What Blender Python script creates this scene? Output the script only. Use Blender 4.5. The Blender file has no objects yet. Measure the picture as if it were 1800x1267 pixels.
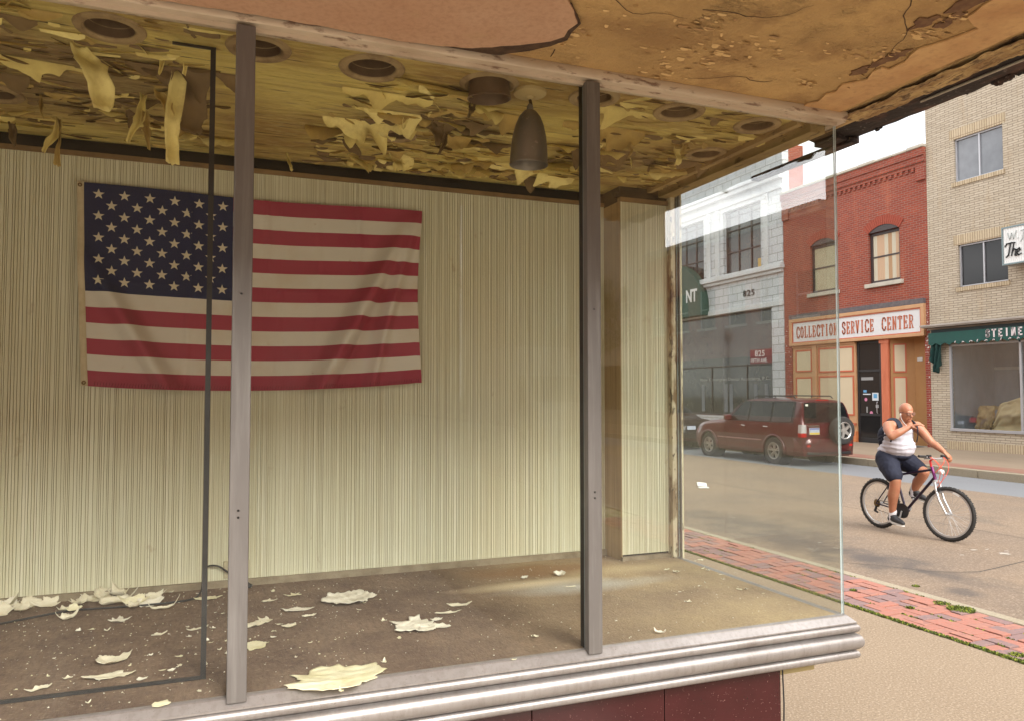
import bpy, bmesh, math, random
from mathutils import Vector, Matrix, noise
R = math.radians
random.seed(7)
S = bpy.context.scene
COL = S.collection
# ---------------------------------------------------------------- camera
TH, PH, FPX = R(21.3), R(2.4), 1361.0
CAM = Vector((0, 0, 1.71))
cd = bpy.data.cameras.new('camera'); cam = bpy.data.objects.new('camera', cd); COL.objects.link(cam)
cam.location = CAM; cam.rotation_euler = (math.pi/2 + PH, 0, -TH)
cd.lens = 36*FPX/1800; cd.sensor_width = 36; cd.clip_start = .05; cd.clip_end = 3000
S.camera = cam
# ---------------------------------------------------------------- light
SUN_AZ, SUN_EL = R(168), R(31)          # azimuth clockwise from +Y
W = bpy.data.worlds.new('World'); S.world = W; W.use_nodes = True
wn, wl = W.node_tree.nodes, W.node_tree.links
wn.clear()
def N(nt, typ, **kw):
    n = nt.nodes.new(typ)
    for k, v in kw.items():
        if k in n.inputs: n.inputs[k].default_value = v
        else: setattr(n, k, v)
    return n
wt = W.node_tree
sky = N(wt, 'ShaderNodeTexSky', sky_type='NISHITA', sun_disc=False, sun_elevation=SUN_EL, sun_rotation=SUN_AZ, dust_density=2.0)
tc = N(wt, 'ShaderNodeTexCoord'); mp = N(wt, 'ShaderNodeMapping'); mp.inputs['Scale'].default_value = (1, 1, 2.6)
cn = N(wt, 'ShaderNodeTexNoise'); cn.inputs['Scale'].default_value = 2.6; cn.inputs['Detail'].default_value = 7; cn.inputs['Roughness'].default_value = .58
cr = N(wt, 'ShaderNodeValToRGB'); cr.color_ramp.elements[0].position = .20; cr.color_ramp.elements[1].position = .42
cn2 = N(wt, 'ShaderNodeTexNoise'); cn2.inputs['Scale'].default_value = 5; cn2.inputs['Detail'].default_value = 6
cr2 = N(wt, 'ShaderNodeValToRGB'); cr2.color_ramp.elements[0].position = .32; cr2.color_ramp.elements[0].color = (4.6, 5.0, 5.6, 1)
cr2.color_ramp.elements[1].position = .55; cr2.color_ramp.elements[1].color = (13, 13, 13, 1)
mx = N(wt, 'ShaderNodeMix', data_type='RGBA'); bg = N(wt, 'ShaderNodeBackground'); bg.inputs['Strength'].default_value = .1
wo = N(wt, 'ShaderNodeOutputWorld')
# thin cloud is brighter around the sun
dp = N(wt, 'ShaderNodeVectorMath', operation='DOT_PRODUCT'); dp.inputs[1].default_value = (math.sin(SUN_AZ)*math.cos(SUN_EL), math.cos(SUN_AZ)*math.cos(SUN_EL), math.sin(SUN_EL))
nz = N(wt, 'ShaderNodeVectorMath', operation='NORMALIZE'); wl.new(tc.outputs['Generated'], nz.inputs[0]); wl.new(nz.outputs[0], dp.inputs[0])
mxd = N(wt, 'ShaderNodeMath', operation='MAXIMUM'); mxd.inputs[1].default_value = 0; wl.new(dp.outputs['Value'], mxd.inputs[0])
pwd = N(wt, 'ShaderNodeMath', operation='POWER'); pwd.inputs[1].default_value = 4; wl.new(mxd.outputs[0], pwd.inputs[0])
mad = N(wt, 'ShaderNodeMath', operation='MULTIPLY_ADD'); mad.inputs[1].default_value = 2.6; mad.inputs[2].default_value = 1; wl.new(pwd.outputs[0], mad.inputs[0])
vsc = N(wt, 'ShaderNodeVectorMath', operation='SCALE'); wl.new(cr2.outputs['Color'], vsc.inputs[0]); wl.new(mad.outputs[0], vsc.inputs['Scale'])
for a, b in ((tc.outputs['Generated'], mp.inputs['Vector']), (mp.outputs[0], cn.inputs['Vector']), (mp.outputs[0], cn2.inputs['Vector']),
             (cn.outputs['Fac'], cr.inputs['Fac']), (cn2.outputs['Fac'], cr2.inputs['Fac']), (cr.outputs['Color'], mx.inputs[0]),
             (sky.outputs[0], mx.inputs[6]), (vsc.outputs[0], mx.inputs[7]), (mx.outputs[2], bg.inputs['Color']), (bg.outputs[0], wo.inputs['Surface'])):
    wl.new(a, b)
sd = bpy.data.lights.new('sun', 'SUN'); sun = bpy.data.objects.new('sun', sd); COL.objects.link(sun)
sd.energy = 2.2; sd.angle = R(26); sd.color = (1, .93, .83)
sun.rotation_euler = (math.pi/2 - SUN_EL, 0, math.pi - SUN_AZ)
sun.location = (0, 0, 40)
S.view_settings.view_transform = 'Standard'; S.view_settings.look = 'None'
S.view_settings.exposure = .92; S.view_settings.gamma = 1
S.render.engine = 'CYCLES'
S.cycles.transparent_max_bounces = 24; S.cycles.max_bounces = 10; S.cycles.diffuse_bounces = 8
S.cycles.glossy_bounces = 5; S.cycles.transmission_bounces = 8
S.cycles.sample_clamp_indirect = 6

# ---------------------------------------------------------------- pixel of the photo -> point on a known world plane
_f = Vector((math.sin(TH)*math.cos(PH), math.cos(TH)*math.cos(PH), math.sin(PH)))
_r = Vector((math.cos(TH), -math.sin(TH), 0)); _u = _r.cross(_f)
def at(x, y, ax, val):
    d = _f*FPX + _r*(x-900) - _u*(y-633.5)
    i = 'xyz'.index(ax); t = (val-CAM[i])/d[i]
    return CAM + d*t

# ---------------------------------------------------------------- materials
MATS = {}
def nodes(name):
    m = bpy.data.materials.new(name); m.use_nodes = True; nt = m.node_tree
    b = nt.nodes['Principled BSDF']; return m, nt, b
def c4(c): return (c[0], c[1], c[2], 1)
def _coords(nt, scale, rot=None):
    t = N(nt, 'ShaderNodeTexCoord'); mp = N(nt, 'ShaderNodeMapping'); mp.inputs['Scale'].default_value = scale
    if rot: mp.inputs['Rotation'].default_value = rot
    nt.links.new(t.outputs['Object'], mp.inputs['Vector']); return mp.outputs[0]
def mixc(nt, fac, a, b):
    m = N(nt, 'ShaderNodeMix', data_type='RGBA')
    if hasattr(fac, 'links'): nt.links.new(fac, m.inputs[0])
    else: m.inputs[0].default_value = fac
    for s, v in ((6, a), (7, b)):
        if hasattr(v, 'links'): nt.links.new(v, m.inputs[s])
        else: m.inputs[s].default_value = c4(v)
    return m.outputs[2]
def noisefac(nt, vec, scale, lo, hi, detail=5, rough=.6, amount=1):
    n = N(nt, 'ShaderNodeTexNoise'); n.inputs['Scale'].default_value = scale; n.inputs['Detail'].default_value = detail
    n.inputs['Roughness'].default_value = rough
    nt.links.new(vec, n.inputs['Vector'])
    mr = N(nt, 'ShaderNodeMapRange'); nt.links.new(n.outputs['Fac'], mr.inputs[0])
    mr.inputs[1].default_value = lo; mr.inputs[2].default_value = hi; mr.inputs[3].default_value = 0; mr.inputs[4].default_value = amount
    return mr.outputs[0]
def bump(nt, b, fac, strength, dist, prev=None):
    bp = N(nt, 'ShaderNodeBump'); bp.inputs['Strength'].default_value = strength; bp.inputs['Distance'].default_value = dist
    nt.links.new(fac, bp.inputs['Height'])
    if prev: nt.links.new(prev, bp.inputs['Normal'])
    nt.links.new(bp.outputs[0], b.inputs['Normal']); return bp.outputs[0]
def mat(name, base, rough=.8, metal=0, layers=(), bumps=(), spec=None, emit=None):
    """layers: (scale, stretch, lo, hi, colour, amount); bumps: (scale, stretch, strength, dist)"""
    if name in MATS: return MATS[name]
    m, nt, b = nodes(name)
    col = base
    for sc, st, lo, hi, c, am in layers:
        f = noisefac(nt, _coords(nt, st), sc, lo, hi, amount=am)
        col = mixc(nt, f, col, c)
    if hasattr(col, 'links'): nt.links.new(col, b.inputs['Base Color'])
    else: b.inputs['Base Color'].default_value = c4(col)
    prev = None
    for sc, st, stg, ds in bumps:
        f = noisefac(nt, _coords(nt, st), sc, .2, .8, detail=6)
        prev = bump(nt, b, f, stg, ds, prev)
    b.inputs['Roughness'].default_value = rough; b.inputs['Metallic'].default_value = metal
    if spec is not None: b.inputs['Specular IOR Level'].default_value = spec
    if emit: b.inputs['Emission Color'].default_value = c4(emit[0]); b.inputs['Emission Strength'].default_value = emit[1]
    MATS[name] = m; return m
def brick_mat(name, c1, c2, mortar, bw, bh, ms, rough=.85, stain=None, offset=.5, bstr=.5, swap=False, dirt=.25):
    m, nt, b = nodes(name)
    t = N(nt, 'ShaderNodeTexCoord'); sp = N(nt, 'ShaderNodeSeparateXYZ'); cb = N(nt, 'ShaderNodeCombineXYZ')
    ad = N(nt, 'ShaderNodeMath', operation='ADD')
    nt.links.new(t.outputs['Object'], sp.inputs[0]); nt.links.new(sp.outputs[0], ad.inputs[0]); nt.links.new(sp.outputs[1], ad.inputs[1])
    nt.links.new(ad.outputs[0], cb.inputs[1 if swap else 0]); nt.links.new(sp.outputs[2], cb.inputs[0 if swap else 1])
    br = N(nt, 'ShaderNodeTexBrick'); br.offset = offset
    br.inputs['Scale'].default_value = 1; br.inputs['Brick Width'].default_value = bw; br.inputs['Row Height'].default_value = bh
    br.inputs['Mortar Size'].default_value = ms; br.inputs['Mortar Smooth'].default_value = .2; br.inputs['Bias'].default_value = 0
    br.inputs['Color1'].default_value = c4(c1); br.inputs['Color2'].default_value = c4(c2); br.inputs['Mortar'].default_value = c4(mortar)
    nt.links.new(cb.outputs[0], br.inputs['Vector'])
    f = noisefac(nt, _coords(nt, (1, 1, 1)), 1.3, .35, .75, amount=dirt)
    col = mixc(nt, f, br.outputs['Color'], tuple(x*.45 for x in c1))
    f2 = noisefac(nt, _coords(nt, (1, 1, 1)), 14, .45, .8, amount=.4)
    col = mixc(nt, f2, col, tuple(min(1, x*1.45) for x in c2))
    if stain:
        f3 = noisefac(nt, _coords(nt, (1, 1, .18)), 2.2, .55, .75, amount=stain[1])
        col = mixc(nt, f3, col, stain[0])
    nt.links.new(col, b.inputs['Base Color']); b.inputs['Roughness'].default_value = rough
    inv = N(nt, 'ShaderNodeMath', operation='SUBTRACT'); inv.inputs[0].default_value = 1; nt.links.new(br.outputs['Fac'], inv.inputs[1])
    bump(nt, b, inv.outputs[0], bstr, .01)
    MATS[name] = m; return m
def glass_mat(name, tint=(1, 1, 1), r0=.05, dust=.03, dustcol=(.55, .52, .45), streak=(1, 1, .2), boost=1.0):
    m = bpy.data.materials.new(name); m.use_nodes = True; nt = m.node_tree; nt.nodes.clear()
    out = N(nt, 'ShaderNodeOutputMaterial'); tr = N(nt, 'ShaderNodeBsdfTransparent'); tr.inputs[0].default_value = c4(tint)
    gl = N(nt, 'ShaderNodeBsdfGlossy'); gl.inputs['Roughness'].default_value = 0.0; gl.inputs['Color'].default_value = (1, 1, 1, 1)
    lw = N(nt, 'ShaderNodeLayerWeight'); lw.inputs['Blend'].default_value = .5
    pw = N(nt, 'ShaderNodeMath', operation='POWER'); pw.inputs[1].default_value = 4.0
    nt.links.new(lw.outputs['Facing'], pw.inputs[0])
    ma = N(nt, 'ShaderNodeMath', operation='MULTIPLY_ADD'); ma.inputs[1].default_value = (1-r0)*boost; ma.inputs[2].default_value = r0; ma.use_clamp = True
    nt.links.new(pw.outputs[0], ma.inputs[0])
    mx = N(nt, 'ShaderNodeMixShader'); nt.links.new(ma.outputs[0], mx.inputs[0]); nt.links.new(tr.outputs[0], mx.inputs[1]); nt.links.new(gl.outputs[0], mx.inputs[2])
    df = N(nt, 'ShaderNodeBsdfDiffuse'); df.inputs['Color'].default_value = c4(dustcol)
    f = noisefac(nt, _coords(nt, streak), 6, .3, .8, detail=8, rough=.7, amount=dust)
    mx2 = N(nt, 'ShaderNodeMixShader'); nt.links.new(f, mx2.inputs[0]); nt.links.new(mx.outputs[0], mx2.inputs[1]); nt.links.new(df.outputs[0], mx2.inputs[2])
    nt.links.new(mx2.outputs[0], out.inputs['Surface']); MATS[name] = m; return m

# ---------------------------------------------------------------- mesh helpers
class MB:
    def __init__(s): s.v = []; s.f = []; s.m = []; s.mi = 0
    def add(s, vs, fs):
        o = len(s.v); s.v += [tuple(v) for v in vs]
        for f in fs: s.f.append([i+o for i in f]); s.m.append(s.mi)
        return s
    def box(s, x0, x1, y0, y1, z0, z1, M=None):
        vs = [Vector((x, y, z)) for x in (x0, x1) for y in (y0, y1) for z in (z0, z1)]
        if M: vs = [M @ v for v in vs]
        fl = (x1 < x0) ^ (y1 < y0) ^ (z1 < z0)
        fs = [(0, 1, 3, 2), (4, 6, 7, 5), (0, 4, 5, 1), (2, 3, 7, 6), (0, 2, 6, 4), (1, 5, 7, 3)]
        if fl: fs = [f[::-1] for f in fs]
        return s.add(vs, fs)
    def prism(s, pts, axis, a, b):
        """2D polygon extruded along axis; pts are the two other coords in xyz order"""
        def mk(p, t): return {'x': (t, p[0], p[1]), 'y': (p[0], t, p[1]), 'z': (p[0], p[1], t)}[axis]
        n = len(pts); vs = [mk(p, a) for p in pts] + [mk(p, b) for p in pts]
        fs = [list(range(n)), list(range(2*n-1, n-1, -1))] + [(i, i+n, (i+1) % n+n, (i+1) % n) for i in range(n)]
        return s.add(vs, fs)
    def tube(s, path, r, n=8, cap=True, closed=False):
        path = [Vector(p) for p in path]; k = len(path)
        rs = r if isinstance(r, (list, tuple)) else [r]*k
        up = None; rings = []
        for i, p in enumerate(path):
            if closed: t = path[(i+1) % k] - path[i-1]
            else: t = path[min(i+1, k-1)] - path[max(i-1, 0)]
            t.normalize()
            if up is None:
                up = Vector((0, 0, 1)) if abs(t.z) < .9 else Vector((1, 0, 0))
            a = t.cross(up); 
            if a.length < 1e-6: a = t.orthogonal()
            a.normalize(); b = a.cross(t).normalized(); up = b
            rings.append([p + (a*math.cos(q)+b*math.sin(q))*rs[i] for q in (2*math.pi*j/n for j in range(n))])
        vs = [v for rg in rings for v in rg]; fs = []
        for i in range(k if closed else k-1):
            A, B = i*n, ((i+1) % k)*n
            for j in range(n): fs.append((A+j, A+(j+1) % n, B+(j+1) % n, B+j))
        if cap and not closed: fs += [list(range(n))[::-1], list(range((k-1)*n, k*n))]
        return s.add(vs, fs)
    def lathe(s, prof, M, n=24, closed=False):
        """prof: (r, h) revolved about local z, placed by matrix M"""
        vs = [M @ Vector((r*math.cos(2*math.pi*j/n), r*math.sin(2*math.pi*j/n), h)) for r, h in prof for j in range(n)]
        k = len(prof); fs = []
        for i in range(k if closed else k-1):
            A, B = i*n, ((i+1) % k)*n
            for j in range(n): fs.append((A+j, A+(j+1) % n, B+(j+1) % n, B+j))
        return s.add(vs, fs)
    def grid(s, fn, nu, nv):
        vs = [fn(i/nu, j/nv) for i in range(nu+1) for j in range(nv+1)]
        fs = [(i*(nv+1)+j, (i+1)*(nv+1)+j, (i+1)*(nv+1)+j+1, i*(nv+1)+j+1) for i in range(nu) for j in range(nv)]
        return s.add(vs, fs)
    def build(s, name, m=None, parent=None, smooth=False, bevel=0, local=False, seg=2):
        me = bpy.data.meshes.new(name); me.from_pydata(s.v, [], s.f); me.validate(); me.update()
        ms = m if isinstance(m, (list, tuple)) else [m]
        for x in ms: me.materials.append(x)
        if len(ms) > 1 and len(me.polygons) == len(s.m): me.polygons.foreach_set('material_index', s.m)
        if smooth: me.polygons.foreach_set('use_smooth', [True]*len(me.polygons))
        o = bpy.data.objects.new(name, me); COL.objects.link(o)
        if smooth and smooth != 'all':
            try: me.set_sharp_from_angle(angle=R(40))
            except Exception: pass
        if parent: setpar(o, parent, local)
        if bevel:
            bv = o.modifiers.new('bevel', 'BEVEL'); bv.width = bevel; bv.segments = seg; bv.limit_method = 'ANGLE'; bv.angle_limit = R(35)
        return o
def world_of(o):
    M = Matrix.LocRotScale(o.location, o.rotation_euler, o.scale)
    return (world_of(o.parent) @ o.matrix_parent_inverse @ M) if o.parent else M
def setpar(o, p, local=False):
    o.parent = p
    if not local: o.matrix_parent_inverse = world_of(p).inverted()
def tag(o, label=None, cat=None, group=None, kind=None):
    for k, v in (('label', label), ('category', cat), ('group', group), ('kind', kind)):
        if v: o[k] = v
    return o
def thing(name, label, cat, loc=(0, 0, 0), rz=0, group=None):
    o = bpy.data.objects.new(name, None); COL.objects.link(o); o.location = loc; o.rotation_euler = (0, 0, rz)
    o.empty_display_size = .2
    return tag(o, label, cat, group)
def struct(o): o['kind'] = 'structure'; return o
def box(name, b, m, parent=None, bevel=0, local=False):
    return MB().box(*b).build(name, m, parent, bevel=bevel, local=local)
def Tm(loc, rot=(0, 0, 0), sc=(1, 1, 1)):
    from mathutils import Euler
    return Matrix.LocRotScale(Vector(loc), Euler(rot), Vector(sc))
def bake(o):
    """apply the modifiers of a mesh object"""
    bpy.context.view_layer.update()
    dg = bpy.context.evaluated_depsgraph_get(); me = bpy.data.meshes.new_from_object(o.evaluated_get(dg))
    o.modifiers.clear(); o.data = me; return o
def text_mesh(name, body, M, size, m, parent=None, depth=.01, bold=0, sx=1, shear=0, align='LEFT', space=1, local=False):
    cu = bpy.data.curves.new(name, 'FONT'); cu.body = body; cu.size = size; cu.extrude = depth; cu.offset = bold
    cu.align_x = align; cu.shear = shear; cu.space_character = space; cu.resolution_u = 3
    t = bpy.data.objects.new(name, cu); COL.objects.link(t); bpy.context.view_layer.update()
    me = bpy.data.meshes.new_from_object(t.evaluated_get(bpy.context.evaluated_depsgraph_get()))
    bpy.data.objects.remove(t); me.transform(M @ Matrix.Diagonal((sx, 1, 1, 1))); me.materials.clear(); me.materials.append(m)
    o = bpy.data.objects.new(name, me); COL.objects.link(o)
    if parent: setpar(o, parent, local)
    return o
def facM(x, y, z):      # local x -> -Y, local y -> +Z, normal -> -X
    return Matrix(((0, 0, -1, x), (-1, 0, 0, y), (0, 1, 0, z), (0, 0, 0, 1)))
def pierced(mb, u0, u1, v0, v1, holes, w, depth, fn):
    """wall face at w with rectangular holes and reveals; fn(u,v,w)->xyz"""
    us = sorted({u0, u1} | {h[0] for h in holes} | {h[1] for h in holes}); vs = sorted({v0, v1} | {h[2] for h in holes} | {h[3] for h in holes})
    us = [u for u in us if u0 <= u <= u1]; vs = [v for v in vs if v0 <= v <= v1]
    for a, b in zip(us, us[1:]):
        for c, d in zip(vs, vs[1:]):
            if any(h[0] <= (a+b)/2 <= h[1] and h[2] <= (c+d)/2 <= h[3] for h in holes): continue
            mb.add([fn(a, c, w), fn(b, c, w), fn(b, d, w), fn(a, d, w)], [(0, 1, 2, 3)])
    e = w+depth
    for a, b, c, d in holes:
        mb.add([fn(a, c, w), fn(b, c, w), fn(b, d, w), fn(a, d, w), fn(a, c, e), fn(b, c, e), fn(b, d, e), fn(a, d, e)],
               [(0, 4, 5, 1), (1, 5, 6, 2), (2, 6, 7, 3), (3, 7, 4, 0)])
def facf(u, v, w): return (w, u, v)
# ================================================================ materials used widely
sidewalk_m = mat('exposed_aggregate', (.25, .185, .12), .9, layers=[(1.2, (1, 1, 1), .35, .7, (.21, .15, .095), .5), (70, (1, 1, 1), .50, .64, (.42, .33, .24), .6), (95, (1, 1, 1), .52, .66, (.07, .05, .035), .6), (14, (1, 1, 1), .6, .75, (.17, .13, .10), .35)], bumps=[(90, (1, 1, 1), .15, .004)])
road_m = mat('worn_road', (.215, .152, .10), .88, layers=[(.5, (1, 1, 1), .4, .65, (.15, .11, .08), .8), (1.6, (1, .5, 1), .60, .75, (.09, .075, .06), .6), (45, (1, 1, 1), .50, .66, (.38, .30, .22), .55), (60, (1, 1, 1), .52, .68, (.06, .048, .042), .6)], bumps=[(120, (1, 1, 1), .5, .008)])
ROADBLOBS = 1
lane_m = mat('grey_concrete_lane', (.165, .17, .18), .85, layers=[(.8, (1, .3, 1), .4, .7, (.13, .13, .14), .7), (60, (1, 1, 1), .4, .7, (.21, .215, .22), .5), (5, (1, .2, 1), .6, .75, (.17, .16, .16), .5)], bumps=[(80, (1, 1, 1), .2, .005)])
curb_m = mat('old_concrete', (.26, .22, .155), .9, layers=[(3, (1, 1, 1), .4, .7, (.24, .19, .12), .6), (90, (1, 1, 1), .4, .7, (.46, .40, .30), .5)], bumps=[(60, (1, 1, 1), .3, .006)])
farwalk_m = mat('tan_pavement', (.25, .185, .125), .9, layers=[(.9, (1, .5, 1), .4, .7, (.18, .13, .085), .6), (50, (1, 1, 1), .4, .7, (.30, .24, .17), .4)])
alu_m = mat('weathered_aluminium', (.33, .305, .29), .42, .6, layers=[(5, (1, 1, 1), .4, .7, (.24, .215, .20), .6), (60, (1, 1, .2), .45, .8, (.17, .14, .125), .5), (180, (1, 1, 1), .62, .72, (.12, .09, .08), .7)], bumps=[(90, (1, 1, .3), .08, .002)])
alu_flat_m = mat('painted_mullion_metal', (.175, .16, .15), .5, .45, layers=[(3, (1, 1, .4), .4, .7, (.11, .10, .09), .6), (50, (1, 1, .06), .45, .7, (.29, .275, .26), .45), (8, (1, 1, 1), .7, .75, (.10, .07, .06), .6)])
black_m = mat('black_metal', (.018, .017, .018), .5)
dark_m = mat('dark_void', (.012, .011, .010), .9)
cream_trim_m = mat('aged_cream_paint', (.50, .42, .25), .8, layers=[(6, (1, 1, .3), .4, .7, (.30, .22, .11), .6), (30, (1, 1, .4), .6, .7, (.12, .08, .04), .8)], bumps=[(25, (1, 1, .3), .5, .006)])
brown_line_m = mat('brown_trim', (.16, .09, .045), .7, layers=[(20, (1, 1, 1), .4, .7, (.08, .045, .03), .6)])
glass_front = glass_mat('shop_glass', (.985, .99, .975), r0=.010, dust=.015, boost=.7)
glass_side = glass_mat('dusty_side_glass', (.86, .88, .86), r0=.035, dust=.035, dustcol=(.36, .36, .32), boost=.7)
glass_clear = glass_mat('clear_shop_glass', (.975, .98, .97), r0=.055, dust=.012, boost=.9)
edge_m = mat('glass_edge', (.40, .50, .52), .15, layers=[(20, (1, 1, .2), .4, .7, (.62, .70, .74), .8)])

# ================================================================ ground
def sheet(name, x0, x1, y0, y1, z, m, zb=None):
    return struct(MB().box(x0, x1, y0, y1, (z-.3 if zb is None else zb), z).build(name, m))
sheet('ground', -400, 400, -400, 400, -.6, mat('bare_ground', (.2, .17, .12), .95), -1)
sheet('road', 5.74, 13.36, -70, 110, -.12, road_m, -.5)
sheet('parking_lane', 13.36, 15.46, -70, 110, -.121, lane_m, -.5)
sheet('sidewalk', -6, 4.84, -70, 110, 0, sidewalk_m, -.5)
struct(MB().box(-4, 2.0, -3.4, 2.45, -.05, .006).build('entry_bounce_floor', mat('bounce_floor_pale', (.40, .33, .25), .6, layers=[(60, (1, 1, 1), .5, .65, (.45, .38, .30), .5)])))  # unseen pale slab added to bounce light up into the bay
sheet('brick_bed', 4.84, 5.62, -70, 110, -.014, mat('sand_joint', (.42, .37, .24), .95, layers=[(9, (1, 1, 1), .45, .6, (.16, .20, .04), .9)]), -.5)
curb = MB()
y = -40.0
while y < 60:
    L = 2.4
    curb.box(5.625, 5.74, y+.006, y+L-.006, -.3, .004 + random.uniform(-.002, .002)); y += L
struct(curb.build('curb', curb_m, bevel=.012))
# far kerb and pavement
mb = MB(); y = -60.0
while y < 100: mb.box(15.46, 15.64, y+.006, y+3-.006, -.4, .055); y += 3
struct(mb.build('curb', curb_m, bevel=.015))
mb = MB(); mb.add([(15.64, -60, .05), (20.52, -60, .06), (20.52, 100, .06), (15.64, 100, .05)], [(0, 1, 2, 3)])
struct(mb.build('pavement', farwalk_m))
mb = MB(); mb.add([(15.66, -60, .056), (16.5, -60, .0578), (16.5, 100, .0578), (15.66, 100, .056)], [(0, 1, 2, 3)])
brick_strip_far = mat('red_brick_strip', (.24, .10, .07), .9, layers=[(3, (1, .4, 1), .4, .7, (.25, .18, .12), .8), (7, (1, .5, 1), .6, .7, (.22, .22, .06), .6)])
struct(mb.build('brick_strip', brick_strip_far))
_nt = road_m.node_tree; _b = _nt.nodes['Principled BSDF']; _c = _b.inputs['Base Color'].links[0].from_socket
def rblob(nt, col, cx, cy, rx, ry, c, am, rot=0):
    mpn = N(nt, 'ShaderNodeMapping'); mpn.vector_type = 'TEXTURE'; mpn.inputs['Location'].default_value = (cx, cy, 0); mpn.inputs['Rotation'].default_value = (0, 0, rot); mpn.inputs['Scale'].default_value = (rx, ry, 1)
    t2 = N(nt, 'ShaderNodeTexCoord'); nt.links.new(t2.outputs['Object'], mpn.inputs['Vector']); sp = N(nt, 'ShaderNodeSeparateXYZ'); nt.links.new(mpn.outputs[0], sp.inputs[0]); cb = N(nt, 'ShaderNodeCombineXYZ'); nt.links.new(sp.outputs[0], cb.inputs[0]); nt.links.new(sp.outputs[1], cb.inputs[1])
    ns = N(nt, 'ShaderNodeTexNoise'); ns.inputs['Scale'].default_value = 3; ns.inputs['Detail'].default_value = 7; nt.links.new(t2.outputs['Object'], ns.inputs['Vector'])
    ln = N(nt, 'ShaderNodeVectorMath', operation='LENGTH'); nt.links.new(cb.outputs[0], ln.inputs[0])
    ad = N(nt, 'ShaderNodeMath', operation='MULTIPLY_ADD'); nt.links.new(ns.outputs['Fac'], ad.inputs[0]); ad.inputs[1].default_value = 2.2; nt.links.new(ln.outputs['Value'], ad.inputs[2])
    m1 = N(nt, 'ShaderNodeMapRange'); nt.links.new(ad.outputs[0], m1.inputs[0]); m1.inputs[1].default_value = 2.2; m1.inputs[2].default_value = 1.3; m1.inputs[4].default_value = am
    return mixc(nt, m1.outputs[0], col, c)
for px, py, rx, ry, am, rot in ((1545, 985, .5, .9, .75, 0), (1660, 1012, .28, .5, .6, 0), (1400, 955, .5, 1.6, .7, .1), (1300, 915, .5, 1.8, .65, .15), (1690, 1040, .15, .2, .7, 0), (1590, 935, .25, .9, .25, 0)):
    q = at(px, py, 'z', -.12); _c = rblob(_nt, _c, q.x, q.y, rx, ry, (.075, .062, .055), am, rot)
_nt.links.new(_c, _b.inputs['Base Color'])
# expansion joints of the road
mb = MB()
cr1_ = [at(x, y, 'z', -.12) for x, y in ((1440, 981), (1480, 988), (1530, 992), (1580, 997), (1640, 1004), (1690, 1005), (1722, 1004), (1745, 999), (1800, 986), (1860, 972), (1930, 955))]
for yy in (0, 17.5, 29):
    pts = [(p.x, p.y) for p in cr1_] if yy == 0 else [(6.2+i*.5, yy + .1*noise.noise((i*.7, yy, 0))) for i in range(15)]
    for (a, b), (c, d) in zip(pts, pts[1:]): mb.add([(a, b-.009, -.1185), (c, d-.009, -.1185), (c, d+.009, -.1185), (a, b+.009, -.1185)], [(0, 1, 2, 3)])
mb.add([(9.6, -40, -.1187), (9.618, -40, -.1187), (9.618, 80, -.1187), (9.6, 80, -.1187)], [(0, 1, 2, 3)])
struct(mb.build('road_joint', mat('tar_joint', (.05, .042, .035), .9)))
# basket-weave bricks of the kerb strip (nearest ones as real bricks)
bm_cols = [mat('brick_coral', (.30, .135, .10), .85, layers=[(30, (1, 1, 1), .4, .7, (.38, .12, .08), .6), (90, (1, 1, 1), .55, .7, (.46, .26, .19), .4)]),
           mat('brick_plum', (.175, .115, .112), .85, layers=[(30, (1, 1, 1), .4, .7, (.30, .16, .13), .6), (90, (1, 1, 1), .55, .7, (.42, .28, .25), .4)]),
           mat('brick_rose', (.27, .125, .098), .85, layers=[(20, (1, 1, 1), .4, .7, (.45, .20, .13), .6)])]
rb = random.Random(3)
pav = MB(); sq = .195
for j in range(-24, 110):
    for i in range(4):
        x0, y0 = 4.845+i*sq, j*sq
        for k in range(2):
            g = .006; pav.mi = rb.choices([0, 1, 2], [5, 4, 3])[0]
            if (i+j) % 2: b = (x0+g, x0+sq-g, y0+k*sq/2+g*.6, y0+(k+1)*sq/2-g*.6)
            else: b = (x0+k*sq/2+g*.6, x0+(k+1)*sq/2-g*.6, y0+g, y0+sq-g)
            dz = rb.uniform(-.006, .003); tx, ty = rb.uniform(-.03, .03), rb.uniform(-.015, .015)
            cx, cy = (b[0]+b[1])/2, (b[2]+b[3])/2
            tilt = lambda x, y: dz + tx*(x-cx)+ty*(y-cy)
            vs = [(x, y, z0 + (tilt(x, y) if z0 > -.03 else 0)) for x in b[:2] for y in b[2:] for z0 in (-.05, .002)]
            pav.add(vs, [(0, 1, 3, 2), (4, 6, 7, 5), (0, 4, 5, 1), (2, 3, 7, 6), (0, 2, 6, 4), (1, 5, 7, 3)])
struct(pav.build('brick_paving', bm_cols, bevel=.003))
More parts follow.
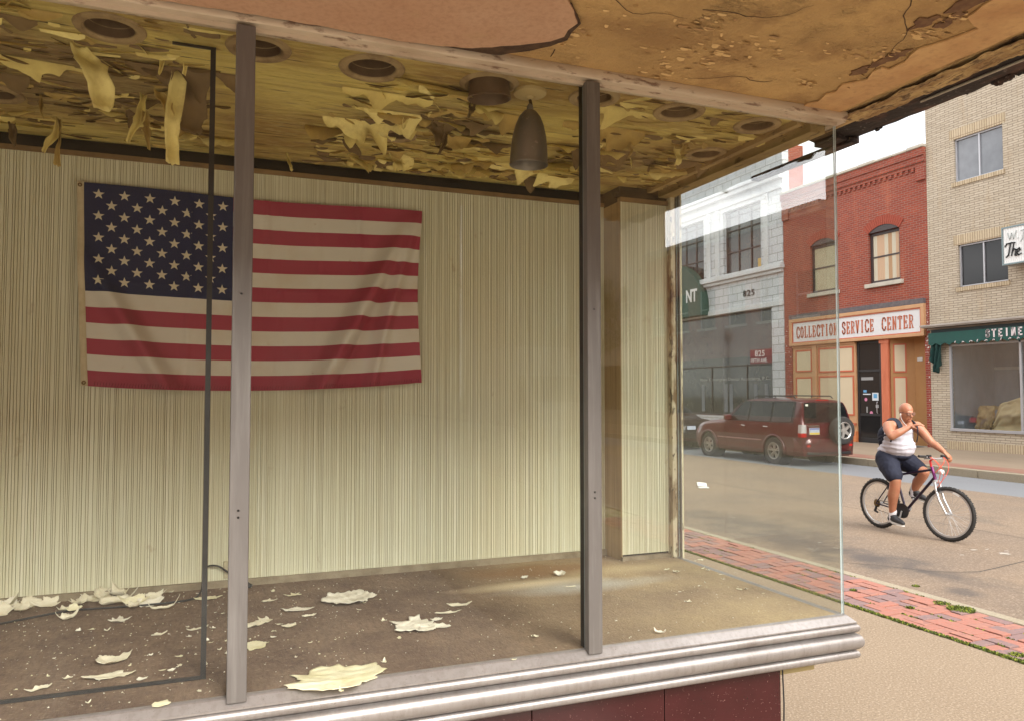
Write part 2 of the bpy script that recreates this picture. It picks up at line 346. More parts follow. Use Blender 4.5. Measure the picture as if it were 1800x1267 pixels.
# moss in the joint between slab and bricks
rm = random.Random(11)
def moss_clump(mb, cx, cy, cz, r, n):
    for _ in range(n):
        a = rm.uniform(0, 6.283); d = r*math.sqrt(rm.random()); x, y = cx+d*math.cos(a), cy+d*math.sin(a)
        h = rm.uniform(.004, .016); w = rm.uniform(.003, .008); q = rm.uniform(0, 3.14); mb.mi = rm.choice((0, 0, 1, 2))
        dx, dy = w*math.cos(q), w*math.sin(q); lx, ly = rm.uniform(-.012, .012), rm.uniform(-.012, .012)
        mb.add([(x-dx, y-dy, cz), (x+dx, y+dy, cz), (x+dx*.6+lx, y+dy*.6+ly, cz+h), (x-dx*.6+lx, y-dy*.6+ly, cz+h*.8)], [(0, 1, 2, 3)])
ms = MB(); y = 1.5
while y < 9.5:
    dens = .5+.5*noise.noise((0, y*2.1, 0)); wv = .02*noise.noise((5, y*1.2, 0))
    if y < 6.5 or rm.random() < .7: moss_clump(ms, 4.838+wv*.4, y, 0, .012+.022*max(0, dens), int(18+30*max(0, dens)))
    y += .018
for (px, py, r, n) in ((1690, 1071, .10, 900), (1655, 1060, .06, 200), (1790, 1152, .05, 260), (1600, 1068, .03, 120), (1500, 1037, .03, 60), (1610, 1030, .03, 90)):
    c = at(px, py, 'z', 0); moss_clump(ms, c.x, c.y, 0, r, n)
for i in range(420):
    x = 4.845+rm.randint(0, 4)*sq; yy = rm.uniform(2.4, 8)
    if noise.noise((x*2, yy*1.6, 3)) > .0: moss_clump(ms, x, yy, -.006, .012, 10)
tag(ms.build('moss', [mat('moss_green', (.10, .13, .018), .95), mat('moss_yellow', (.24, .27, .03), .95), mat('moss_dark', (.045, .06, .015), .95)]),
    'green moss growing along the edge of the brick strip', 'moss', kind='stuff')
mb = MB(); mb.box(4.815, 4.85, -10, 30, -.06, .0015)
struct(mb.build('joint_soil', mat('dark_soil', (.05, .04, .025), 1, layers=[(30, (1, 1, 1), .4, .7, (.10, .09, .03), .7)])))
# white scraps / bird marks on the road
mb = MB()
for px, py, s in ((1712, 966, .07), (1735, 965, .05), (1765, 972, .10), (1772, 974, .06), (1690, 975, .04), (1770, 968, .05), (1290, 909, .05), (1440, 953, .04), (1700, 862, .05)):
    c = at(px, py, 'z', -.12); pts = []
    for k in range(9):
        a = k*.698; q = s*rm.uniform(.3, 1); pts.append((c.x+q*math.cos(a), c.y+q*.5*math.sin(a)))
    mb.prism(pts, 'z', -.1175, -.116)
tag(mb.build('litter_scrap', mat('pale_stain', (.36, .32, .27), .9)), 'pale splashes dried on the tan road surface', 'litter', kind='stuff')
c = at(1235, 856, 'z', -.12); c.z = -.12
pl = MB()
pl.box(-.10, .0, -.07, .06, .004, .012); pl.grid(lambda a, b: Vector((.02+.14*a, -.06+.12*b, .01+.04*math.sin(a*3.1)+.01*b)), 6, 3)
o = pl.build('paper_scrap', mat('white_paper', (.75, .75, .72), .8)); o.location = c; o.rotation_euler = (0, 0, 1.1); o.scale = (1.5, 1.5, 1.5)
tag(o, 'torn white paper scrap lying alone on the road', 'paper')

# ================================================================ STOREFRONT
FLOOR, CEIL, SOF = .83, 2.82, 2.85
YG, XG, YB, YP = 2.425, 2.36, 3.80, 3.62
SF = thing('storefront', 'abandoned shop bay with silver framed display windows and peeling ceiling', 'storefront', (0, YG, 0))
carpet, nt, b = nodes('brown_carpet')
col = mixc(nt, noisefac(nt, _coords(nt, (1, 1, 1)), 3.5, .35, .65), (.14, .088, .062), (.24, .165, .115))
col = mixc(nt, noisefac(nt, _coords(nt, (1, .25, 1)), 90, .45, .70, amount=.45), col, (.07, .042, .032))
col = mixc(nt, noisefac(nt, _coords(nt, (.4, 1, 1)), 120, .55, .75, amount=.4), col, (.50, .38, .26))
# sun-bleached and dusty towards the street corner (a stain with its own shape)
gx = N(nt, 'ShaderNodeSeparateXYZ'); tcn = N(nt, 'ShaderNodeTexCoord'); nt.links.new(tcn.outputs['Object'], gx.inputs[0])
mr = N(nt, 'ShaderNodeMapRange'); nt.links.new(gx.outputs[0], mr.inputs[0]); mr.inputs[1].default_value = .75; mr.inputs[2].default_value = 2.0; mr.interpolation_type = 'SMOOTHSTEP'
nf = noisefac(nt, _coords(nt, (1, 1, 1)), 1.8, .2, .6)
mu = N(nt, 'ShaderNodeMath', operation='MULTIPLY'); nt.links.new(mr.outputs[0], mu.inputs[0]); nt.links.new(nf, mu.inputs[1])
sc = N(nt, 'ShaderNodeMath', operation='MULTIPLY'); nt.links.new(mu.outputs[0], sc.inputs[0]); sc.inputs[1].default_value = .95
bleach = mixc(nt, noisefac(nt, _coords(nt, (1, 1, 1)), 120, .4, .65, amount=.6), (.50, .38, .21), (.30, .21, .11))
col = mixc(nt, sc.outputs[0], col, bleach)
def blob(col, cx, cy, rx, ry, inner, outer, c, am):
    mpn = N(nt, 'ShaderNodeMapping'); mpn.inputs['Location'].default_value = (-cx/rx, -cy/ry, 0); mpn.inputs['Scale'].default_value = (1/rx, 1/ry, 0)
    t2 = N(nt, 'ShaderNodeTexCoord'); nt.links.new(t2.outputs['Object'], mpn.inputs['Vector'])
    ns = N(nt, 'ShaderNodeTexNoise'); ns.inputs['Scale'].default_value = 5; nt.links.new(t2.outputs['Object'], ns.inputs['Vector'])
    ln = N(nt, 'ShaderNodeVectorMath', operation='LENGTH'); nt.links.new(mpn.outputs[0], ln.inputs[0])
    ad = N(nt, 'ShaderNodeMath', operation='MULTIPLY_ADD'); nt.links.new(ns.outputs['Fac'], ad.inputs[0]); ad.inputs[1].default_value = .8; nt.links.new(ln.outputs['Value'], ad.inputs[2])
    m1 = N(nt, 'ShaderNodeMapRange'); nt.links.new(ad.outputs[0], m1.inputs[0]); m1.inputs[1].default_value = outer+.4; m1.inputs[2].default_value = inner+.4; m1.inputs[4].default_value = am
    return mixc(nt, m1.outputs[0], col, c)
col = blob(col, 1.52, 3.58, .40, .15, .5, 1.1, (.27, .13, .045), .6)
col = blob(col, 1.40, 3.33, .42, .09, .2, 1.1, (.72, .60, .40), .85)
col = blob(col, 1.62, 3.22, .42, .11, .1, 1.2, (.56, .55, .50), .8)
col = blob(col, 1.95, 3.45, .30, .10, .2, 1.2, (.60, .47, .27), .6)
nt.links.new(col, b.inputs['Base Color']); b.inputs['Roughness'].default_value = .95
bump(nt, b, noisefac(nt, _coords(nt, (1, .4, 1)), 150, .3, .7), .6, .006)
box('display_floor', (-1.7, XG-.004, YG-.01, YB, FLOOR-.08, FLOOR), carpet, SF)

# ribbed back wall -------------------------------------------------
ribs, nt, b = nodes('ribbed_panel')
col = mixc(nt, noisefac(nt, _coords(nt, (1, 1, .004)), 210, .40, .60), (.68, .68, .51), (.60, .59, .42))
col = mixc(nt, noisefac(nt, _coords(nt, (1, 1, .02)), 60, .5, .62, amount=.55), col, (.80, .80, .66))
col = mixc(nt, noisefac(nt, _coords(nt, (1, 1, .01)), 330, .64, .70, amount=.5), col, (.26, .20, .11))
col = mixc(nt, noisefac(nt, _coords(nt, (1, 1, .5)), 1.6, .45, .7, amount=.35), col, (.62, .52, .30))
col = mixc(nt, noisefac(nt, _coords(nt, (1, 1, .6)), 9, .66, .74, amount=.5), col, (.28, .16, .06))
nt.links.new(col, b.inputs['Base Color']); b.inputs['Roughness'].default_value = .75
rr = random.Random(5)
groove = mat('groove_brown', (.50, .45, .29), .85, layers=[(60, (1, 1, .02), .5, .7, (.28, .21, .11), .6), (8, (1, 1, .1), .4, .7, (.62, .59, .42), .7)])
def ribwall(x0, x1, y, z0, z1, along='x', seams=()):
    mb = MB(); x = x0; pr = []
    while x < x1:
        w = rr.choice((.007, .008, .010, .012, .016)); d = rr.uniform(.002, .005)
        if any(abs(x-s) < .006 for s in seams): d = .016
        gw = rr.choice((.0015, .002, .002, .003)); pr += [(x, 0), (x+w-gw, 0), (x+w-gw*.8, d), (x+w-gw*.1, d), (x+w, 0)]; x += w
    pr = [(min(a, x1), b) for a, b in pr]
    vs = []
    for a, d in pr:
        for z in (z0, z1):
            vs.append((a, y+d, z) if along == 'x' else (y+d, a, z))
    for i in range(len(pr)-1):
        mb.f.append((2*i, 2*i+2, 2*i+3, 2*i+1)); mb.m.append(1 if i % 5 in (1, 2, 3) else 0)
    mb.v = vs
    return mb
WT = 2.745
ribwall(-1.7, 2.03, YB, FLOOR+.03, WT, seams=(.21, 1.43)).build('back_wall', [ribs, groove], SF)
ribwall(2.035, 2.325, YP, FLOOR+.03, WT-.01).build('wall_panel', [ribs, groove], SF)
ribs_plain = mat('brown_side_panel', (.42, .30, .15), .8, layers=[(60, (.1, 1, .02), .4, .7, (.20, .13, .06), .6), (3, (1, 1, 1), .4, .7, (.24, .16, .08), .5)])
mb = MB(); mb.box(2.03, 2.035, YP-.001, YB+.01, FLOOR, WT-.01)
mb.build('panel_return', ribs_plain, SF)
box('back_wall_core', (-1.75, 2.03, YB+.02, YB+.12, 0, 3.0), dark_m, SF)
box('panel_core', (2.036, 2.324, YP+.012, YB+.12, 0, 2.9), dark_m, SF)
box('end_wall', (-1.8, -1.7, YG-.05, YB+.1, 0, 3.0), mat('end_wall_paint', (.45, .38, .22), .8), SF)
mb = MB(); mb.box(-1.7, 2.03, YB-.02, YB+.01, FLOOR, FLOOR+.03)
mb.box(2.03, 2.33, YP-.014, YP+.01, FLOOR, FLOOR+.02)
mb.build('baseboard', mat('grimy_skirting', (.30, .25, .17), .8, layers=[(12, (1, 1, 1), .4, .7, (.14, .10, .06), .7)]), SF)
# dark gap and trim at the top of the wall
mb = MB(); mb.box(-1.7, 2.03, YB-.004, YB+.02, WT+.018, WT+.05); mb.box(2.0, 2.33, YP+.0, YP+.02, WT+.012, WT+.035); mb.build('ceiling_gap', dark_m, SF)
mb = MB(); mb.box(-1.7, 2.028, YB-.012, YB+.02, WT-.004, WT+.017); mb.box(2.028, 2.33, YP-.012, YP+.02, WT-.012, WT+.011); mb.build('wall_trim', mat('top_trim_brown', (.25, .16, .07), .7, layers=[(10, (1, 1, 1), .4, .7, (.13, .08, .04), .6)]), SF)
# corner post: flaking paint
mb = MB(); mb.box(2.325, 2.352, YP-.035, YP+.05, FLOOR, 2.82)
mb.mi = 1; mb.box(2.352, 2.366, YP-.03, YP+.05, FLOOR, 2.82)
mb.mi = 0; mb.box(2.366, 2.40, YP-.028, YP+.14, FLOOR-.1, 2.84)
mb.mi = 2; mb.box(2.372, 2.378, YP-.045, YP-.0285, FLOOR, 2.80)
flaking = mat('flaking_post_paint', (.60, .54, .38), .8, layers=[(9, (1, 1, .35), .52, .60, (.20, .12, .05), .9), (26, (1, 1, .4), .56, .62, (.07, .045, .03), .95), (40, (1, 1, .3), .4, .7, (.58, .52, .36), .4)], bumps=[(22, (1, 1, .3), .8, .01)])
mb.build('corner_post', [flaking, mat('rotten_wood', (.12, .075, .035), .9, layers=[(30, (1, 1, .3), .4, .7, (.34, .26, .14), .8)]), alu_m], SF, bevel=.002)

# display ceiling ----------------------------------------------------
ceil_m, nt, b = nodes('peeling_ceiling')
col = mixc(nt, noisefac(nt, _coords(nt, (.5, 1.3, 1)), 2.6, .42, .62, detail=9), (.78, .64, .20), (.44, .29, .09))
for q_ in ((-.62, 3.05, .62, .55), (.85, 3.1, .42, .35), (1.75, 3.25, .35, .22), (.95, 2.7, .2, .12)): col = blob(col, q_[0], q_[1], q_[2], q_[3], .45, 1.05, (.25, .165, .085), .75)
col = mixc(nt, noisefac(nt, _coords(nt, (.3, 1.9, 1)), 11, .58, .66, detail=9, amount=.6), col, (.30, .18, .08))
col = mixc(nt, noisefac(nt, _coords(nt, (.2, 3, 1)), 16, .62, .66, detail=6, amount=.85), col, (.07, .04, .02))
col = mixc(nt, noisefac(nt, _coords(nt, (.5, 1.5, 1)), 30, .5, .7, amount=.4), col, (.75, .62, .28))
nt.links.new(col, b.inputs['Base Color']); b.inputs['Roughness'].default_value = .85
pv = bump(nt, b, noisefac(nt, _coords(nt, (.25, 2, 1)), 10, .35, .65, detail=8), .9, .03)
ceil = MB().box(-1.7, XG+.02, YG+.03, YB+.02, CEIL, CEIL+.03).build('display_ceiling', ceil_m, SF)
CANS = [(-.30, 2.60, .075), (.13, 2.58, .075), (.50, 2.60, .085), (1.33, 2.56, .07), (1.71, 2.57, .075), (2.10, 2.585, .07), (2.13, 2.985, .07), (.74, 3.25, .055), (-.76, 3.33, .07), (.92, 2.585, .078)]
for cx, cy, r in CANS:
    cu = MB().lathe([(0, -.1), (r, -.1), (r, .1), (0, .1)], Tm((cx, cy, CEIL)), 28).build('cutter', None)
    bo = ceil.modifiers.new('b', 'BOOLEAN'); bo.object = cu; bo.operation = 'DIFFERENCE'; bake(ceil); bpy.data.objects.remove(cu)
if not ceil.data.materials: ceil.data.materials.append(ceil_m)
can_m = mat('recessed_can_metal', (.17, .11, .065), .55, .3, layers=[(12, (1, 1, 1), .4, .7, (.09, .055, .03), .6)])
ring_m = mat('can_ring_paint', (.36, .26, .13), .7, layers=[(14, (1, 1, 1), .45, .65, (.19, .12, .06), .8)])
for k, (cx, cy, r) in enumerate(CANS):
    last = k == len(CANS)-1
    mb = MB()
    if not last:
        mb.lathe([(r+.028, -.001), (r+.024, -.008), (r+.004, -.010), (r-.004, -.004), (r-.008, .03)], Tm((cx, cy, CEIL)), 28); mb.mi = 1
        mb.lathe([(r-.006, 0.0), (r-.012, .10), (0.001, .11)], Tm((cx, cy, CEIL)), 28)
    else:      # the can that has slipped down
        M = Tm((cx, cy, CEIL-.045), (R(4), R(-3), 0)); mb.mi = 1
        mb.lathe([(r-.006, .1), (r-.004, .01), (r, -.004), (r+.002, -.01), (r-.003, -.012), (r-.008, 0), (r-.010, .10), (.001, .10)], M, 32)
        mb.mi = 0; mb.lathe([(r+.03, .047), (r+.01, .038), (r-.004, .046)], Tm((cx, cy, CEIL-.047)), 28)
    o = mb.build('recessed_light', [ring_m, can_m], ceil, smooth=True)
    if last: o['label'] = 'recessed light can slipped down out of the ceiling'
# hanging and lifting paint
pm = [mat('paint_cream', (.74, .62, .22), .8, layers=[(12, (1, 1, 1), .4, .7, (.48, .36, .13), .6)]),
      mat('paint_ochre', (.50, .36, .11), .85, layers=[(12, (1, 1, 1), .4, .7, (.26, .17, .07), .6)]),
      mat('paint_brown_back', (.20, .135, .06), .9, layers=[(12, (1, 1, 1), .4, .7, (.12, .08, .04), .6)]),
      mat('paint_pale', (.84, .73, .30), .75, layers=[(18, (1, 1, 1), .45, .7, (.50, .38, .14), .6)])]
rp = random.Random(21)
def lip(mb, x, y, w, L, drop, dirn, seed, seg=None, curl=1.6, wav=.35, zc=None, rot=0):
    """paint layer attached along an edge parallel to X, its free edge drooping towards dirn*Y"""
    n = seg or max(4, int(w/.02)); k = 5; rd = random.Random(seed)
    ends = [max(.1, L*(.15+.85*math.sin(math.pi*(i+.5)/(n+1))**.6)*(.75+wav*1.9*noise.noise((seed, w*i/n*16, 0))+wav*.35*noise.noise((seed+9, w*i/n*45, 0))+rd.uniform(-.03, .03))/L)*L for i in range(n+1)]
    sk = rd.uniform(-.3, .3)
    def pt(i, j):
        t = j/k; a0 = drop*(.8+.5*noise.noise((seed+3, w*i/n*9, 1))); l = ends[i]*t; a = a0*t**(1/curl)
        return Vector((x-w/2+w*i/n+sk*l, y+dirn*l*math.cos(a), (CEIL if zc is None else zc)-.0015-l*math.sin(a)-.001))
    vs = [pt(i, j) for i in range(n+1) for j in range(k+1)]
    if rot: vs = [Vector((x+(v.x-x)*math.cos(rot)-(v.y-y)*math.sin(rot), min(YB-.01, y+(v.x-x)*math.sin(rot)+(v.y-y)*math.cos(rot)), v.z)) for v in vs]
    mb.add(vs, [(i*(k+1)+j, (i+1)*(k+1)+j, (i+1)*(k+1)+j+1, i*(k+1)+j+1) for i in range(n) for j in range(k)])
def clear(x, y): return all((x-cx)**2+(y-cy)**2 > (r+.05)**2 for cx, cy, r in CANS)
small = MB(); cnt = 0
for i in range(1500):
    x, y = rp.uniform(-1.3, 2.3), rp.uniform(2.5, 3.76)
    d = noise.noise((x*1.3+4, y*2.2, 2))
    if -.02 < x < .42 or (x > 1.0 and x < 1.5 and d < .1): continue
    if d < -.30 or not clear(x, y): continue
    big = rp.random()
    small.mi = rp.choices([0, 1, 2, 3], [3, 4, 4, 1])[0]
    lip(small, x, y, rp.uniform(.02, .15), rp.uniform(.008, .035), rp.uniform(.2, 1.3), rp.choice((-1, -1, 1)), rp.random()*99, rot=rp.choice((0, 0, rp.uniform(-1.3, 1.3), rp.uniform(-.6, .6))))
o = small.build('flaking_paint', pm, ceil, smooth='all'); o['kind'] = 'stuff'
for i in range(74):
    for _ in range(60):
        x, y = rp.uniform(-1.1, 2.25), rp.uniform(2.55, 3.7)
        if noise.noise((x*1.3+4, y*2.2, 2)) > -.18 and clear(x, y) and not -.08 < x < .44: break
    mb = MB(); w = rp.uniform(.07, .42); L = rp.uniform(.03, .10)
    lip(mb, x, y, w, L, rp.uniform(.5, 1.45), rp.choice((-1, -1, 1)), rp.random()*99, seg=int(w/.012)+4, wav=.6, curl=rp.uniform(1, 2.2), rot=rp.choice((0, rp.uniform(-1.4, 1.4), rp.uniform(-.5, .5))) if w < .25 else rp.uniform(-.2, .2))
    mb.build('peeling_flake', rp.choices(pm, [3, 3, 3, 3])[0], ceil, smooth='all')
def hang(pts, widths, y, m, name='peeling_strip', jag=.15, bow=.02, parent=None):
    """hanging strip through photo pixels projected on the plane Y=y"""
    P3 = [at(px, py, 'y', y) for px, py in pts]; mb = MB(); n = 6; rd = random.Random(int(pts[0][0]))
    sub = []; ws = []
    for (a, b), (wa, wb) in zip(zip(P3, P3[1:]), zip(widths, widths[1:])):
        for t in (0, .25, .5, .75): sub.append(a.lerp(b, t)); ws.append((wa+(wb-wa)*t)*(1+rd.uniform(-jag, jag)))
    sub.append(P3[-1]); ws.append(widths[-1])
    K = len(sub)
    vs = []
    for i, (p, w) in enumerate(zip(sub, ws)):
        for j in range(n+1):
            s = j/n-.5
            vs.append(p + Vector((s*w+rd.uniform(-.002, .002), bow*math.cos(s*3.1)*(1 if i % 7 < 4 else .7)+.012*math.sin(i*.8)+s*w*.5, rd.uniform(-.004, .004))))
    mb.add(vs, [(i*(n+1)+j, (i+1)*(n+1)+j, (i+1)*(n+1)+j+1, i*(n+1)+j+1) for i in range(K-1) for j in range(n)])
    o = mb.build(name, m, ceil, smooth='all'); sl = o.modifiers.new('solid', 'SOLIDIFY'); sl.thickness = .0015
    return o
mp2 = pm
hang([(138, 78), (160, 110), (178, 150), (180, 192)], [.05, .085, .075, .045], 2.75, pm[3])
hang([(318, 115), (306, 190), (302, 240), (304, 288)], [.055, .05, .042, .038], 2.85, pm[3])
hang([(298, 60), (290, 95), (281, 128)], [.02, .012, .008], 2.8, pm[0])
hang([(326, 75), (328, 105), (324, 130)], [.018, .016, .01], 2.8, pm[3])
hang([(340, 85), (345, 150), (338, 200), (336, 232)], [.075, .08, .085, .06], 2.92, pm[2])
hang([(306, 60), (306, 85), (303, 112)], [.07, .065, .06], 2.95, pm[2])
hang([(280, 160), (292, 180), (300, 205)], [.035, .04, .02], 2.85, pm[1])
hang([(252, 165), (245, 210), (225, 250)], [.02, .03, .01], 3.1, pm[0], jag=.3)
hang([(255, 195), (258, 230), (262, 262)], [.02, .025, .006], 3.1, pm[1], jag=.3)
hang([(104, 208), (95, 240), (76, 266)], [.012, .028, .008], 3.3, pm[0], jag=.3)
hang([(104, 210), (104, 250), (100, 290)], [.004, .006, .02], 3.3, pm[1])
hang([(20, 215), (22, 235), (25, 255)], [.02, .025, .01], 3.5, pm[2])
hang([(71, 165), (72, 185), (74, 205)], [.004, .01, .003], 3.2, pm[1])
hang([(505, 270), (508, 285), (513, 300)], [.006, .014, .008], 3.5, pm[0])
hang([(715, 185), (712, 205), (710, 225)], [.04, .02, .014], 3.0, pm[3], jag=.3)
hang([(668, 232), (682, 238), (690, 246)], [.03, .06, .02], 3.05, pm[3])
hang([(694, 272), (700, 285), (696, 300)], [.05, .06, .02], 3.45, pm[0], jag=.3)
hang([(790, 290), (796, 295), (792, 302)], [.04, .05, .02], 3.6, pm[0])
hang([(770, 215), (772, 238), (770, 255)], [.05, .07, .02], 3.0, pm[2])
hang([(786, 232), (782, 250), (772, 270)], [.02, .025, .006], 3.0, pm[2])
hang([(835, 170), (830, 190), (824, 205)], [.02, .03, .01], 2.75, pm[2])
hang([(1192, 255), (1194, 275), (1190, 290)], [.05, .06, .02], 2.95, pm[3], jag=.3)
hang([(1210, 230), (1204, 250), (1200, 268)], [.04, .05, .01], 2.9, pm[1])
hang([(1110, 250), (1110, 262), (1108, 274)], [.01, .008, .004], 2.8, pm[1])
# edge beams of the ceiling over the side glass, inside
mb = MB(); mb.box(2.20, 2.23, YG+.04, YP, CEIL-.025, CEIL-.001); mb.box(2.27, 2.345, YG+.04, YP, CEIL-.045, CEIL-.001)
mb.build('edge_batten', mat('batten_paint', (.40, .29, .12), .8, layers=[(7, (1, .4, 1), .4, .65, (.19, .12, .05), .8), (30, (1, .3, 1), .6, .66, (.06, .04, .02), .8)], bumps=[(20, (1, .3, 1), .5, .006)]), ceil)

# metal mouldings swept along the two glazed sides --------------------
def sweepL(name, prof, m, xa, xc, yf, yb, parent, smooth=True):
    """prof: (out, z) with out = distance outwards from the glass line"""
    mb = MB(); n = len(prof)
    vs = [(xa, yf-o, z) for o, z in prof] + [(xc+o, yf-o, z) for o, z in prof] + [(xc+o, yb, z) for o, z in prof]
    fs = [(k*n+i, k*n+i+1, (k+1)*n+i+1, (k+1)*n+i) for k in range(2) for i in range(n-1)]
    return mb.add(vs, fs).build(name, m, parent, smooth=smooth)
def arc(cx, cz, r, a0, a1, n=7): return [(cx+r*math.cos(R(a0+(a1-a0)*i/n)), cz+r*math.sin(R(a0+(a1-a0)*i/n))) for i in range(n+1)]
sweepL('sill_cap', [(-.03, FLOOR-.004), (-.008, FLOOR+.004), (.006, FLOOR+.003), (.012, FLOOR-.002), (.034, FLOOR-.022), (.034, FLOOR-.027)], alu_m, -1.7, XG, YG, YP+.1, SF)
z0 = FLOOR-.027
prof = [(.02, z0)] + arc(.026, z0-.018, .0175, 90, -90) + arc(.020, z0-.070, .034, 88, -88, 10) + arc(.026, z0-.120, .0165, 90, -90) + [(.0, z0-.137)]
sweepL('sill_moulding', prof, alu_m, -1.7, XG, YG, YP+.1, SF)
box('sill_core', (-1.7, XG+.005, YG-.005, YB, FLOOR-.155, FLOOR-.082), dark_m, SF)
hz = CEIL+.03
sweepL('header_rail', [(-.02, hz-.05), (.004, hz-.052), (.006, hz-.040), (.030, hz-.036), (.034, hz-.030), (.034, hz-.004), (.028, hz+.004)], mat('header_metal', (.60, .50, .38), .55, .3, layers=[(6, (.5, 1, 1), .45, .7, (.36, .26, .17), .7), (40, (.3, 1, 1), .58, .68, (.16, .08, .05), .8)], bumps=[(40, (.3, 1, 1), .3, .004)]), -2.6, XG, YG, YP+.1, SF)
def mullion(x0, x1):
    mb = MB(); mb.box(x0, x1, YG-.030, YG+.004, FLOOR-.01, hz-.045)
    o = mb.build('mullion', alu_flat_m, SF, bevel=.003)
    MB().box(x0+.004, x1-.004, YG+.010, YG+.042, FLOOR+.001, CEIL-.002).build('gasket', black_m, o)
    d = MB(); 
    for z in (1.35, 1.37, 2.0): d.lathe([(0, 0), (.0035, 0), (.0035, -.002), (0, -.003)], Tm((x0+.025, YG-.030, z), (R(90), 0, 0)), 8)
    d.build('screw', black_m, o); return o
mullion(.057, .112); mullion(1.215, 1.268); mullion(-1.10, -1.045)
# panes
def pane(x0, x1, y0, y1, z0, z1, m):
    mb = MB(); mb.box(x0, x1, y0, y1, z0, z1)
    big = 'y' if (x1-x0) > (y1-y0) else 'x'
    mb.m = [1]*6
    if big == 'x': mb.m[0] = mb.m[1] = 0
    else: mb.m[2] = mb.m[3] = 0
    return mb.build('window_pane', [m, edge_m], SF)
pane(-1.045, .060, YG+.003, YG+.009, FLOOR+.002, CEIL-.01, glass_front)
pane(.109, 1.218, YG+.003, YG+.009, FLOOR+.002, CEIL-.01, glass_front)
pane(1.265, XG+.006, YG+.003, YG+.009, FLOOR+.002, CEIL-.015, glass_clear)
pane(XG, XG+.007, YG+.012, YP-.03, FLOOR+.002, CEIL-.01, glass_side)['label'] = 'dusty side pane facing the street'
# slim black frame standing just inside the left pane
mb = MB(); fy = 2.60
a = at(366, 640, 'y', fy).x
mb.box(a-.008, a+.008, fy, fy+.008, FLOOR+.002, CEIL-.012); mb.box(-1.5, a-.008, fy, fy+.008, FLOOR+.002, FLOOR+.012); mb.box(a-.12, a-.008, fy, fy+.008, CEIL-.02, CEIL-.012)
mb.build('inner_frame', black_m, SF)
# bulkhead
bulk = mat('maroon_glazed_panel', (.034, .006, .007), .22, layers=[(4, (1, 1, 1), .4, .7, (.05, .009, .010), .7), (120, (1, 1, 1), .66, .7, (.35, .2, .18), .5)])
mb = MB(); xs = [-1.7, -1.15, -.52, .11, .74, 1.37, 2.09]
xs = [-1.7, -.45, .18, at(935, 1255, 'y', 2.47).x, at(1168, 1200, 'y', 2.47).x, 2.085]
for a, b in zip(xs, xs[1:]): mb.box(a+.0015, b-.0015, 2.47, 2.50, 0, FLOOR-.15)
for a, b in ((2.474, 3.1), (3.1, 3.75)): mb.box(2.056, 2.086, a+.001, b-.001, 0.001, FLOOR-.151)
mb.build('bulkhead_panel', bulk, SF, bevel=.002)
box('bulkhead_core', (-1.7, 2.05, 2.505, 3.8, 0.0, FLOOR-.16), mat('panel_joint', (.35, .22, .18), .9), SF)
_q = at(1432, 1176, 'y', 2.52); mb = MB(); mb.box(2.095, _q.x, 2.52, 2.60, _q.z, _q.z+.06); mb.build('wood_block', mat('pale_timber', (.42, .34, .16), .8, layers=[(30, (.1, 1, 1), .4, .7, (.28, .2, .09), .7)]), SF, bevel=.003)
MB().tube([(2.098, 2.478, FLOOR-.155), (2.10, 2.472, .5), (2.094, 2.474, .25), (2.10, 2.47, 0)], .003, 6).build('loose_wire', black_m, SF)
# outlet plate and cable
mb = MB(); a = at(393, 985, 'y', YB); b2 = at(438, 1012, 'y', YB); mb.box(a.x, b2.x, YB-.008, YB, b2.z, a.z)
mb.build('outlet_plate', mat('ivory_plastic', (.45, .40, .27), .5), SF, bevel=.002)

# soffit and canopy edge -------------------------------------------------
soff_m, nt, b = nodes('rough_stucco')
col = mixc(nt, noisefac(nt, _coords(nt, (1, 1, 1)), 2.0, .35, .65, detail=6), (.57, .37, .15), (.40, .25, .10))
col = mixc(nt, noisefac(nt, _coords(nt, (1, 1, 1)), 5, .52, .66, detail=7, amount=.55), col, (.26, .14, .055))
msk = noisefac(nt, _coords(nt, (1, 1, 1)), 2.6, .50, .66, detail=3)
wr = noisefac(nt, _coords(nt, (1, 1.5, 1)), 42, .55, .68, detail=6, amount=.6)
mm = N(nt, 'ShaderNodeMath', operation='MULTIPLY'); nt.links.new(msk, mm.inputs[0]); nt.links.new(wr, mm.inputs[1])
col = mixc(nt, mm.outputs[0], col, (.26, .14, .06))
col = mixc(nt, noisefac(nt, _coords(nt, (1, 1, 1)), 170, .45, .68, amount=.3), col, (.34, .20, .09))
nt.links.new(col, b.inputs['Base Color']); b.inputs['Roughness'].default_value = .92
pv = bump(nt, b, noisefac(nt, _coords(nt, (1, 1, 1)), 3.0, .3, .7, detail=6), .5, .06)
m3 = N(nt, 'ShaderNodeMath', operation='MULTIPLY'); nt.links.new(msk, m3.inputs[0]); nt.links.new(noisefac(nt, _coords(nt, (1, 1.6, 1)), 34, .42, .66, detail=6), m3.inputs[1])
pv = bump(nt, b, m3.outputs[0], .9, .014, pv)
bump(nt, b, noisefac(nt, _coords(nt, (1, 1, 1)), 140, .3, .7, detail=3), .35, .004, pv)
box('soffit', (-4.2, 2.385, .39, YG-.02, SOF, SOF+.12), soff_m, SF)
skin_m = mat('pink_plaster_skin', (.54, .34, .22), .85, layers=[(16, (1, 1, 1), .58, .70, (.36, .20, .12), .45), (1.6, (1, 1, 1), .35, .65, (.48, .27, .16), .8), (60, (1, 1, 1), .45, .7, (.30, .15, .08), .35), (5, (1, 1, 1), .6, .7, (.45, .30, .15), .5)], bumps=[(5, (1, 1, 1), .3, .02), (90, (1, 1, 1), .2, .003)])
zs = SOF-.020
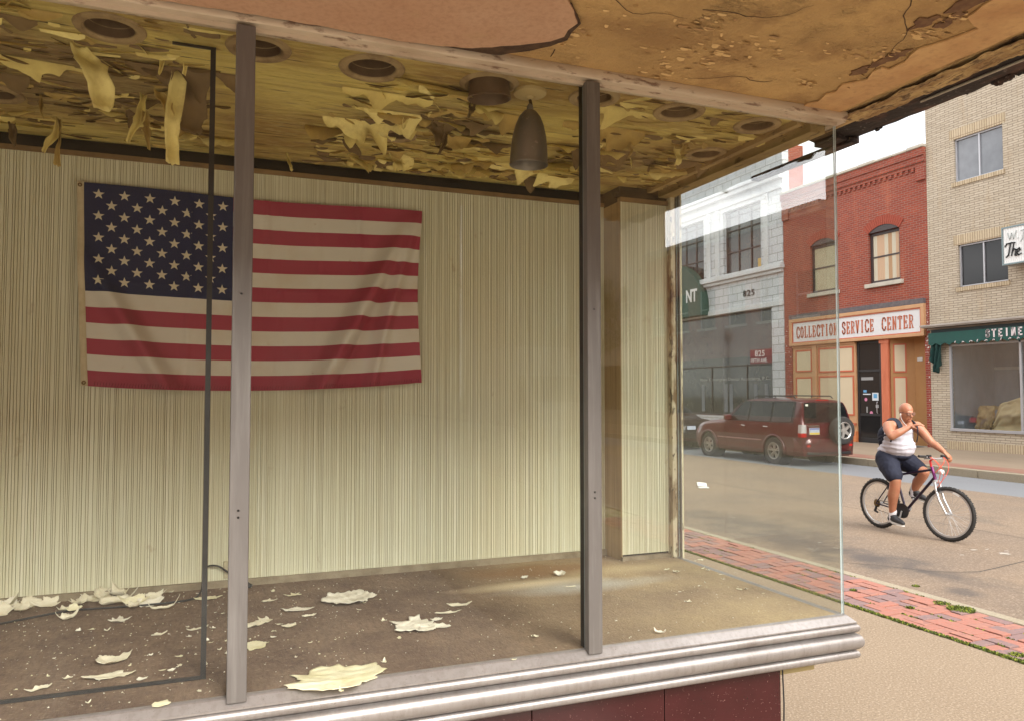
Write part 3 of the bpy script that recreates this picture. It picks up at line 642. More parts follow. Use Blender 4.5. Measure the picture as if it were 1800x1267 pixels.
def outline(px, z, j=0):
    out = []; rd = random.Random(4)
    P = [at(x, y, 'z', z) for x, y in px]
    for a, c in zip(P, P[1:]+P[:1]):
        L = (c-a).length; n = max(1, int(L/.03)) if L < .8 else 1
        for i in range(n):
            q = a.lerp(c, i/n); out.append((q.x+rd.uniform(-j, j), q.y+rd.uniform(-j, j)))
    return out
def sheetpoly(name, pts, z, th, m, parent, curl=.03, cw=.12):
    mb = MB(); n = len(pts); mb.prism(pts, 'z', z, z+th); return mb.build(name, m, parent)
sk = [(560, 46), (620, 58), (700, 72), (760, 80), (830, 86), (880, 82), (930, 78), (968, 74), (990, 66), (1000, 54), (1016, 42), (1010, 30), (1003, 12), (990, -10), (985, -220), (300, -300), (60, -100), (60, -18), (300, 4), (430, 24)]
sheetpoly('plaster_skin', outline(sk, zs, .003), zs, .006, skin_m, SF)
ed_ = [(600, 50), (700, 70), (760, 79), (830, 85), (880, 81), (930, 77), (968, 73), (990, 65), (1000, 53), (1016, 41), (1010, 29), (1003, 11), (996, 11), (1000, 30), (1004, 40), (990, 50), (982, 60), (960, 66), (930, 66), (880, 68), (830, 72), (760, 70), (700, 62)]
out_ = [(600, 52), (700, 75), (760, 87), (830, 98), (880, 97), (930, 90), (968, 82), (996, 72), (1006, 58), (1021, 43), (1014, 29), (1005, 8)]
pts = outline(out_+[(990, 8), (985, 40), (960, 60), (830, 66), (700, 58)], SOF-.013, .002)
sheetpoly('skin_shadow_strip', pts, SOF-.013, .004, mat('painted_edge_shadow', (.055, .03, .018), .95, layers=[(30, (1, 1, 1), .4, .7, (.14, .08, .04), .6)]), SF)  # dark strip stands in for the shade along the sagging skin edge
sk2 = [(1395, 196), (1420, 184), (1437, 180), (1450, 168), (1470, 163), (1480, 150), (1502, 146), (1525, 141), (1532, 128), (1550, 120), (1562, 124), (1590, 110), (1600, 98), (1612, 88), (1660, 74), (1700, 60), (1718, 52), (1700, 32), (1724, 14), (1745, 0), (1770, -20), (1850, -60), (1990, -20), (1850, 30), (1745, 80), (1640, 124), (1550, 164), (1475, 198)]
sheetpoly('plaster_skin', outline(sk2, SOF-.008, .003), SOF-.008, .006, mat('tan_plaster_skin', (.58, .36, .16), .85, layers=[(4, (1, 1, 1), .4, .65, (.42, .22, .09), .8), (40, (1, 1, 1), .5, .7, (.30, .17, .08), .4)], bumps=[(14, (1, 1, 1), .4, .01)]), SF)
mb = MB(); rd = random.Random(9)
for px, py, s in ((1625, 45, 1), (1700, 10, 1.3), (1660, 48, .7), (1580, 100, .8), (1560, 108, 1), (1510, 130, .8), (1680, 35, .7), (1540, 118, .6), (1720, 6, .8)):
    c = at(px, py, 'z', SOF-.012); pts = []
    for k in range(11): q = .045*s*rd.uniform(.4, 1); pts.append((c.x+q*math.cos(k*.571), c.y+1.5*q*math.sin(k*.571)))
    MB().prism(pts, 'z', SOF-.004-.001*s, SOF-.001).build('plaster_scar', mat('exposed_brown', (.13, .065, .035), .95, layers=[(30, (1, 1, 1), .4, .7, (.25, .14, .06), .7)]), SF)
sf = MB(); r9 = random.Random(77)
def chipat(x, y, n, sp, mx=.05):
    for _ in range(n):
        sf.mi = r9.choice((0, 0, 1)); lip(sf, x+r9.gauss(0, sp), min(2.38, y+r9.gauss(0, sp*.6)), r9.uniform(.008, mx), r9.uniform(.004, .016), r9.uniform(.2, .9), r9.choice((-1, 1)), r9.random()*99, zc=SOF)
for px, py, n, sp, m_ in ((1225, 45, 26, .06, .04), (1250, 95, 40, .08, .04), (1330, 85, 26, .07, .04), (1180, 110, 22, .06, .03), (1420, 145, 26, .03, .03), (1160, 130, 12, .05, .03), (1500, 95, 16, .05, .03), (1560, 95, 22, .03, .04), (1620, 60, 22, .03, .05), (1010, 60, 14, .03, .03), (985, 72, 12, .02, .03), (1100, 40, 10, .08, .02), (1680, 30, 16, .03, .05)):
    c = at(px, py, 'z', SOF)
    if c.x < 2.33: chipat(c.x, c.y, n, sp, m_)
for _ in range(60): chipat(r9.uniform(.9, 2.3), r9.uniform(1.4, 2.37), 1, .01, .02)
sf.v = [v for v in sf.v]
sfo = sf.build('stucco_chips', [mat('chip_tan', (.62, .42, .19), .9), mat('chip_brown', (.36, .22, .10), .9)], SF, smooth='all'); sfo['kind'] = 'stuff'
ck = MB()
for (x, y, a, n) in ((1.05, 2.3, 1.0, 16), (1.75, 1.6, .4, 26), (2.2, 2.1, 2.2, 14), (1.35, 1.9, -.3, 12), (.95, 1.95, .2, 14), (1.9, 2.25, 2.9, 12)):
    P_ = [Vector((x, y, 0))]
    for k in range(n): a += r9.uniform(-.6, .6); P_.append(P_[-1]+Vector((math.cos(a), math.sin(a), 0))*.03)
    for i, (p, q) in enumerate(zip(P_, P_[1:])):
        if max(p.x, q.x) > 2.37 or max(p.y, q.y) > 2.38: break
        w_ = .0016*(1-i/n)+.0006; nn = (q-p).normalized().cross(Vector((0, 0, 1)))*w_
        ck.add([(p.x-nn.x, p.y-nn.y, SOF-.0012), (q.x-nn.x, q.y-nn.y, SOF-.0012), (q.x+nn.x, q.y+nn.y, SOF-.0012), (p.x+nn.x, p.y+nn.y, SOF-.0012)], [(0, 1, 2, 3)])
ck.build('stucco_crack', mat('crack_dark', (.08, .045, .025), 1), SF)
band = MB()
def bandf(u, v):
    x = 2.397+u*.115; y = .39+2.05*v
    return Vector((x, y, SOF-.012+.010*noise.noise((x*30, y*12, 0))+.006*noise.noise((x*70, y*50, 2))))
band.grid(bandf, 12, 140)
band.box(2.388, 2.515, .39, YG+1.2, SOF+.002, SOF+.12)
band_m = mat('flaking_fascia', (.52, .36, .16), .9, layers=[(9, (2, .5, 1), .4, .6, (.24, .13, .05), .85), (30, (2, .5, 1), .52, .60, (.09, .05, .03), .85), (50, (1, 1, 1), .5, .7, (.70, .52, .26), .4)], bumps=[(26, (2, .5, 1), .9, .015)])
band.build('fascia_band', band_m, SF, smooth=True)
box('fascia_seam', (2.383, 2.399, .39, YG+.02, SOF+.006, SOF+.03), dark_m, SF)
sweep = MB(); sweep.box(2.40, 2.42, YG, YP+.1, SOF-.03, SOF+.001); sweep.build('side_header', MATS['header_metal'], SF)
# dark gutter hanging outside the band, ragged lower edge
rust = mat('rusty_gutter', (.030, .022, .020), .8, .2, layers=[(14, (1, .4, 1), .5, .66, (.12, .055, .035), .7), (50, (1, 1, 1), .6, .7, (.35, .30, .27), .35)], bumps=[(30, (1, .5, 1), .6, .01)])
g = MB()
gy = [.37+.02*i for i in range(121)]
pr = []
for i, y in enumerate(gy):
    rag = .010*noise.noise((y*2.2, 1, 0))+.012*max(0, noise.noise((y*9, 4, 0)))
    if 1.1 < y < 1.45: rag += .0
    pr.append([(2.516, y, SOF+.10), (2.516, y, SOF+.020), (2.56, y, SOF+.008-rag*.4), (2.62, y, SOF-.004-rag), (2.675, y, SOF+.0-rag), (2.70, y, SOF+.035), (2.705, y, SOF+.12)])
vs = [p for r_ in pr for p in r_]; g.add(vs, [(i*7+j, (i+1)*7+j, (i+1)*7+j+1, i*7+j+1) for i in range(len(gy)-1) for j in range(6)])
g.add([pr[-1][j] for j in range(7)], [tuple(range(7))])
g.build('gutter', rust, SF, smooth=True)
# pipe, hook and torn scraps
MB().tube([(2.575, 2.2, SOF-.002), (2.575, .9, SOF-.004)], .0055, 8).build('conduit', mat('grey_conduit', (.40, .36, .30), .5, .6), SF, smooth=True)
MB().tube([(2.575, 1.36, SOF-.006), (2.60, 1.35, SOF-.028), (2.64, 1.34, SOF-.030), (2.70, 1.27, SOF-.012)], .008, 8).build('conduit_hook', MATS['grey_conduit'], SF, smooth=True)
mb = MB(); mb.box(2.62, 2.67, 2.60, 3.28, SOF-.035, SOF-.010); mb.box(2.56, 2.69, 2.62, 2.76, SOF-.02, SOF+.05); mb.build('outer_rail', rust, SF, bevel=.004)
for px, py, s in ((1483, 240, 1), (1542, 236, 1), (1548, 232, .7), (1600, 205, .5), (1684, 175, .8), (1700, 168, 1.3), (1760, 148, 1.8), (1775, 142, 1.6), (1790, 128, 2.4), (1750, 152, 1.4), (1765, 135, 2)):
    c = at(px, py-6, 'x', 2.67); mb = MB()
    o_ = rd.uniform(0, 50)
    mb.lathe([(max(.0003, .011*s*math.cos(a)), .010*s*math.sin(a)) for a in [-1.57+3.14*k/8 for k in range(9)]], Tm((c.x, c.y, c.z+.006), (rd.uniform(0, 1), rd.uniform(0, 1), 0), (1, 1.5, 1)), 12)
    mb.v = [tuple(Vector(v)+Vector((0, .5, 1))*.010*s*noise.noise(Vector(v)*90+Vector((o_, 0, 0)))) for v in mb.v]
    mb.build('torn_scrap', rust, SF)
# shop body above and behind
shop_brick = brick_mat('shop_brick', (.30, .17, .10), (.36, .21, .13), (.35, .32, .27), .21, .075, .008)
box('upper_wall', (-8, 2.34, .42, YB+3, SOF+.125, 6.6), shop_brick, SF)
box('shop_side', (-8, 2.33, YB+.13, YB+3, 0, SOF+.12), shop_brick, SF)
# ================================================================ pendant light
c = at(952, 150, 'z', CEIL)
PL = thing('pendant_light', 'brown metal bullet-shaped lamp hanging from the peeling ceiling', 'lamp', (1.085, 2.60, CEIL))
lampm = mat('brown_lamp_metal', (.22, .205, .185), .42, .7, layers=[(8, (1, 1, .3), .4, .7, (.22, .18, .14), .6), (60, (1, 1, 1), .64, .7, (.5, .46, .4), .5)])
MB().lathe([(.062, 0), (.060, -.010), (.045, -.017), (.018, -.019), (.010, -.03), (.001, -.03)], Matrix(), 28).build('ceiling_plate', mat('plate_paint', (.46, .35, .16), .6), PL, smooth=True, local=True)
MB().tube([(0, 0, -.03), (.004, -.002, -.052)], .006, 10).build('stem', mat('brass_dark', (.10, .07, .04), .4, .8), PL, smooth=True, local=True)
pr = [(.007, -.045), (.011, -.053), (.013, -.062), (.0115, -.066), (.024, -.074), (.040, -.094), (.0525, -.125), (.0615, -.163), (.067, -.205), (.0695, -.245), (.070, -.266), (.0715, -.270), (.0705, -.274), (.068, -.270), (.064, -.22), (.054, -.16), (.03, -.10), (.001, -.085)]
MB().lathe(pr, Tm((.002, 0, 0), (R(1.5), R(1), 0)), 40).build('lamp_shade', lampm, PL, smooth=True, local=True)
# ================================================================ flag
FY = YB-.012
FL = thing('flag', 'faded american flag pinned on the ribbed back wall', 'flag', (.22, FY, 1.72))
xa, xb = -.527, .985
def warp(s, t):
    """s 0..1 from hoist to fly, t 0..1 from top to bottom"""
    x = xa+(xb-xa)*s
    top = 2.624 + .004*math.sin(s*9) - .010*math.sin(math.pi*s)
    bot = 1.742 - .030*math.sin(math.pi*min(1, s*1.02))**.8 + .020*s
    x += -.012*math.sin(math.pi*t)*s**6 + (.034*t**1.3)*(1-s)**5 - .012*(s**8)*(1-abs(2*t-1))
    z = top+(bot-top)*t
    def ridge(d, w): return math.exp(-(d/w)**2)
    y = .010+.012*math.sin(s*7+1)*t + .010*math.sin(s*19+t*3)*t
    # diagonal fold from the upper fly corner
    u = (1-s)*1.5; v = t*.88
    d = (u - v*.55 - .02); y += .105*ridge(d, .060)*min(1, t*2.2)
    d = (u - v*.28 - .01); y += .05*ridge(d, .030)*min(1, t*2)
    y -= .03*ridge((u-v*.42-.02), .035)*min(1, t*2)
    # folds falling from the hoist corner
    d = (s*1.5 - .02 - (v-.35)*.62); y += .085*ridge(d, .055)*max(0, min(1, (t-.3)*2.2))
    d = (s*1.5 - .12 - (v-.4)*.5); y -= .010*ridge(d, .04)*max(0, min(1, (t-.3)*2.2))
    d = (s*1.5 - .86 - (t-.5)*.10); y += .016*ridge(d, .05)*max(0, t-.25)
    # ironed creases
    for cs, amp in ((.283, .007), (.505, .009), (.545, .005), (.79, .008), (.66, .004), (.40, .003)):
        y += amp*(max(0, 1-abs(s-cs-.006*math.sin(t*5))/.010))
    for ct in (.48,): y += .003*max(0, 1-abs(t-ct)/.01)
    y = max(.004, y+.003*noise.noise((s*9, t*7, 1)))
    return Vector((x, FY-y, z))
stripe_r = mat('flag_red', (.33, .032, .066), .75, layers=[(2.2, (1, 1, 1), .4, .7, (.38, .05, .085), .7), (200, (1, 1, 1), .4, .7, (.30, .04, .05), .3)])
stripe_w = mat('flag_white', (.66, .63, .55), .75, layers=[(2.5, (1, 1, 1), .45, .65, (.54, .44, .30), .6), (12, (1, 1, 1), .68, .74, (.36, .22, .07), .7)])
canton_m = mat('flag_blue', (.006, .012, .058), .8, layers=[(3, (1, 1, 1), .4, .7, (.010, .018, .08), .6)])
mb = MB(); nu, nv = 150, 104
vs = [warp(i/nu, j/nv) for i in range(nu+1) for j in range(nv+1)]; fs = []
mb.v = [tuple(v) for v in vs]; CW = .405
for i in range(nu):
    for j in range(nv):
        st = j*13//nv
        mb.f.append([i*(nv+1)+j, i*(nv+1)+j+1, (i+1)*(nv+1)+j+1, (i+1)*(nv+1)+j]); mb.m.append(2 if (st < 7 and (i+.5)/nu < CW) else (0 if st % 2 == 0 else 1))
# 50 stars follow the cloth
for r_ in range(9):
    cols = 6 if r_ % 2 == 0 else 5
    for c_ in range(cols):
        s0 = (.030 + (c_*2+(r_ % 2))*CW/12*1.0+.010)*1.0; t0 = (7/13)*(r_+1)/10
        pts = []
        for k in range(10):
            q = (.0245 if k % 2 == 0 else .0098); a = math.pi/2+k*math.pi/5
            p = warp(s0+q*math.cos(a)/1.512, t0-q*math.sin(a)/.9); p.y -= .0016; pts.append(p)
        cc = warp(s0, t0); cc.y -= .0022
        mb.mi = 3; mb.add(pts+[cc], [(k, 10, (k+1) % 10) for k in range(10)])
cloth = mb.build('flag_cloth', [stripe_r, stripe_w, canton_m, mat('star_white', (.62, .56, .42), .8)], FL, smooth='all')
hb = MB()
def hoist(a, b):
    p = warp(0, b); q = warp(0, min(1, b)); return Vector((p.x-.022+.026*a, p.y-.003-.004*math.sin(a*3.1), p.z+(.004 if b == 0 else 0)))
hb.grid(lambda a, b: hoist(a, b), 4, 60)
hoist_o = hb.build('hoist_band', mat('canvas_band', (.58, .50, .33), .8, layers=[(30, (1, 1, 1), .4, .7, (.42, .34, .19), .5)]), FL, smooth='all')
for tt in (.018, .985):
    p = hoist(.45, tt); MB().lathe([(.004, .0), (.009, 0), (.0085, -.003), (.004, -.003)], Tm((p.x, p.y-.004, p.z), (R(-90), 0, 0)), 14, closed=True).build('grommet', mat('old_brass', (.20, .13, .05), .4, .8), hoist_o, smooth=True)
# stitched hem
hm = MB()
for k in range(120):
    s = .02+k*.0082
    if s > .99: break
    p = warp(s, .992); q = warp(s+.003, .975); hm.tube([p+Vector((0, -.002, -.004)), q+Vector((0, -.002, 0))], .0011, 4)
hm.build('hem_stitching', mat('hem_thread', (.20, .02, .035), .8), cloth)

# ================================================================ fallen paint
fl_m = [mat('fallen_cream', (.74, .70, .56), .8, layers=[(14, (1, 1, 1), .4, .7, (.55, .47, .28), .6)]),
        mat('fallen_white', (.82, .79, .68), .8, layers=[(20, (1, 1, 1), .4, .7, (.5, .44, .32), .5)]),
        mat('fallen_yellow', (.74, .70, .50), .8, layers=[(10, (1, 1, 1), .45, .7, (.50, .42, .16), .6)])]
def flake_mesh(w, h, seed, curl=.3, rough=.35, grid=16, ridg=0, frac=.0):
    """a curled irregular chip; cells outside a noisy outline are dropped"""
    rd = random.Random(seed); off = rd.uniform(0, 90); mb = MB(); n = grid; m = max(5, int(grid*h/w))
    def P(a, b):
        x, y = (a-.5)*w, (b-.5)*h; ed = abs(a-.5)*2; edb = abs(b-.5)*2
        z = .003 + curl*w*.35*max(0, (ed-.3))**2 + curl*h*.5*max(0, edb-.35)**2 + .006*abs(noise.noise((x*25+off, y*25, 0)))*(1+ridg)
        if ridg: z += .004*ridg*(abs(math.sin(x*95+2*noise.noise((x*20, y*20+off, 0)))))*(.5+.5*math.sin(y*70))
        jx = .004*noise.noise((x*40, y*40+off, 5)); return Vector((x+jx*1.5, y+jx, max(.0022, z)))
    K = (rd.randint(18, 26) if grid > 20 else rd.randint(11, 17)) if grid > 10 else rd.randint(6, 9); cor = []
    for q in range(K): cor.append((2*math.pi*(q+rd.uniform(-.42, .42))/K, 1.08-rough*rd.uniform(0, 1.5)))
    cor.sort(); NA = 72 if grid > 10 else 24; NR = max(5, n//2)
    def rad(a):
        a %= 2*math.pi; L_ = [(cor[-1][0]-2*math.pi, cor[-1][1])]+cor+[(cor[0][0]+2*math.pi, cor[0][1])]
        for (a0, r0), (a1, r1) in zip(L_, L_[1:]):
            if a0 <= a <= a1:
                x0, y0, x1, y1 = r0*math.cos(a0), r0*math.sin(a0), r1*math.cos(a1), r1*math.sin(a1); c_, s_ = math.cos(a), math.sin(a)
                den = (x1-x0)*s_-(y1-y0)*c_
                return abs((x1*y0-x0*y1)/den) if abs(den) > 1e-6 else r0
        return 1
    jit = [1+.05*rd.uniform(-1, 1) for _ in range(NA)]
    mb.v.append(tuple(P(.5, .5)))
    for k_ in range(NA):
        a = 2*math.pi*k_/NA; r_ = rad(a)*jit[k_]
        for q in range(1, NR+1): mb.v.append(tuple(P(.5+.5*r_*q/NR*math.cos(a), .5+.5*r_*q/NR*math.sin(a))))
    for k_ in range(NA):
        a, b_ = 1+k_*NR, 1+((k_+1) % NA)*NR; mb.f.append([0, a, b_]); mb.m.append(0)
        for q in range(NR-1): mb.f.append([a+q, a+q+1, b_+q+1, b_+q]); mb.m.append(0)
    return mb
def put_flake(px, py, w, h, rz, seed, label, m=0, curl=.3, group=None, rough=.35, ridg=0, grid=18, z=0, tilt=0):
    w *= 1.12; h *= 1.3
    c = at(px, py, 'z', FLOOR)
    o = flake_mesh(w, h, seed, curl, rough, grid, ridg).build('paint_flake', fl_m[m], smooth='all')
    o.location = (c.x, min(c.y, YB-.05), FLOOR+z+.0005); o.rotation_euler = (tilt, 0, rz)
    sl = o.modifiers.new('solid', 'SOLIDIFY'); sl.thickness = .0016; sl.offset = 1
    return tag(o, label, 'paint flake', group)
G = 'large fallen paint flakes'
put_flake(598, 1192, .30, .17, .05, 1, 'large pale yellow paint sheet lying near the front sill', 2, .12, G, .28, grid=26)
put_flake(612, 1054, .22, .17, .1, 2, 'large rippled grey-cream paint sheet towards the back wall', 1, .25, G, .2, 1.2, grid=26)
put_flake(728, 1102, .19, .17, -.5, 3, 'rippled triangular grey paint sheet in the middle of the carpet', 1, .2, G, .35, 1, grid=24)
put_flake(752, 1108, .07, .05, .2, 4, 'small curled flake touching the lower edge of the triangular sheet', 1, .8, G)
put_flake(775, 1102, .08, .04, -.3, 5, 'narrow torn flake just right of the triangular sheet', 1, .5, G)
put_flake(768, 1090, .05, .03, .3, 17, 'tiny flake above the torn one beside the triangular sheet', 1, .5, G)
put_flake(785, 1078, .11, .025, -.12, 6, 'thin sliver of paint above the triangular sheet', 0, .4, G)
put_flake(806, 1065, .10, .03, -.1, 7, 'pointed sliver farthest right of the mid-floor group', 0, .5, G)
put_flake(448, 1137, .09, .09, .3, 8, 'pale yellow flake right beside the foot of the left mullion', 2, .15, G)
put_flake(443, 1100, .10, .07, .4, 9, 'pile of curled cream chips behind the left mullion foot', 0, .6, G)
put_flake(465, 1094, .06, .06, 1.1, 19, 'rounded curl of paint right of the chips by the mullion', 0, 1.1, G)
put_flake(508, 1102, .05, .045, .5, 10, 'single cupped cream flake between mullion and large sheets', 0, .8, G)
put_flake(523, 1073, .14, .05, -.05, 11, 'long shallow curved flake left of the rippled sheet', 1, .6, G)
put_flake(473, 1057, .08, .03, .1, 12, 'ragged thin flake lying flat behind the mullion', 0, .3, G, .5)
put_flake(518, 1047, .09, .04, -.2, 13, 'yellowish ragged flake close to the back wall', 2, .5, G, .5)
put_flake(543, 1084, .055, .02, .15, 14, 'short rolled flake below the long curved one', 0, .8, G)
put_flake(198, 1163, .10, .08, .3, 15, 'folded leaf-like cream flake on the left carpet', 0, .9, G)
put_flake(195, 1190, .14, .06, .12, 16, 'layered flat flake in front of the folded leaf-like one', 0, .3, G, .5)
put_flake(68, 1213, .07, .025, .5, 18, 'curled sliver nearest the lower left corner', 0, .7, G)
put_flake(210, 1092, .08, .06, -.3, 20, 'curled grey-cream flake in front of the left heap', 1, .7, G, .5)
put_flake(278, 1117, .06, .018, .35, 21, 'rolled sliver pointing right on the left carpet', 0, .9, G)
put_flake(250, 1195, .03, .02, .5, 22, 'tiny chip right of the layered flat flake', 1, .5, G)
put_flake(283, 1240, .05, .035, 0, 23, 'pale chip lying against the front sill', 2, .3, G)
put_flake(345, 1107, .08, .03, .2, 24, 'thin ragged flake crossed by the black frame', 0, .6, G, .5)
put_flake(365, 1053, .11, .05, 0, 25, 'broad cream flake behind the black frame', 2, .4, G)
put_flake(983, 1011, .06, .06, .2, 26, 'upright folded chip near the right mullion', 1, 1.8, G)
put_flake(922, 1016, .05, .03, .5, 27, 'grey chip left of the upright folded one', 1, .7, G)
put_flake(1160, 1113, .035, .04, .7, 28, 'standing white chip alone near the corner sill', 1, 1.6, G)
put_flake(1003, 1032, .06, .015, -.2, 29, 'small splinter in front of the upright chip', 0, .4, G)
# heap by the wall at the left
rd = random.Random(31)
for k, (px, py, w, h) in enumerate(((12, 1058, .14, .09), (55, 1060, .12, .06), (40, 1075, .10, .05), (85, 1068, .11, .05), (5, 1078, .10, .06), (140, 1066, .07, .06), (170, 1052, .10, .05), (186, 1043, .08, .07), (212, 1043, .09, .08), (200, 1062, .16, .05), (235, 1064, .12, .04), (232, 1070, .06, .05), (262, 1062, .10, .05), (285, 1072, .12, .02), (150, 1058, .10, .04), (110, 1074, .05, .04), (118, 1090, .08, .03), (268, 1055, .09, .05), (20, 1066, .1, .05), (128, 1077, .06, .03))):
    put_flake(px, py, w, h, rd.uniform(-.6, .6), 200+k, 'curled cream paint chip in the heap along the foot of the left wall', rd.choice((0, 0, 1, 2)), rd.uniform(1.0, 2.6), 'paint chips heaped along the left wall', .35, grid=12, z=rd.uniform(0, .02), tilt=rd.uniform(.0, .7))
# mid-sized chips scattered about: copies of a few kinds
protos = []
for k in range(6):
    o = flake_mesh(.045, .03, 300+k, 1.0, .4, 8).build('paint_flake', fl_m[k % 3], smooth='all'); protos.append(o)
spots = [(300, 1040), (348, 1044), (372, 1093), (392, 1078), (375, 1105), (398, 1127), (386, 1142), (363, 1127), (370, 1130), (316, 1170), (297, 1115), (160, 1108), (188, 1109), (95, 1157), (85, 1189), (120, 1192), (138, 1110), (28, 1213), (155, 1236), (265, 1152), (228, 1170), (330, 1102), (333, 1119), (315, 1155), (360, 1168), (312, 1172), (285, 1178), (350, 1215), (300, 1180), (480, 1040), (492, 1098), (560, 1035), (640, 1060), (675, 1092), (697, 1040), (702, 1122), (675, 1165), (673, 1182), (545, 1130), (520, 1155), (480, 1120), (480, 1110), (632, 1072), (868, 1152), (903, 1160), (940, 1120), (1195, 1040), (1172, 1002), (1188, 1006), (1206, 1058), (1235, 1000), (1212, 1058), (1245, 1003), (1232, 985), (1268, 1010), (1312, 1036), (1342, 1043), (1230, 1030), (1272, 1018), (1300, 1036), (1240, 1025), (1110, 1020), (600, 1216), (560, 1206), (360, 1067), (395, 1041), (430, 1120), (400, 1150), (1222, 986), (1190, 1005)]
for k, (px, py) in enumerate(spots):
    o = protos[k % 6] if k < 6 else protos[k % 6].copy()
    if k >= 6: COL.objects.link(o)
    c = at(px, py, 'z', FLOOR); s = rd.uniform(.35, .95); o.location = (c.x, min(c.y, YB-.03), FLOOR+.0005); o.rotation_euler = (0, 0, rd.uniform(0, 6.3)); o.scale = (s, s, s*rd.uniform(.6, 1.6))
    tag(o, 'small cream paint chip lying loose on the worn carpet', 'paint chip', 'small paint chips scattered on the carpet')
cr_ = MB()
for k in range(1900):
    x, y = rd.uniform(-1, 2.3), rd.uniform(2.47, 3.77)
    if x > .5 and rd.random() < .55: continue
    s = rd.uniform(.0012, .0036)*(1.7 if rd.random() < .12 else 1); a = rd.uniform(0, 6.3); cr_.mi = rd.choice((0, 1, 2))
    cr_.add([(x+s*math.cos(a), y+s*math.sin(a), FLOOR+.001), (x+s*math.cos(a+2), y+s*math.sin(a+2), FLOOR+.0035), (x+1.4*s*math.cos(a+4.2), y+1.4*s*math.sin(a+4.2), FLOOR+.0015)], [(0, 1, 2)])
tag(cr_.build('paint_crumbs', fl_m), 'tiny crumbs of cream paint strewn over the carpet', 'paint crumbs', kind='stuff')
# cable along the floor and plug
pts = [at(x, y, 'z', FLOOR) for x, y in ((-40, 1106), (60, 1086), (130, 1074), (240, 1066), (330, 1056), (352, 1043))]
pp = [(p.x, min(p.y, YB-.02), FLOOR+.005) for p in pts]
a = at(362, 997, 'y', YB-.03); b2 = at(382, 994, 'y', YB-.03); c3 = at(401, 1005, 'y', YB-.025); d4 = at(420, 1015, 'y', YB-.03); e5 = at(433, 1026, 'y', YB-.05)
path = [Vector(p) for p in pp]+[a+Vector((-.012, 0, -.06)), a, b2, c3, d4, e5]
sm = []
for i in range(len(path)-1):
    p0, p1, p2, p3 = path[max(0, i-1)], path[i], path[i+1], path[min(len(path)-1, i+2)]
    for k in range(6):
        t = k/6; sm.append(.5*((2*p1)+(-p0+p2)*t+(2*p0-5*p1+4*p2-p3)*t*t+(-p0+3*p1-3*p2+p3)*t**3))
CB = thing('power_cable', 'black power cable trailing along the wall to the outlet', 'cable', (pp[2][0], pp[2][1], FLOOR))
MB().tube(sm+[path[-1]], .0042, 6).build('cord', black_m, CB, smooth=True)
MB().tube([e5+Vector((-.005, 0, .005)), e5+Vector((.02, -.01, -.012))], [.011, .012], 10).build('plug', black_m, CB, smooth=True)
# ================================================================ ACROSS THE STREET (facades on x = 20.5 facing -x)
FX = 20.5
red_brick = brick_mat('red_brick', (.32, .060, .028), (.22, .040, .022), (.27, .17, .13), .215, .072, .009, stain=((.50, .16, .08), .35))
red_brick_b = brick_mat('red_brick_soldier', (.44, .085, .035), (.34, .055, .026), (.34, .20, .14), .24, .075, .009, swap=True, offset=0)
cream_brick = brick_mat('cream_brick', (.52, .445, .34), (.43, .36, .265), (.19, .145, .11), .30, .068, .0085, stain=((.40, .27, .14), .35), dirt=.15)
cream_soldier = brick_mat('cream_brick_soldier', (.54, .44, .30), (.44, .35, .225), (.22, .14, .08), .32, .075, .009, swap=True, offset=0)
tile_m = brick_mat('white_glazed_tile', (.56, .57, .59), (.48, .49, .52), (.18, .18, .18), .62, .325, .014, rough=.35, stain=((.42, .40, .38), .4), dirt=.12, bstr=.3)
stone_m = mat('pale_stone', (.52, .48, .40), .85, layers=[(3, (1, 1, 1), .4, .7, (.36, .33, .27), .6), (40, (1, 1, 1), .5, .7, (.28, .25, .2), .3)])
white_trim = mat('glazed_white_trim', (.56, .57, .59), .4, layers=[(2, (1, 1, .4), .45, .7, (.44, .42, .40), .5)])
winglass = mat('dark_window_glass', (.020, .019, .019), .06, 0, spec=.45)
grey_glass = mat('grey_window_glass', (.13, .14, .155), .12, 0, layers=[(1.2, (1, 1, 1), .35, .65, (.22, .23, .25), .8)], spec=.8)
frame_dark = mat('dark_window_frame', (.045, .030, .028), .5)
frame_alu = mat('window_aluminium', (.48, .48, .50), .4, .5)
roof_m = mat('tar_roof', (.05, .05, .05), .9)
def facade(name, y0, y1, z0, z1, holes, m, parent, depth=.18, back=9):
    mb = MB(); pierced(mb, y0, y1, z0, z1, holes, FX, depth, facf)
    mb.add([(FX, y0, z0), (FX+back, y0, z0), (FX+back, y0, z1), (FX, y0, z1), (FX, y1, z0), (FX+back, y1, z0), (FX+back, y1, z1), (FX, y1, z1)],
           [(0, 3, 2, 1), (4, 5, 6, 7), (3, 7, 6, 2), (1, 2, 6, 5)])
    o = mb.build(name, m, parent); return o
def sash_window(parent, y0, y1, z0, z1, m=winglass, fm=frame_dark, rails=(.5,), stiles=(), x=FX+.13, fw=.06, cols=None, gname='pane'):
    f = MB(); f.box(x-.05, x+.03, y0, y0+fw, z0, z1); f.box(x-.05, x+.03, y1-fw, y1, z0, z1); f.box(x-.05, x+.03, y0+fw, y1-fw, z0, z0+fw); f.box(x-.05, x+.03, y0+fw, y1-fw, z1-fw, z1)
    for r_ in rails: z = z0+(z1-z0)*r_; f.box(x-.045, x+.025, y0+fw, y1-fw, z-.025, z+.025)
    for s_ in stiles: y = y0+(y1-y0)*s_; f.box(x-.043, x+.023, y-.022, y+.022, z0+fw, z1-fw)
    fo = f.build('window', fm, parent, bevel=.004)
    g = MB(); g.box(x, x+.012, y0+fw*.5, y1-fw*.5, z0+fw*.5, z1-fw*.5); g.build(gname, m, fo)
    return fo
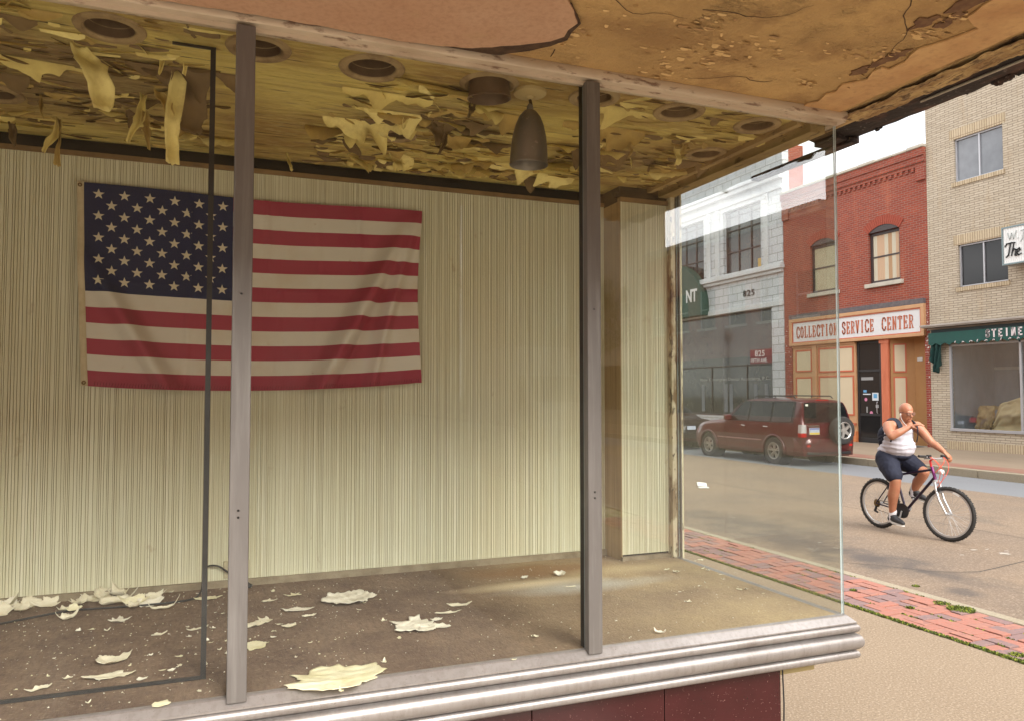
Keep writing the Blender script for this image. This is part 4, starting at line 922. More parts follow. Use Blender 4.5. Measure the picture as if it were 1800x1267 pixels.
# ---------------------------------------------------------------- red brick building
RB = thing('red_brick_building', 'two-storey red brick building with orange panelled shopfront', 'building', (FX, 20.6, .05))
W1, W2 = (18.42, 19.68, 5.32, 7.02), (21.10, 22.37, 5.32, 7.06)
facade('brick_wall', 17.38, 23.80, 4.42, 9.30, [W1, W2], red_brick, RB)
mb = MB(); mb.box(FX, FX+.6, 17.38, 17.55, .03, 4.419); mb.box(FX, FX+.6, 23.42, 23.80, .03, 4.419)
mb.build('brick_pier', brick_mat('worn_pier_brick', (.30, .045, .025), (.20, .03, .02), (.34, .2, .15), .215, .072, .009, stain=((.55, .40, .34), .3)), RB)
pk = MB()
for k in range(34):
    y = 17.40+rd.uniform(0, .13); z = rd.choice((rd.uniform(.8, 4.3), rd.uniform(3.2, 4.3))); s = rd.uniform(.008, .03); pk.box(FX-.004, FX+.001, y, y+s, z, z+s*1.4)
for k in range(26):
    y = 23.46+rd.uniform(0, .3); z = rd.uniform(.8, 4.3); s = rd.uniform(.01, .03); pk.box(FX-.004, FX+.001, y, y+s, z, z+s*1.4)
pk.build('paint_speck', mat('white_speck', (.7, .68, .62), .8), RB)
# corbelled cornice and parapet stones
mb = MB(); mb.box(FX-.05, FX+.02, 17.38, 23.80, 8.74, 8.86); mb.box(FX-.09, FX+.02, 17.38, 23.80, 8.86, 9.06); mb.box(FX-.13, FX+.02, 17.38, 23.8, 9.06, 9.30)
mb.box(FX-.07, FX+.02, 17.38, 17.72, 8.3, 8.739); mb.box(FX-.07, FX+.02, 23.45, 23.80, 8.3, 8.739)
k = 17.8
while k < 23.4: mb.box(FX-.045, FX+.02, k, k+.10, 8.63, 8.739); k += .215
mb.build('cornice', red_brick, RB)
mb = MB(); k = 17.36
while k < 23.8: L = rd.uniform(.5, .8); mb.box(FX-.17+rd.uniform(-.02, .02), FX+.25, k+.01, min(k+L, 23.82)-.01, 9.30, 9.375+rd.uniform(0, .03)); k += L
mb.build('coping', stone_m, RB, bevel=.02)
def arch_top(y0, y1, zs_, rise, m, parent, seg=12, band=.30):
    c_ = (y0+y1)/2; h = (y1-y0)/2; mb = MB()
    rad = (h*h+rise*rise)/(2*rise); zc = zs_+rise-rad
    P_ = []; a0 = math.asin(h/rad)
    for i in range(seg+1):
        a = -a0+2*a0*i/seg; P_.append((c_+rad*math.sin(a), zc+rad*math.cos(a), c_+(rad+band)*math.sin(a), zc+(rad+band)*math.cos(a)))
    return P_
for (a, b_, c_, d_) in (W1, W2):
    # segmental arch: voussoirs standing a little proud, opening continues up to the curve
    P_ = arch_top(a, b_, d_-.02, .22, None, None, 18)
    mb = MB()
    for i, (p, q) in enumerate(zip(P_, P_[1:])):
        g_ = .006; dy = (q[0]-p[0]); 
        pts = [(p[0]+g_, p[1]), (q[0]-g_, q[1]), (q[2]-g_*1.1, q[3]), (p[2]+g_*1.1, p[3])]; mb.prism(pts, 'x', FX-.028, FX+.02)
    mb.build('window_arch', mat('arch_brick', (.30, .058, .032), .85, layers=[(6, (1, 1, 1), .4, .6, (.28, .05, .025), .7), (30, (1, 1, 1), .5, .7, (.38, .13, .08), .4)]), RB)
    mb = MB(); P2 = [(p[0], p[1]) for p in P_]; mb.prism([(a, d_)]+P2[1:-1]+[(b_, d_)], 'x', FX-.006, FX+.05); mb.build('arch_infill', frame_dark, RB)
    sash_window(RB, a, b_, c_, d_, m=winglass, rails=(.52,), fw=.10, x=FX+.14)
    MB().box(FX-.10, FX+.1, a-.13, b_+.11, c_-.13, c_+.004).build('window_sill', stone_m, RB, bevel=.01)
# curtains behind the right window, boards in the left one
cur = MB(); cur.mi = 0
yy = [18.52+.0375*i for i in range(29)]
cc = [mat('curtain_peach', (.50, .34, .22), .9), mat('curtain_cream', (.52, .47, .36), .9), mat('curtain_tan', (.40, .25, .14), .9)]
for i, y in enumerate(yy):
    cur.mi = (0, 1, 2, 1, 0, 0, 1, 2)[(i//4) % 8]; cur.prism([(FX+.115, y), (FX+.120-.008*(i % 2), y+.019), (FX+.115, y+.0375), (FX+.125, y+.0375), (FX+.125, y)], 'z', 5.42, 6.95)
cur.build('curtain', cc, RB)
cur = MB()
cur.box(FX+.118, FX+.126, 21.2, 22.27, 5.42, 6.95); cur.build('window_blind', mat('yellowed_blind', (.45, .40, .27), .8, layers=[(3, (1, 4, 1), .4, .7, (.33, .28, .18), .6)]), RB)
# shopfront
tan = mat('shopfront_tan', (.52, .30, .155), .6, layers=[(3, (1, 1, 1), .4, .7, (.48, .22, .08), .5)])
red_o = mat('shopfront_rust_trim', (.50, .12, .055), .6)
cream = mat('shopfront_cream', (.60, .50, .34), .6, layers=[(2, (1, 1, 1), .4, .7, (.55, .44, .29), .5)])
coral = mat('shopfront_coral', (.62, .19, .095), .55, layers=[(5, (1, 1, .3), .4, .7, (.52, .15, .07), .5)])
slate = mat('slate_beam', (.10, .085, .09), .7, layers=[(8, (1, 1, 1), .4, .7, (.2, .16, .15), .5)])
mb = MB(); mb.box(FX-.10, FX+.25, 17.50, 23.46, 4.46, 4.63); mb.build('beam', slate, RB, bevel=.01)
def panel(y0, y1, z0, z1, x=FX+.04, parent=RB, n='panel'):
    f = MB(); w = .055
    f.box(x-.022, x+.005, y0-w, y0, z0-w, z1+w); f.box(x-.022, x+.005, y1, y1+w, z0-w, z1+w); f.box(x-.022, x+.005, y0, y1, z0-w, z0); f.box(x-.022, x+.005, y0, y1, z1, z1+w)
    o = f.build('panel_trim', red_o, parent, bevel=.006)
    MB().box(x-.008, x+.006, y0, y1, z0, z1).build('panel_face', cream, o)
mb = MB(); mb.box(FX+.04, FX+.3, 20.36, 23.42, .42, 3.46)
mb.box(FX-.02, FX+.039, 22.11+.04, 22.36-.0, .42, 3.46); mb.box(FX+.0, FX+.038, 20.36, 23.42, 3.38, 3.455)
mb.build('panelled_wall', tan, RB, bevel=.005)
MB().box(FX-.01, FX+.3, 20.36, 23.42, .04, .419).build('plinth', mat('plinth_orange', (.60, .20, .07), .6), RB, bevel=.01)
panel(22.47, 23.20, 2.55, 3.24); panel(22.47, 23.20, 1.0, 2.25); panel(20.50, 22.02, 2.50, 3.26); panel(20.50, 22.02, 1.0, 2.27)
MB().box(FX-.005, FX+.039, 20.36, 22.15, .62, .70).build('panel_rail', red_o, RB)
# door
dr = MB(); X = FX+.10
dr.box(X, X+.05, 19.33, 19.42, .06, 3.44); dr.box(X, X+.05, 20.27, 20.36, .06, 3.44); dr.box(X, X+.05, 19.42, 20.27, 2.42, 2.50); dr.box(X, X+.05, 19.42, 20.27, .06, .22); dr.box(X, X+.05, 19.42, 20.27, 3.36, 3.44); dr.box(X+.001, X+.049, 19.42, 20.27, .95, 1.03)
door = dr.build('door', black_m, RB, bevel=.004)
MB().box(X+.02, X+.03, 19.40, 20.29, .2, 3.38).build('door_glass', winglass, door)
MB().tube([(X-.02, 19.5, 1.05), (X-.05, 19.5, 1.08), (X-.05, 19.5, 1.4), (X-.02, 19.5, 1.43)], .012, 8).build('door_handle', frame_alu, door)
st = MB()
stc = [mat('sticker_blue', (.12, .35, .60), .6), mat('sticker_white', (.62, .66, .70), .6), mat('sticker_pink', (.60, .22, .36), .6), mat('sticker_grey', (.30, .30, .30), .6)]
for k, y, z, w, h in ((3, 19.95, 2.20, .50, .10), (0, 20.05, 1.78, .14, .08), (1, 19.98, 1.68, .32, .035), (1, 19.62, 1.60, .26, .26), (0, 19.62, 1.62, .15, .14), (2, 20.02, 1.50, .12, .12), (3, 19.55, 1.28, .12, .1), (2, 19.80, 1.05, .13, .12), (3, 19.98, 1.16, .05, .2)):
    st = MB()
    if k == 2: st.lathe([(0, 0), (w/2, 0), (w/2, -.003), (0, -.003)], facM(X+.016, y, z) @ Matrix.Scale(-1, 4, (0, 0, 1)), 12)
    else: st.box(X+.013-(.002 if k == 0 else 0), X+.0195, y-w/2, y+w/2, z-h/2, z+h/2)
    st.build('door_sticker', stc[k], door)
# fluted column
cl = MB()
for i in range(5): cl.lathe([(.028, 0), (.028, 3.05)], Tm((FX+.04, 19.02+.052*i, .30)), 10)
cl.box(FX+.05, FX+.2, 18.98, 19.30, .3, 3.36); cl.box(FX-.01, FX+.2, 18.95, 19.33, .04, .30); cl.box(FX-.0, FX+.2, 18.94, 19.33, 3.33, 3.455)
cl.build('column', coral, RB, smooth=True)
# recessed entry at the right of the column
al = MB(); XR = FX+.55
al.box(XR, XR+.1, 17.55, 18.98, .05, 3.46); al.add([(FX+.08, 18.94, .05), (XR, 18.42, .05), (XR, 18.42, 3.46), (FX+.08, 18.94, 3.46)], [(0, 1, 2, 3)])
al.box(FX+.02, FX+.7, 17.55, 23.42, 3.46, 3.5)
al.build('entry_wall', mat('entry_tan', (.38, .19, .07), .65, layers=[(3, (1, 1, 1), .4, .7, (.44, .24, .09), .5)]), RB)
# panels in the angled and back walls
def panelM(parent, M, w, z0, z1):
    f = MB(); t = .045; f.box(0-t, w+t, -.02, .004, z0-t, z1+t, M); o = f.build('panel_trim', red_o, parent)
    f = MB(); f.box(0, w, -.028, 0, z0, z1, M); f.build('panel_face', cream, o)
ang = math.atan2(18.42-18.94, XR-FX-.08)
Ma = Matrix.Translation((FX+.08, 18.94, 0)) @ Matrix.Rotation(ang, 4, 'Z')
panelM(RB, Ma @ Matrix.Translation((.12, 0, 0)), .30, 2.42, 3.25); panelM(RB, Ma @ Matrix.Translation((.12, 0, 0)), .30, .85, 2.20)
Mb = Matrix.Translation((XR, 17.98, 0)) @ Matrix.Rotation(-math.pi/2, 4, 'Z')
panelM(RB, Mb, .34, 2.48, 3.32); panelM(RB, Mb @ Matrix.Translation((.06, 0, 0)), .28, 1.25, 2.15); panelM(RB, Mb @ Matrix.Translation((.06, 0, 0)), .28, .3, .95)
MB().box(XR-.02, XR, 18.12, 18.32, 2.72, 2.84).build('house_number_plate', mat('plate_white', (.6, .58, .54), .7), RB, bevel=.01)
tag(MB().box(19.95, 20.45, 17.62, 18.5, .058, .072).build('doormat', mat('black_rubber', (.012, .014, .02), .8), bevel=.006), 'black mat on the pavement before the orange entry', 'doormat')
# ---------------------------------------------------------------- sign: COLLECTION SERVICE CENTER
SG = thing('shop_sign', 'white signboard in a tan frame with orange serif letters', 'sign', (FX-.1, 20.5, 3.45))
xs_ = FX-.10
mb = MB(); mb.box(xs_, FX+.02, 17.50, 23.45, 3.46, 3.56); mb.box(xs_, FX+.02, 17.50, 23.45, 4.34, 4.459); mb.box(xs_, FX+.02, 17.50, 17.62, 3.56, 4.34); mb.box(xs_, FX+.02, 23.30, 23.45, 3.56, 4.34)
mb.build('sign_frame', tan, SG, bevel=.006)
mb = MB(); w = .035
mb.box(xs_+.02, FX+.02, 17.62, 23.30, 3.56, 3.56+w); mb.box(xs_+.02, FX+.02, 17.62, 23.30, 4.34-w, 4.34); mb.box(xs_+.02, FX+.02, 17.62, 17.62+w, 3.56+w, 4.34-w); mb.box(xs_+.02, FX+.02, 23.30-w, 23.30, 3.56+w, 4.34-w)
mb.build('sign_border', red_o, SG)
MB().box(xs_+.045, FX+.02, 17.62+w, 23.30-w, 3.56+w, 4.34-w).build('sign_board', mat('sign_white', (.66, .66, .66), .6, layers=[(2, (1, 1, 1), .4, .7, (.58, .58, .58), .5)]), SG)
LET = {  # strokes on a 0..1 x 0..1 box, then serif spots (x, y, halfwidth)
 'C': ([[(.93, .72), (.90, .88), (.72, .98), (.42, .98), (.18, .82), (.10, .5), (.18, .18), (.42, .02), (.72, .02), (.92, .16), (.95, .28)]], [(.93, .80, 0)]),
 'O': ([[(.5, .98), (.22, .86), (.09, .5), (.22, .14), (.5, .02), (.78, .14), (.91, .5), (.78, .86), (.5, .98)]], []),
 'L': ([[(.25, 0), (.25, 1)], [(.25, .04), (.92, .04), (.92, .26)]], [(.25, 1, .2), (.25, 0, .2)]),
 'E': ([[(.22, 0), (.22, 1)], [(.22, .96), (.88, .96), (.88, .76)], [(.22, .5), (.66, .5)], [(.22, .04), (.9, .04), (.9, .26)], [(.66, .4), (.66, .6)]], [(.22, 1, .18), (.22, 0, .18)]),
 'T': ([[(.5, 0), (.5, 1)], [(.06, .76), (.06, .96), (.94, .96), (.94, .76)]], [(.5, 0, .2)]),
 'I': ([[(.5, 0), (.5, 1)]], [(.5, 1, .24), (.5, 0, .24)]),
 'N': ([[(.18, 0), (.18, 1)], [(.18, 1), (.82, 0)], [(.82, 0), (.82, 1)]], [(.18, 0, .16), (.14, 1, .12), (.82, 1, .16)]),
 'S': ([[(.86, .72), (.84, .88), (.62, .98), (.36, .98), (.16, .84), (.18, .64), (.40, .54), (.66, .46), (.86, .34), (.86, .14), (.64, .02), (.36, .02), (.14, .14), (.12, .28)]], []),
 'R': ([[(.2, 0), (.2, 1)], [(.2, .96), (.62, .96), (.84, .84), (.84, .62), (.62, .50), (.2, .50)], [(.55, .50), (.86, .02)]], [(.2, 1, .16), (.2, 0, .18), (.88, 0, .12)]),
 'V': ([[(.14, 1), (.5, 0), (.86, 1)]], [(.14, 1, .16), (.86, 1, .16)])}
def stroke(mb, pts, t, M):
    for (a, b_) in zip(pts, pts[1:]):
        a, b_ = Vector(a), Vector(b_); d = (b_-a); L = d.length
        if L < 1e-6: continue
        d /= L; n = Vector((-d.y, d.x))*t/2; e = d*t*.35
        q = [a-e-n, b_+e-n, b_+e+n, a-e+n]; vs = [M @ Vector((p.x, p.y, z)) for z in (0, .012) for p in q]
        mb.add(vs, [(0, 3, 2, 1), (4, 5, 6, 7), (0, 1, 5, 4), (1, 2, 6, 5), (2, 3, 7, 6), (3, 0, 4, 7)])
lm = MB()
for word, ya, yb in (('COLLECTION', 23.08, 21.02), ('SERVICE', 20.84, 19.42), ('CENTER', 19.13, 17.86)):
    n = len(word); adv = (ya-yb)/n
    wd = adv*.74; H = .41
    for i, ch in enumerate(word):
        M = facM(xs_+.044, ya-i*adv, 3.735); sts, sf = LET[ch]
        for k, s_ in enumerate(sts):
            thick = .046 if (k == 0 and ch not in 'CSO') or ch in 'CSO' else .030
            stroke(lm, [(x*wd, y*H) for x, y in s_], thick, M @ Matrix.Translation((0, 0, .0007*k)))
        for x, y, h in sf:
            if h: stroke(lm, [((x-h)*wd, y*H+(-.012 if y > .5 else .012)), ((x+h)*wd, y*H+(-.012 if y > .5 else .012))], .024, M @ Matrix.Translation((0, 0, .003)))
lm.build('lettering', mat('letter_orange', (.46, .12, .05), .6), SG)
# ---------------------------------------------------------------- cream brick building
CB_ = thing('cream_brick_building', 'three-storey cream brick building with sliding aluminium windows', 'building', (FX, 13, .05))
A1, A2 = (14.90, 16.42, 7.92, 9.22), (14.84, 16.36, 4.80, 6.05)
extra = [(11.4, 12.9, 7.92, 9.22), (11.4, 12.9, 4.80, 6.05)]
SH = (10.2, 16.72, .68, 3.14)
facade('brick_wall', 8.6, 17.375, .03, 12.6, [A1, A2]+extra+[SH], cream_brick, CB_, depth=.16)
for (a, b_, c_, d_) in (A1, A2):
    mb = MB(); mb.box(FX-.004, FX+.03, a-.10, b_+.14, d_+.001, d_+.30); mb.build('soldier_course', cream_soldier, CB_)
    mb = MB(); mb.box(FX-.035, FX+.05, a-.05, b_+.08, c_-.12, c_+.003); mb.build('window_sill', cream_soldier, CB_)
    sash_window(CB_, a, b_, c_, d_, m=(grey_glass if c_ > 7 else winglass), fm=frame_alu, rails=(), stiles=(.5,), x=FX+.11, fw=.045)
for (a, b_, c_, d_) in extra: sash_window(CB_, a, b_, c_, d_, m=grey_glass, fm=frame_alu, rails=(), stiles=(.5,), x=FX+.11, fw=.045)
MB().lathe([(.30, 0), (.34, -.01), (.36, -.03), (.30, -.035)], facM(FX+.118, 15.2, 5.35) @ Matrix.Diagonal((.75, 1.1, 1, 1)), 24, closed=True).build('wicker_ring', mat('wicker', (.16, .09, .05), .8), CB_)
mb = MB(); mb.box(FX-.30, FX+.02, 8.6, 17.45, 3.665, 3.72); mb.box(FX-.33, FX-.28, 8.6, 17.47, 3.70, 3.75); mb.box(FX-.06, FX+.01, 8.6, 17.37, 3.60, 3.664)
mb.build('metal_ledge', mat('ledge_metal', (.44, .40, .36), .5, .4, layers=[(5, (1, .4, 1), .4, .7, (.28, .24, .20), .6)]), CB_, bevel=.006)
mb = MB(); mb.box(FX-.05, FX+.01, 8.6, 16.72, .60, .68); mb.build('shop_sill', frame_alu, CB_, bevel=.005)
mb = MB()
for y in (16.66, 14.52, 12.4, 10.2): mb.box(FX-.02, FX+.05, y, y+.06, .68, 3.14)
mb.box(FX-.02, FX+.05, 10.2, 16.72, 3.08, 3.14); so = mb.build('shop_window', frame_alu, CB_, bevel=.004)
sg = glass_mat('far_shop_glass', (.90, .93, .95), r0=.09, dust=.05)
mb = MB(); mb.box(FX+.02, FX+.026, 10.25, 16.67, .70, 3.10); mb.build('pane', sg, so)
mb = MB(); wallg = mat('display_grey', (.33, .34, .35), .8, layers=[(2, (1, 1, .4), .4, .7, (.24, .25, .26), .6)])
X0, X1 = FX+.17, FX+1.9
mb.add([(X0, 16.75, .6), (X1, 16.75, .6), (X1, 16.75, 3.3), (X0, 16.75, 3.3)], [(0, 3, 2, 1)]); mb.add([(X1, 10, .6), (X1, 16.75, .6), (X1, 16.75, 3.3), (X1, 10, 3.3)], [(0, 1, 2, 3)])
mb.build('display_wall', wallg, CB_)
mb = MB(); mb.box(X0-.14, X1, 10, 16.75, .60, .66); mb.build('display_shelf', mat('display_floor_dark', (.12, .10, .08), .8), CB_)
mb = MB(); mb.box(X0, X1, 10, 16.75, 3.2, 3.3); mb.box(X1-.06, X1-.001, 10, 16.7, 2.42, 2.50); mb.build('display_top', mat('dusty_white', (.5, .5, .48), .8), CB_)
mb = MB(); mb.box(FX+.9, FX+.92, 14.9, 14.95, .66, 3.2); mb.box(X1-.1, X1-.02, 15.1, 15.9, .66, 2.3); mb.build('display_stand', mat('stand_dark', (.05, .04, .03), .7), CB_)
# brick plinth under the shop window
MB().box(FX-.012, FX+.02, 8.6, 16.86, .05, .30).build('soldier_base', cream_soldier, CB_)
# draped paper sheets in the window
kraft = mat('kraft_paper', (.58, .42, .20), .75, layers=[(4, (1, 1, 1), .4, .7, (.66, .52, .28), .7), (9, (1, 1, 1), .6, .75, (.30, .19, .07), .5)])
def drape(name, label, y0, y1, prof, x0, x1, seed, m):
    def f(a, b_):
        y = y0+(y1-y0)*a; h = 0
        for (t0, h0), (t1, h1) in zip(prof, prof[1:]):
            if t0 <= a <= t1: h = h0+(h1-h0)*(a-t0)/(t1-t0)
        # path from front foot up over the top
        n1 = noise.noise((a*5+seed, b_*4, 0)); n2 = noise.noise((a*14+seed, b_*9, 3)); n3 = abs(noise.noise((a*9+b_*6+seed, b_*5-a*4, 7)))
        if b_ < .7: t = b_/.7; x = x0+.10*t*t+.12*n1+.08*n2-.14*n3; z = .66+(h-.66)*t
        else: t = (b_-.7)/.3; x = x0+.10+(x1-x0)*t; z = h-.1*t+.05*n1
        return Vector((x, y+.05*n1, max(.665, z+.05*n2*b_)))
    o = MB().grid(f, 44, 26).build(name, m, smooth='all'); return tag(o, label, 'paper cover')
drape('paper_cover', 'large crumpled brown paper cover filling the right of the shop window', 12.9, 15.75, [(0, 1.6), (.2, 1.8), (.45, 1.85), (.7, 1.62), (.93, 1.42), (1, .8)], FX+.45, FX+1.2, 2, kraft)
drape('paper_cover', 'smaller boxy brown paper cover at the left end of the shop window', 15.74, 16.30, [(0, 1.25), (.1, 1.36), (.9, 1.34), (1, 1.1)], FX+.5, FX+1.1, 8, mat('kraft_paper_dark', (.38, .24, .08), .75, layers=[(4, (1, 1, 1), .4, .7, (.48, .34, .15), .7)]))
# green awning board with letters
AW = thing('awning_sign', 'dark green awning valance with pale capital letters', 'sign', (FX-.2, 13.5, 3.1))
green = mat('awning_green', (.010, .075, .060), .7, layers=[(4, (1, 1, 1), .4, .7, (.012, .055, .05), .6)])
mb = MB(); mb.box(FX-.22, FX-.18, 8.6, 17.25, 3.19, 3.50)
k = 8.6
while k < 17.2:
    w = .30; mb.prism([(k, 3.191), (k+w/2, 3.12), (k+w, 3.191)], 'x', FX-.215, FX-.19); k += w
mb.build('valance', green, AW)
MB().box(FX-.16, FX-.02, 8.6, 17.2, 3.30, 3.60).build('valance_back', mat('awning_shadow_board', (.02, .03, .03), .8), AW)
Yl = at(1733, 585, 'x', FX-.22).y; Yr = at(1797, 585, 'x', FX-.22).y; adv = (Yl-Yr)/5.6
lw_ = mat('pale_pink_letter', (.75, .66, .66), .6)
lm = MB()
for i, ch in enumerate('STEINER'):
    M = facM(FX-.222, Yl-i*adv, 3.265); sts, sf = LET[ch]; H = .20; wd = adv*(.62 if ch != 'I' else .62)
    for s_ in sts[:3] if ch != 'E' else sts[:4]:
        if ch == 'E': s_ = [p for p in s_ if p not in ((.88, .76), (.9, .26))]
        if ch == 'T': s_ = [p for p in s_ if p not in ((.06, .76), (.94, .76))]
        stroke(lm, [(x*wd, y*H) for x, y in s_], .042, M)
lm.build('lettering', lw_, AW)
lm = MB()      # remains of a second, mostly lost line of letters
for i in range(15):
    y = 16.35-i*.235; s = rd.uniform(.02, .05)
    stroke(lm, [(0, 0), (s, .035), (s*2, .01)] if i % 3 else [(0, 0), (.02, .05)], .018, facM(FX-.224, y, 3.165+rd.uniform(-.005, .01)))
lm.build('letter_remains', lw_, AW)
# torn green cloth hanging from the end of the valance
def rag(a, b_):
    y = 17.30-.52*a*(1-.5*b_)-.10*b_; z = 3.34-(.30+.72*math.sin(math.pi*min(1, (.12+.62*a)))**1.2)*b_
    return Vector((FX-.16+.09*math.sin(a*17+b_*3)*(.3+b_)+.04*noise.noise((a*9, b_*7, 0)), y, z+.05*noise.noise((a*12, b_*3, 9))*b_))
MB().grid(rag, 26, 18).build('torn_cloth', mat('dark_green_cloth', (.012, .050, .042), .9, layers=[(12, (1, 1, 1), .4, .7, (.006, .02, .02), .8)]), AW, smooth='all')
# box sign "The F"
BX = thing('box_sign', 'white ribbed box sign with black script mounted on cream bricks', 'sign', (20.1, 13.9, 5.2))
xb = 20.05
tl = at(1760, 403, 'x', xb); bl = at(1764, 467, 'x', xb); yl = (tl.y+bl.y)/2
y2 = yl-2.6; zt, zb2 = tl.z+.02, bl.z-.01
mb = MB(); mb.box(xb, xb+.30, y2, yl, zb2, zt); mb.build('sign_case', mat('sign_case_grey', (.30, .30, .30), .5, .3), BX, bevel=.008)
mb = MB(); k = y2+.04
while k < yl-.05: mb.prism([(xb-.004, k), (xb-.016, k+.035), (xb-.004, k+.07)], 'z', zb2+.04, zt-.04); k += .0702
mb.build('sign_face', mat('sign_face_white', (.74, .74, .72), .5), BX)
mb = MB(); mb.box(xb-.03, xb, y2, yl, zt-.04, zt-.001); mb.box(xb-.03, xb, y2, yl, zb2+.001, zb2+.04); mb.box(xb-.03, xb, yl-.035, yl-.001, zb2+.04, zt-.04)
mb.build('sign_rim', mat('rim_teal_grey', (.20, .26, .27), .4, .4), BX)
blk = mat('letter_black', (.02, .02, .02), .5); gry = mat('letter_faded', (.42, .44, .42), .7)
hT = zt-zb2
sc_ = MB()      # hand-lettered "The"
u0 = .10
Mt = facM(xb-.024, yl-u0, zb2+.20)
for s_ in ([(.0, .30), (.04, .36), (.16, .37), (.24, .36)], [(.13, .36), (.08, .06), (.02, .01)], [(.21, .33), (.15, .03)], [(.165, .12), (.22, .20), (.26, .17), (.235, .03), (.27, .02)], [(.29, .10), (.36, .15), (.34, .20), (.29, .17), (.28, .07), (.32, .02), (.38, .05)]):
    stroke(sc_, [(x*1.15, y*1.02) for x, y in s_], .036, Mt)
Mf = facM(xb-.024, yl-u0-.53, zb2+.23)
for s_ in ([(.04, 0), (.04, .36)], [(.04, .34), (.25, .34)], [(.04, .18), (.21, .18)]): stroke(sc_, s_, .07, Mf)
sc_.build('lettering', blk, BX)
fd = MB(); Mg = facM(xb-.022, yl-.18, zt-.40)
for s_ in ([(0, .22), (.05, .05), (.11, .2), (.16, .04), (.24, .25)], [(.28, .03), (.29, .05)], [(.36, .22), (.50, .24)], [(.45, .23), (.40, .0), (.34, -.06)], [(.55, .03), (.57, .16), (.62, .15), (.60, .04), (.66, .03)], [(.72, .15), (.74, .02), (.80, .15)]): stroke(fd, s_, .022, Mg)
fd.build('faded_lettering', gry, BX)
mb = MB()
for y in (yl-.3, yl-1.6): mb.box(xb+.3, FX+.02, y-.02, y+.02, zb2+.3, zb2+.36); mb.box(xb+.3, FX+.02, y-.02, y+.02, zt-.36, zt-.3)
mb.build('bracket', black_m, BX)
# ---------------------------------------------------------------- white tiled building 825
WB = thing('white_tiled_building', 'white glazed tile building with large gridded upper windows', 'building', (FX, 28, .05))
B1, B2 = (25.10, 27.52, 6.74, 9.45), (28.95, 31.4, 6.74, 9.45)
B3 = (32.8, 35.2, 6.74, 9.45)
SW = (24.52, 31.6, .75, 5.06)
facade('tiled_wall', 23.81, 37, .03, 11.4, [B1, B2, B3, SW], tile_m, WB, depth=.30, back=.31)
mb = MB(); mb.box(FX+.32, FX+1.05, 23.83, 24.4, .03, 11.38); mb.box(FX+.32, FX+1.05, 36.4, 37, .03, 11.38); mb.box(FX+.02, FX+.32, 23.83, 24.3, .03, 11.38); mb.box(FX+1.05, FX+9, 23.83, 37, .03, 9.0); mb.box(FX+.4, FX+1.04, 24.4, 36.4, 9.0, 11.38)
mb.build('side_wall', red_brick, WB)
mb = MB(); mb.box(FX-.12, FX+.02, 23.81, 37, 6.36, 6.50); mb.box(FX-.22, FX+.02, 23.75, 37, 6.50, 6.64); mb.box(FX-.16, FX+.02, 23.78, 37, 6.64, 6.735)
mb.box(FX-.06, FX+.02, 23.81, 37, 5.07, 5.28); mb.box(FX-.20, FX+.02, 23.75, 37, 10.0, 10.18); mb.box(FX-.30, FX+.02, 23.7, 37, 10.18, 10.32); mb.box(FX-.08, FX+.02, 23.81, 37, 9.62, 9.78)
mb.build('ledge', white_trim, WB, bevel=.02)
mb = MB()
for y in (24.75, 27.9, 28.55, 31.9, 32.4): mb.box(FX-.07, FX+.01, y-.13, y+.13, 6.74, 9.61); mb.box(FX-.10, FX+.01, y-.17, y+.17, 9.2, 9.36); mb.lathe([(0, -.05), (.10, -.05), (.12, 0)], facM(FX-.07, y, 9.48) @ Matrix.Scale(-1, 4, (0, 0, 1)), 12)
mb.build('pilaster', white_trim, WB, bevel=.012)
refl_glass = mat('reflecting_window_glass', (.012, .014, .016), .04, 0, spec=1.0, layers=[(.9, (1, 1, 1), .4, .6, (.05, .06, .065), .8)])
for (a, b_, c_, d_) in (B1, B2, B3): sash_window(WB, a, b_, c_, d_, m=refl_glass, fm=frame_dark, rails=(.34, .68, .9), stiles=(.33, .66), x=FX+.2, fw=.07)
MB().box(FX+.17, FX+.19, 25.2, 25.5, 6.8, 7.15).build('window_board', mat('amber_board', (.55, .36, .12), .8), WB)
mb = MB(); mb.box(FX+.12, FX+.2, 24.52, 24.60, .75, 5.06); mb.box(FX+.12, FX+.2, 31.5, 31.6, .75, 5.06); mb.box(FX+.12, FX+.2, 24.6, 31.5, 4.98, 5.06); mb.box(FX+.12, FX+.2, 24.6, 31.5, .75, .85); mb.box(FX+.125, FX+.195, 26.2, 26.26, .85, 2.9); mb.box(FX+.125, FX+.195, 28.6, 28.66, .85, 2.9); mb.box(FX+.126, FX+.194, 24.6, 31.5, 2.82, 2.88)
swo = mb.build('shop_window', frame_dark, WB, bevel=.006)
dk_glass = mat('smoked_shop_glass', (.022, .023, .024), .05, 0, spec=.55, layers=[(.8, (1, 1, 1), .4, .6, (.045, .046, .047), .8)])
MB().box(FX+.155, FX+.165, 24.6, 31.5, .85, 4.98).build('pane', dk_glass, swo)
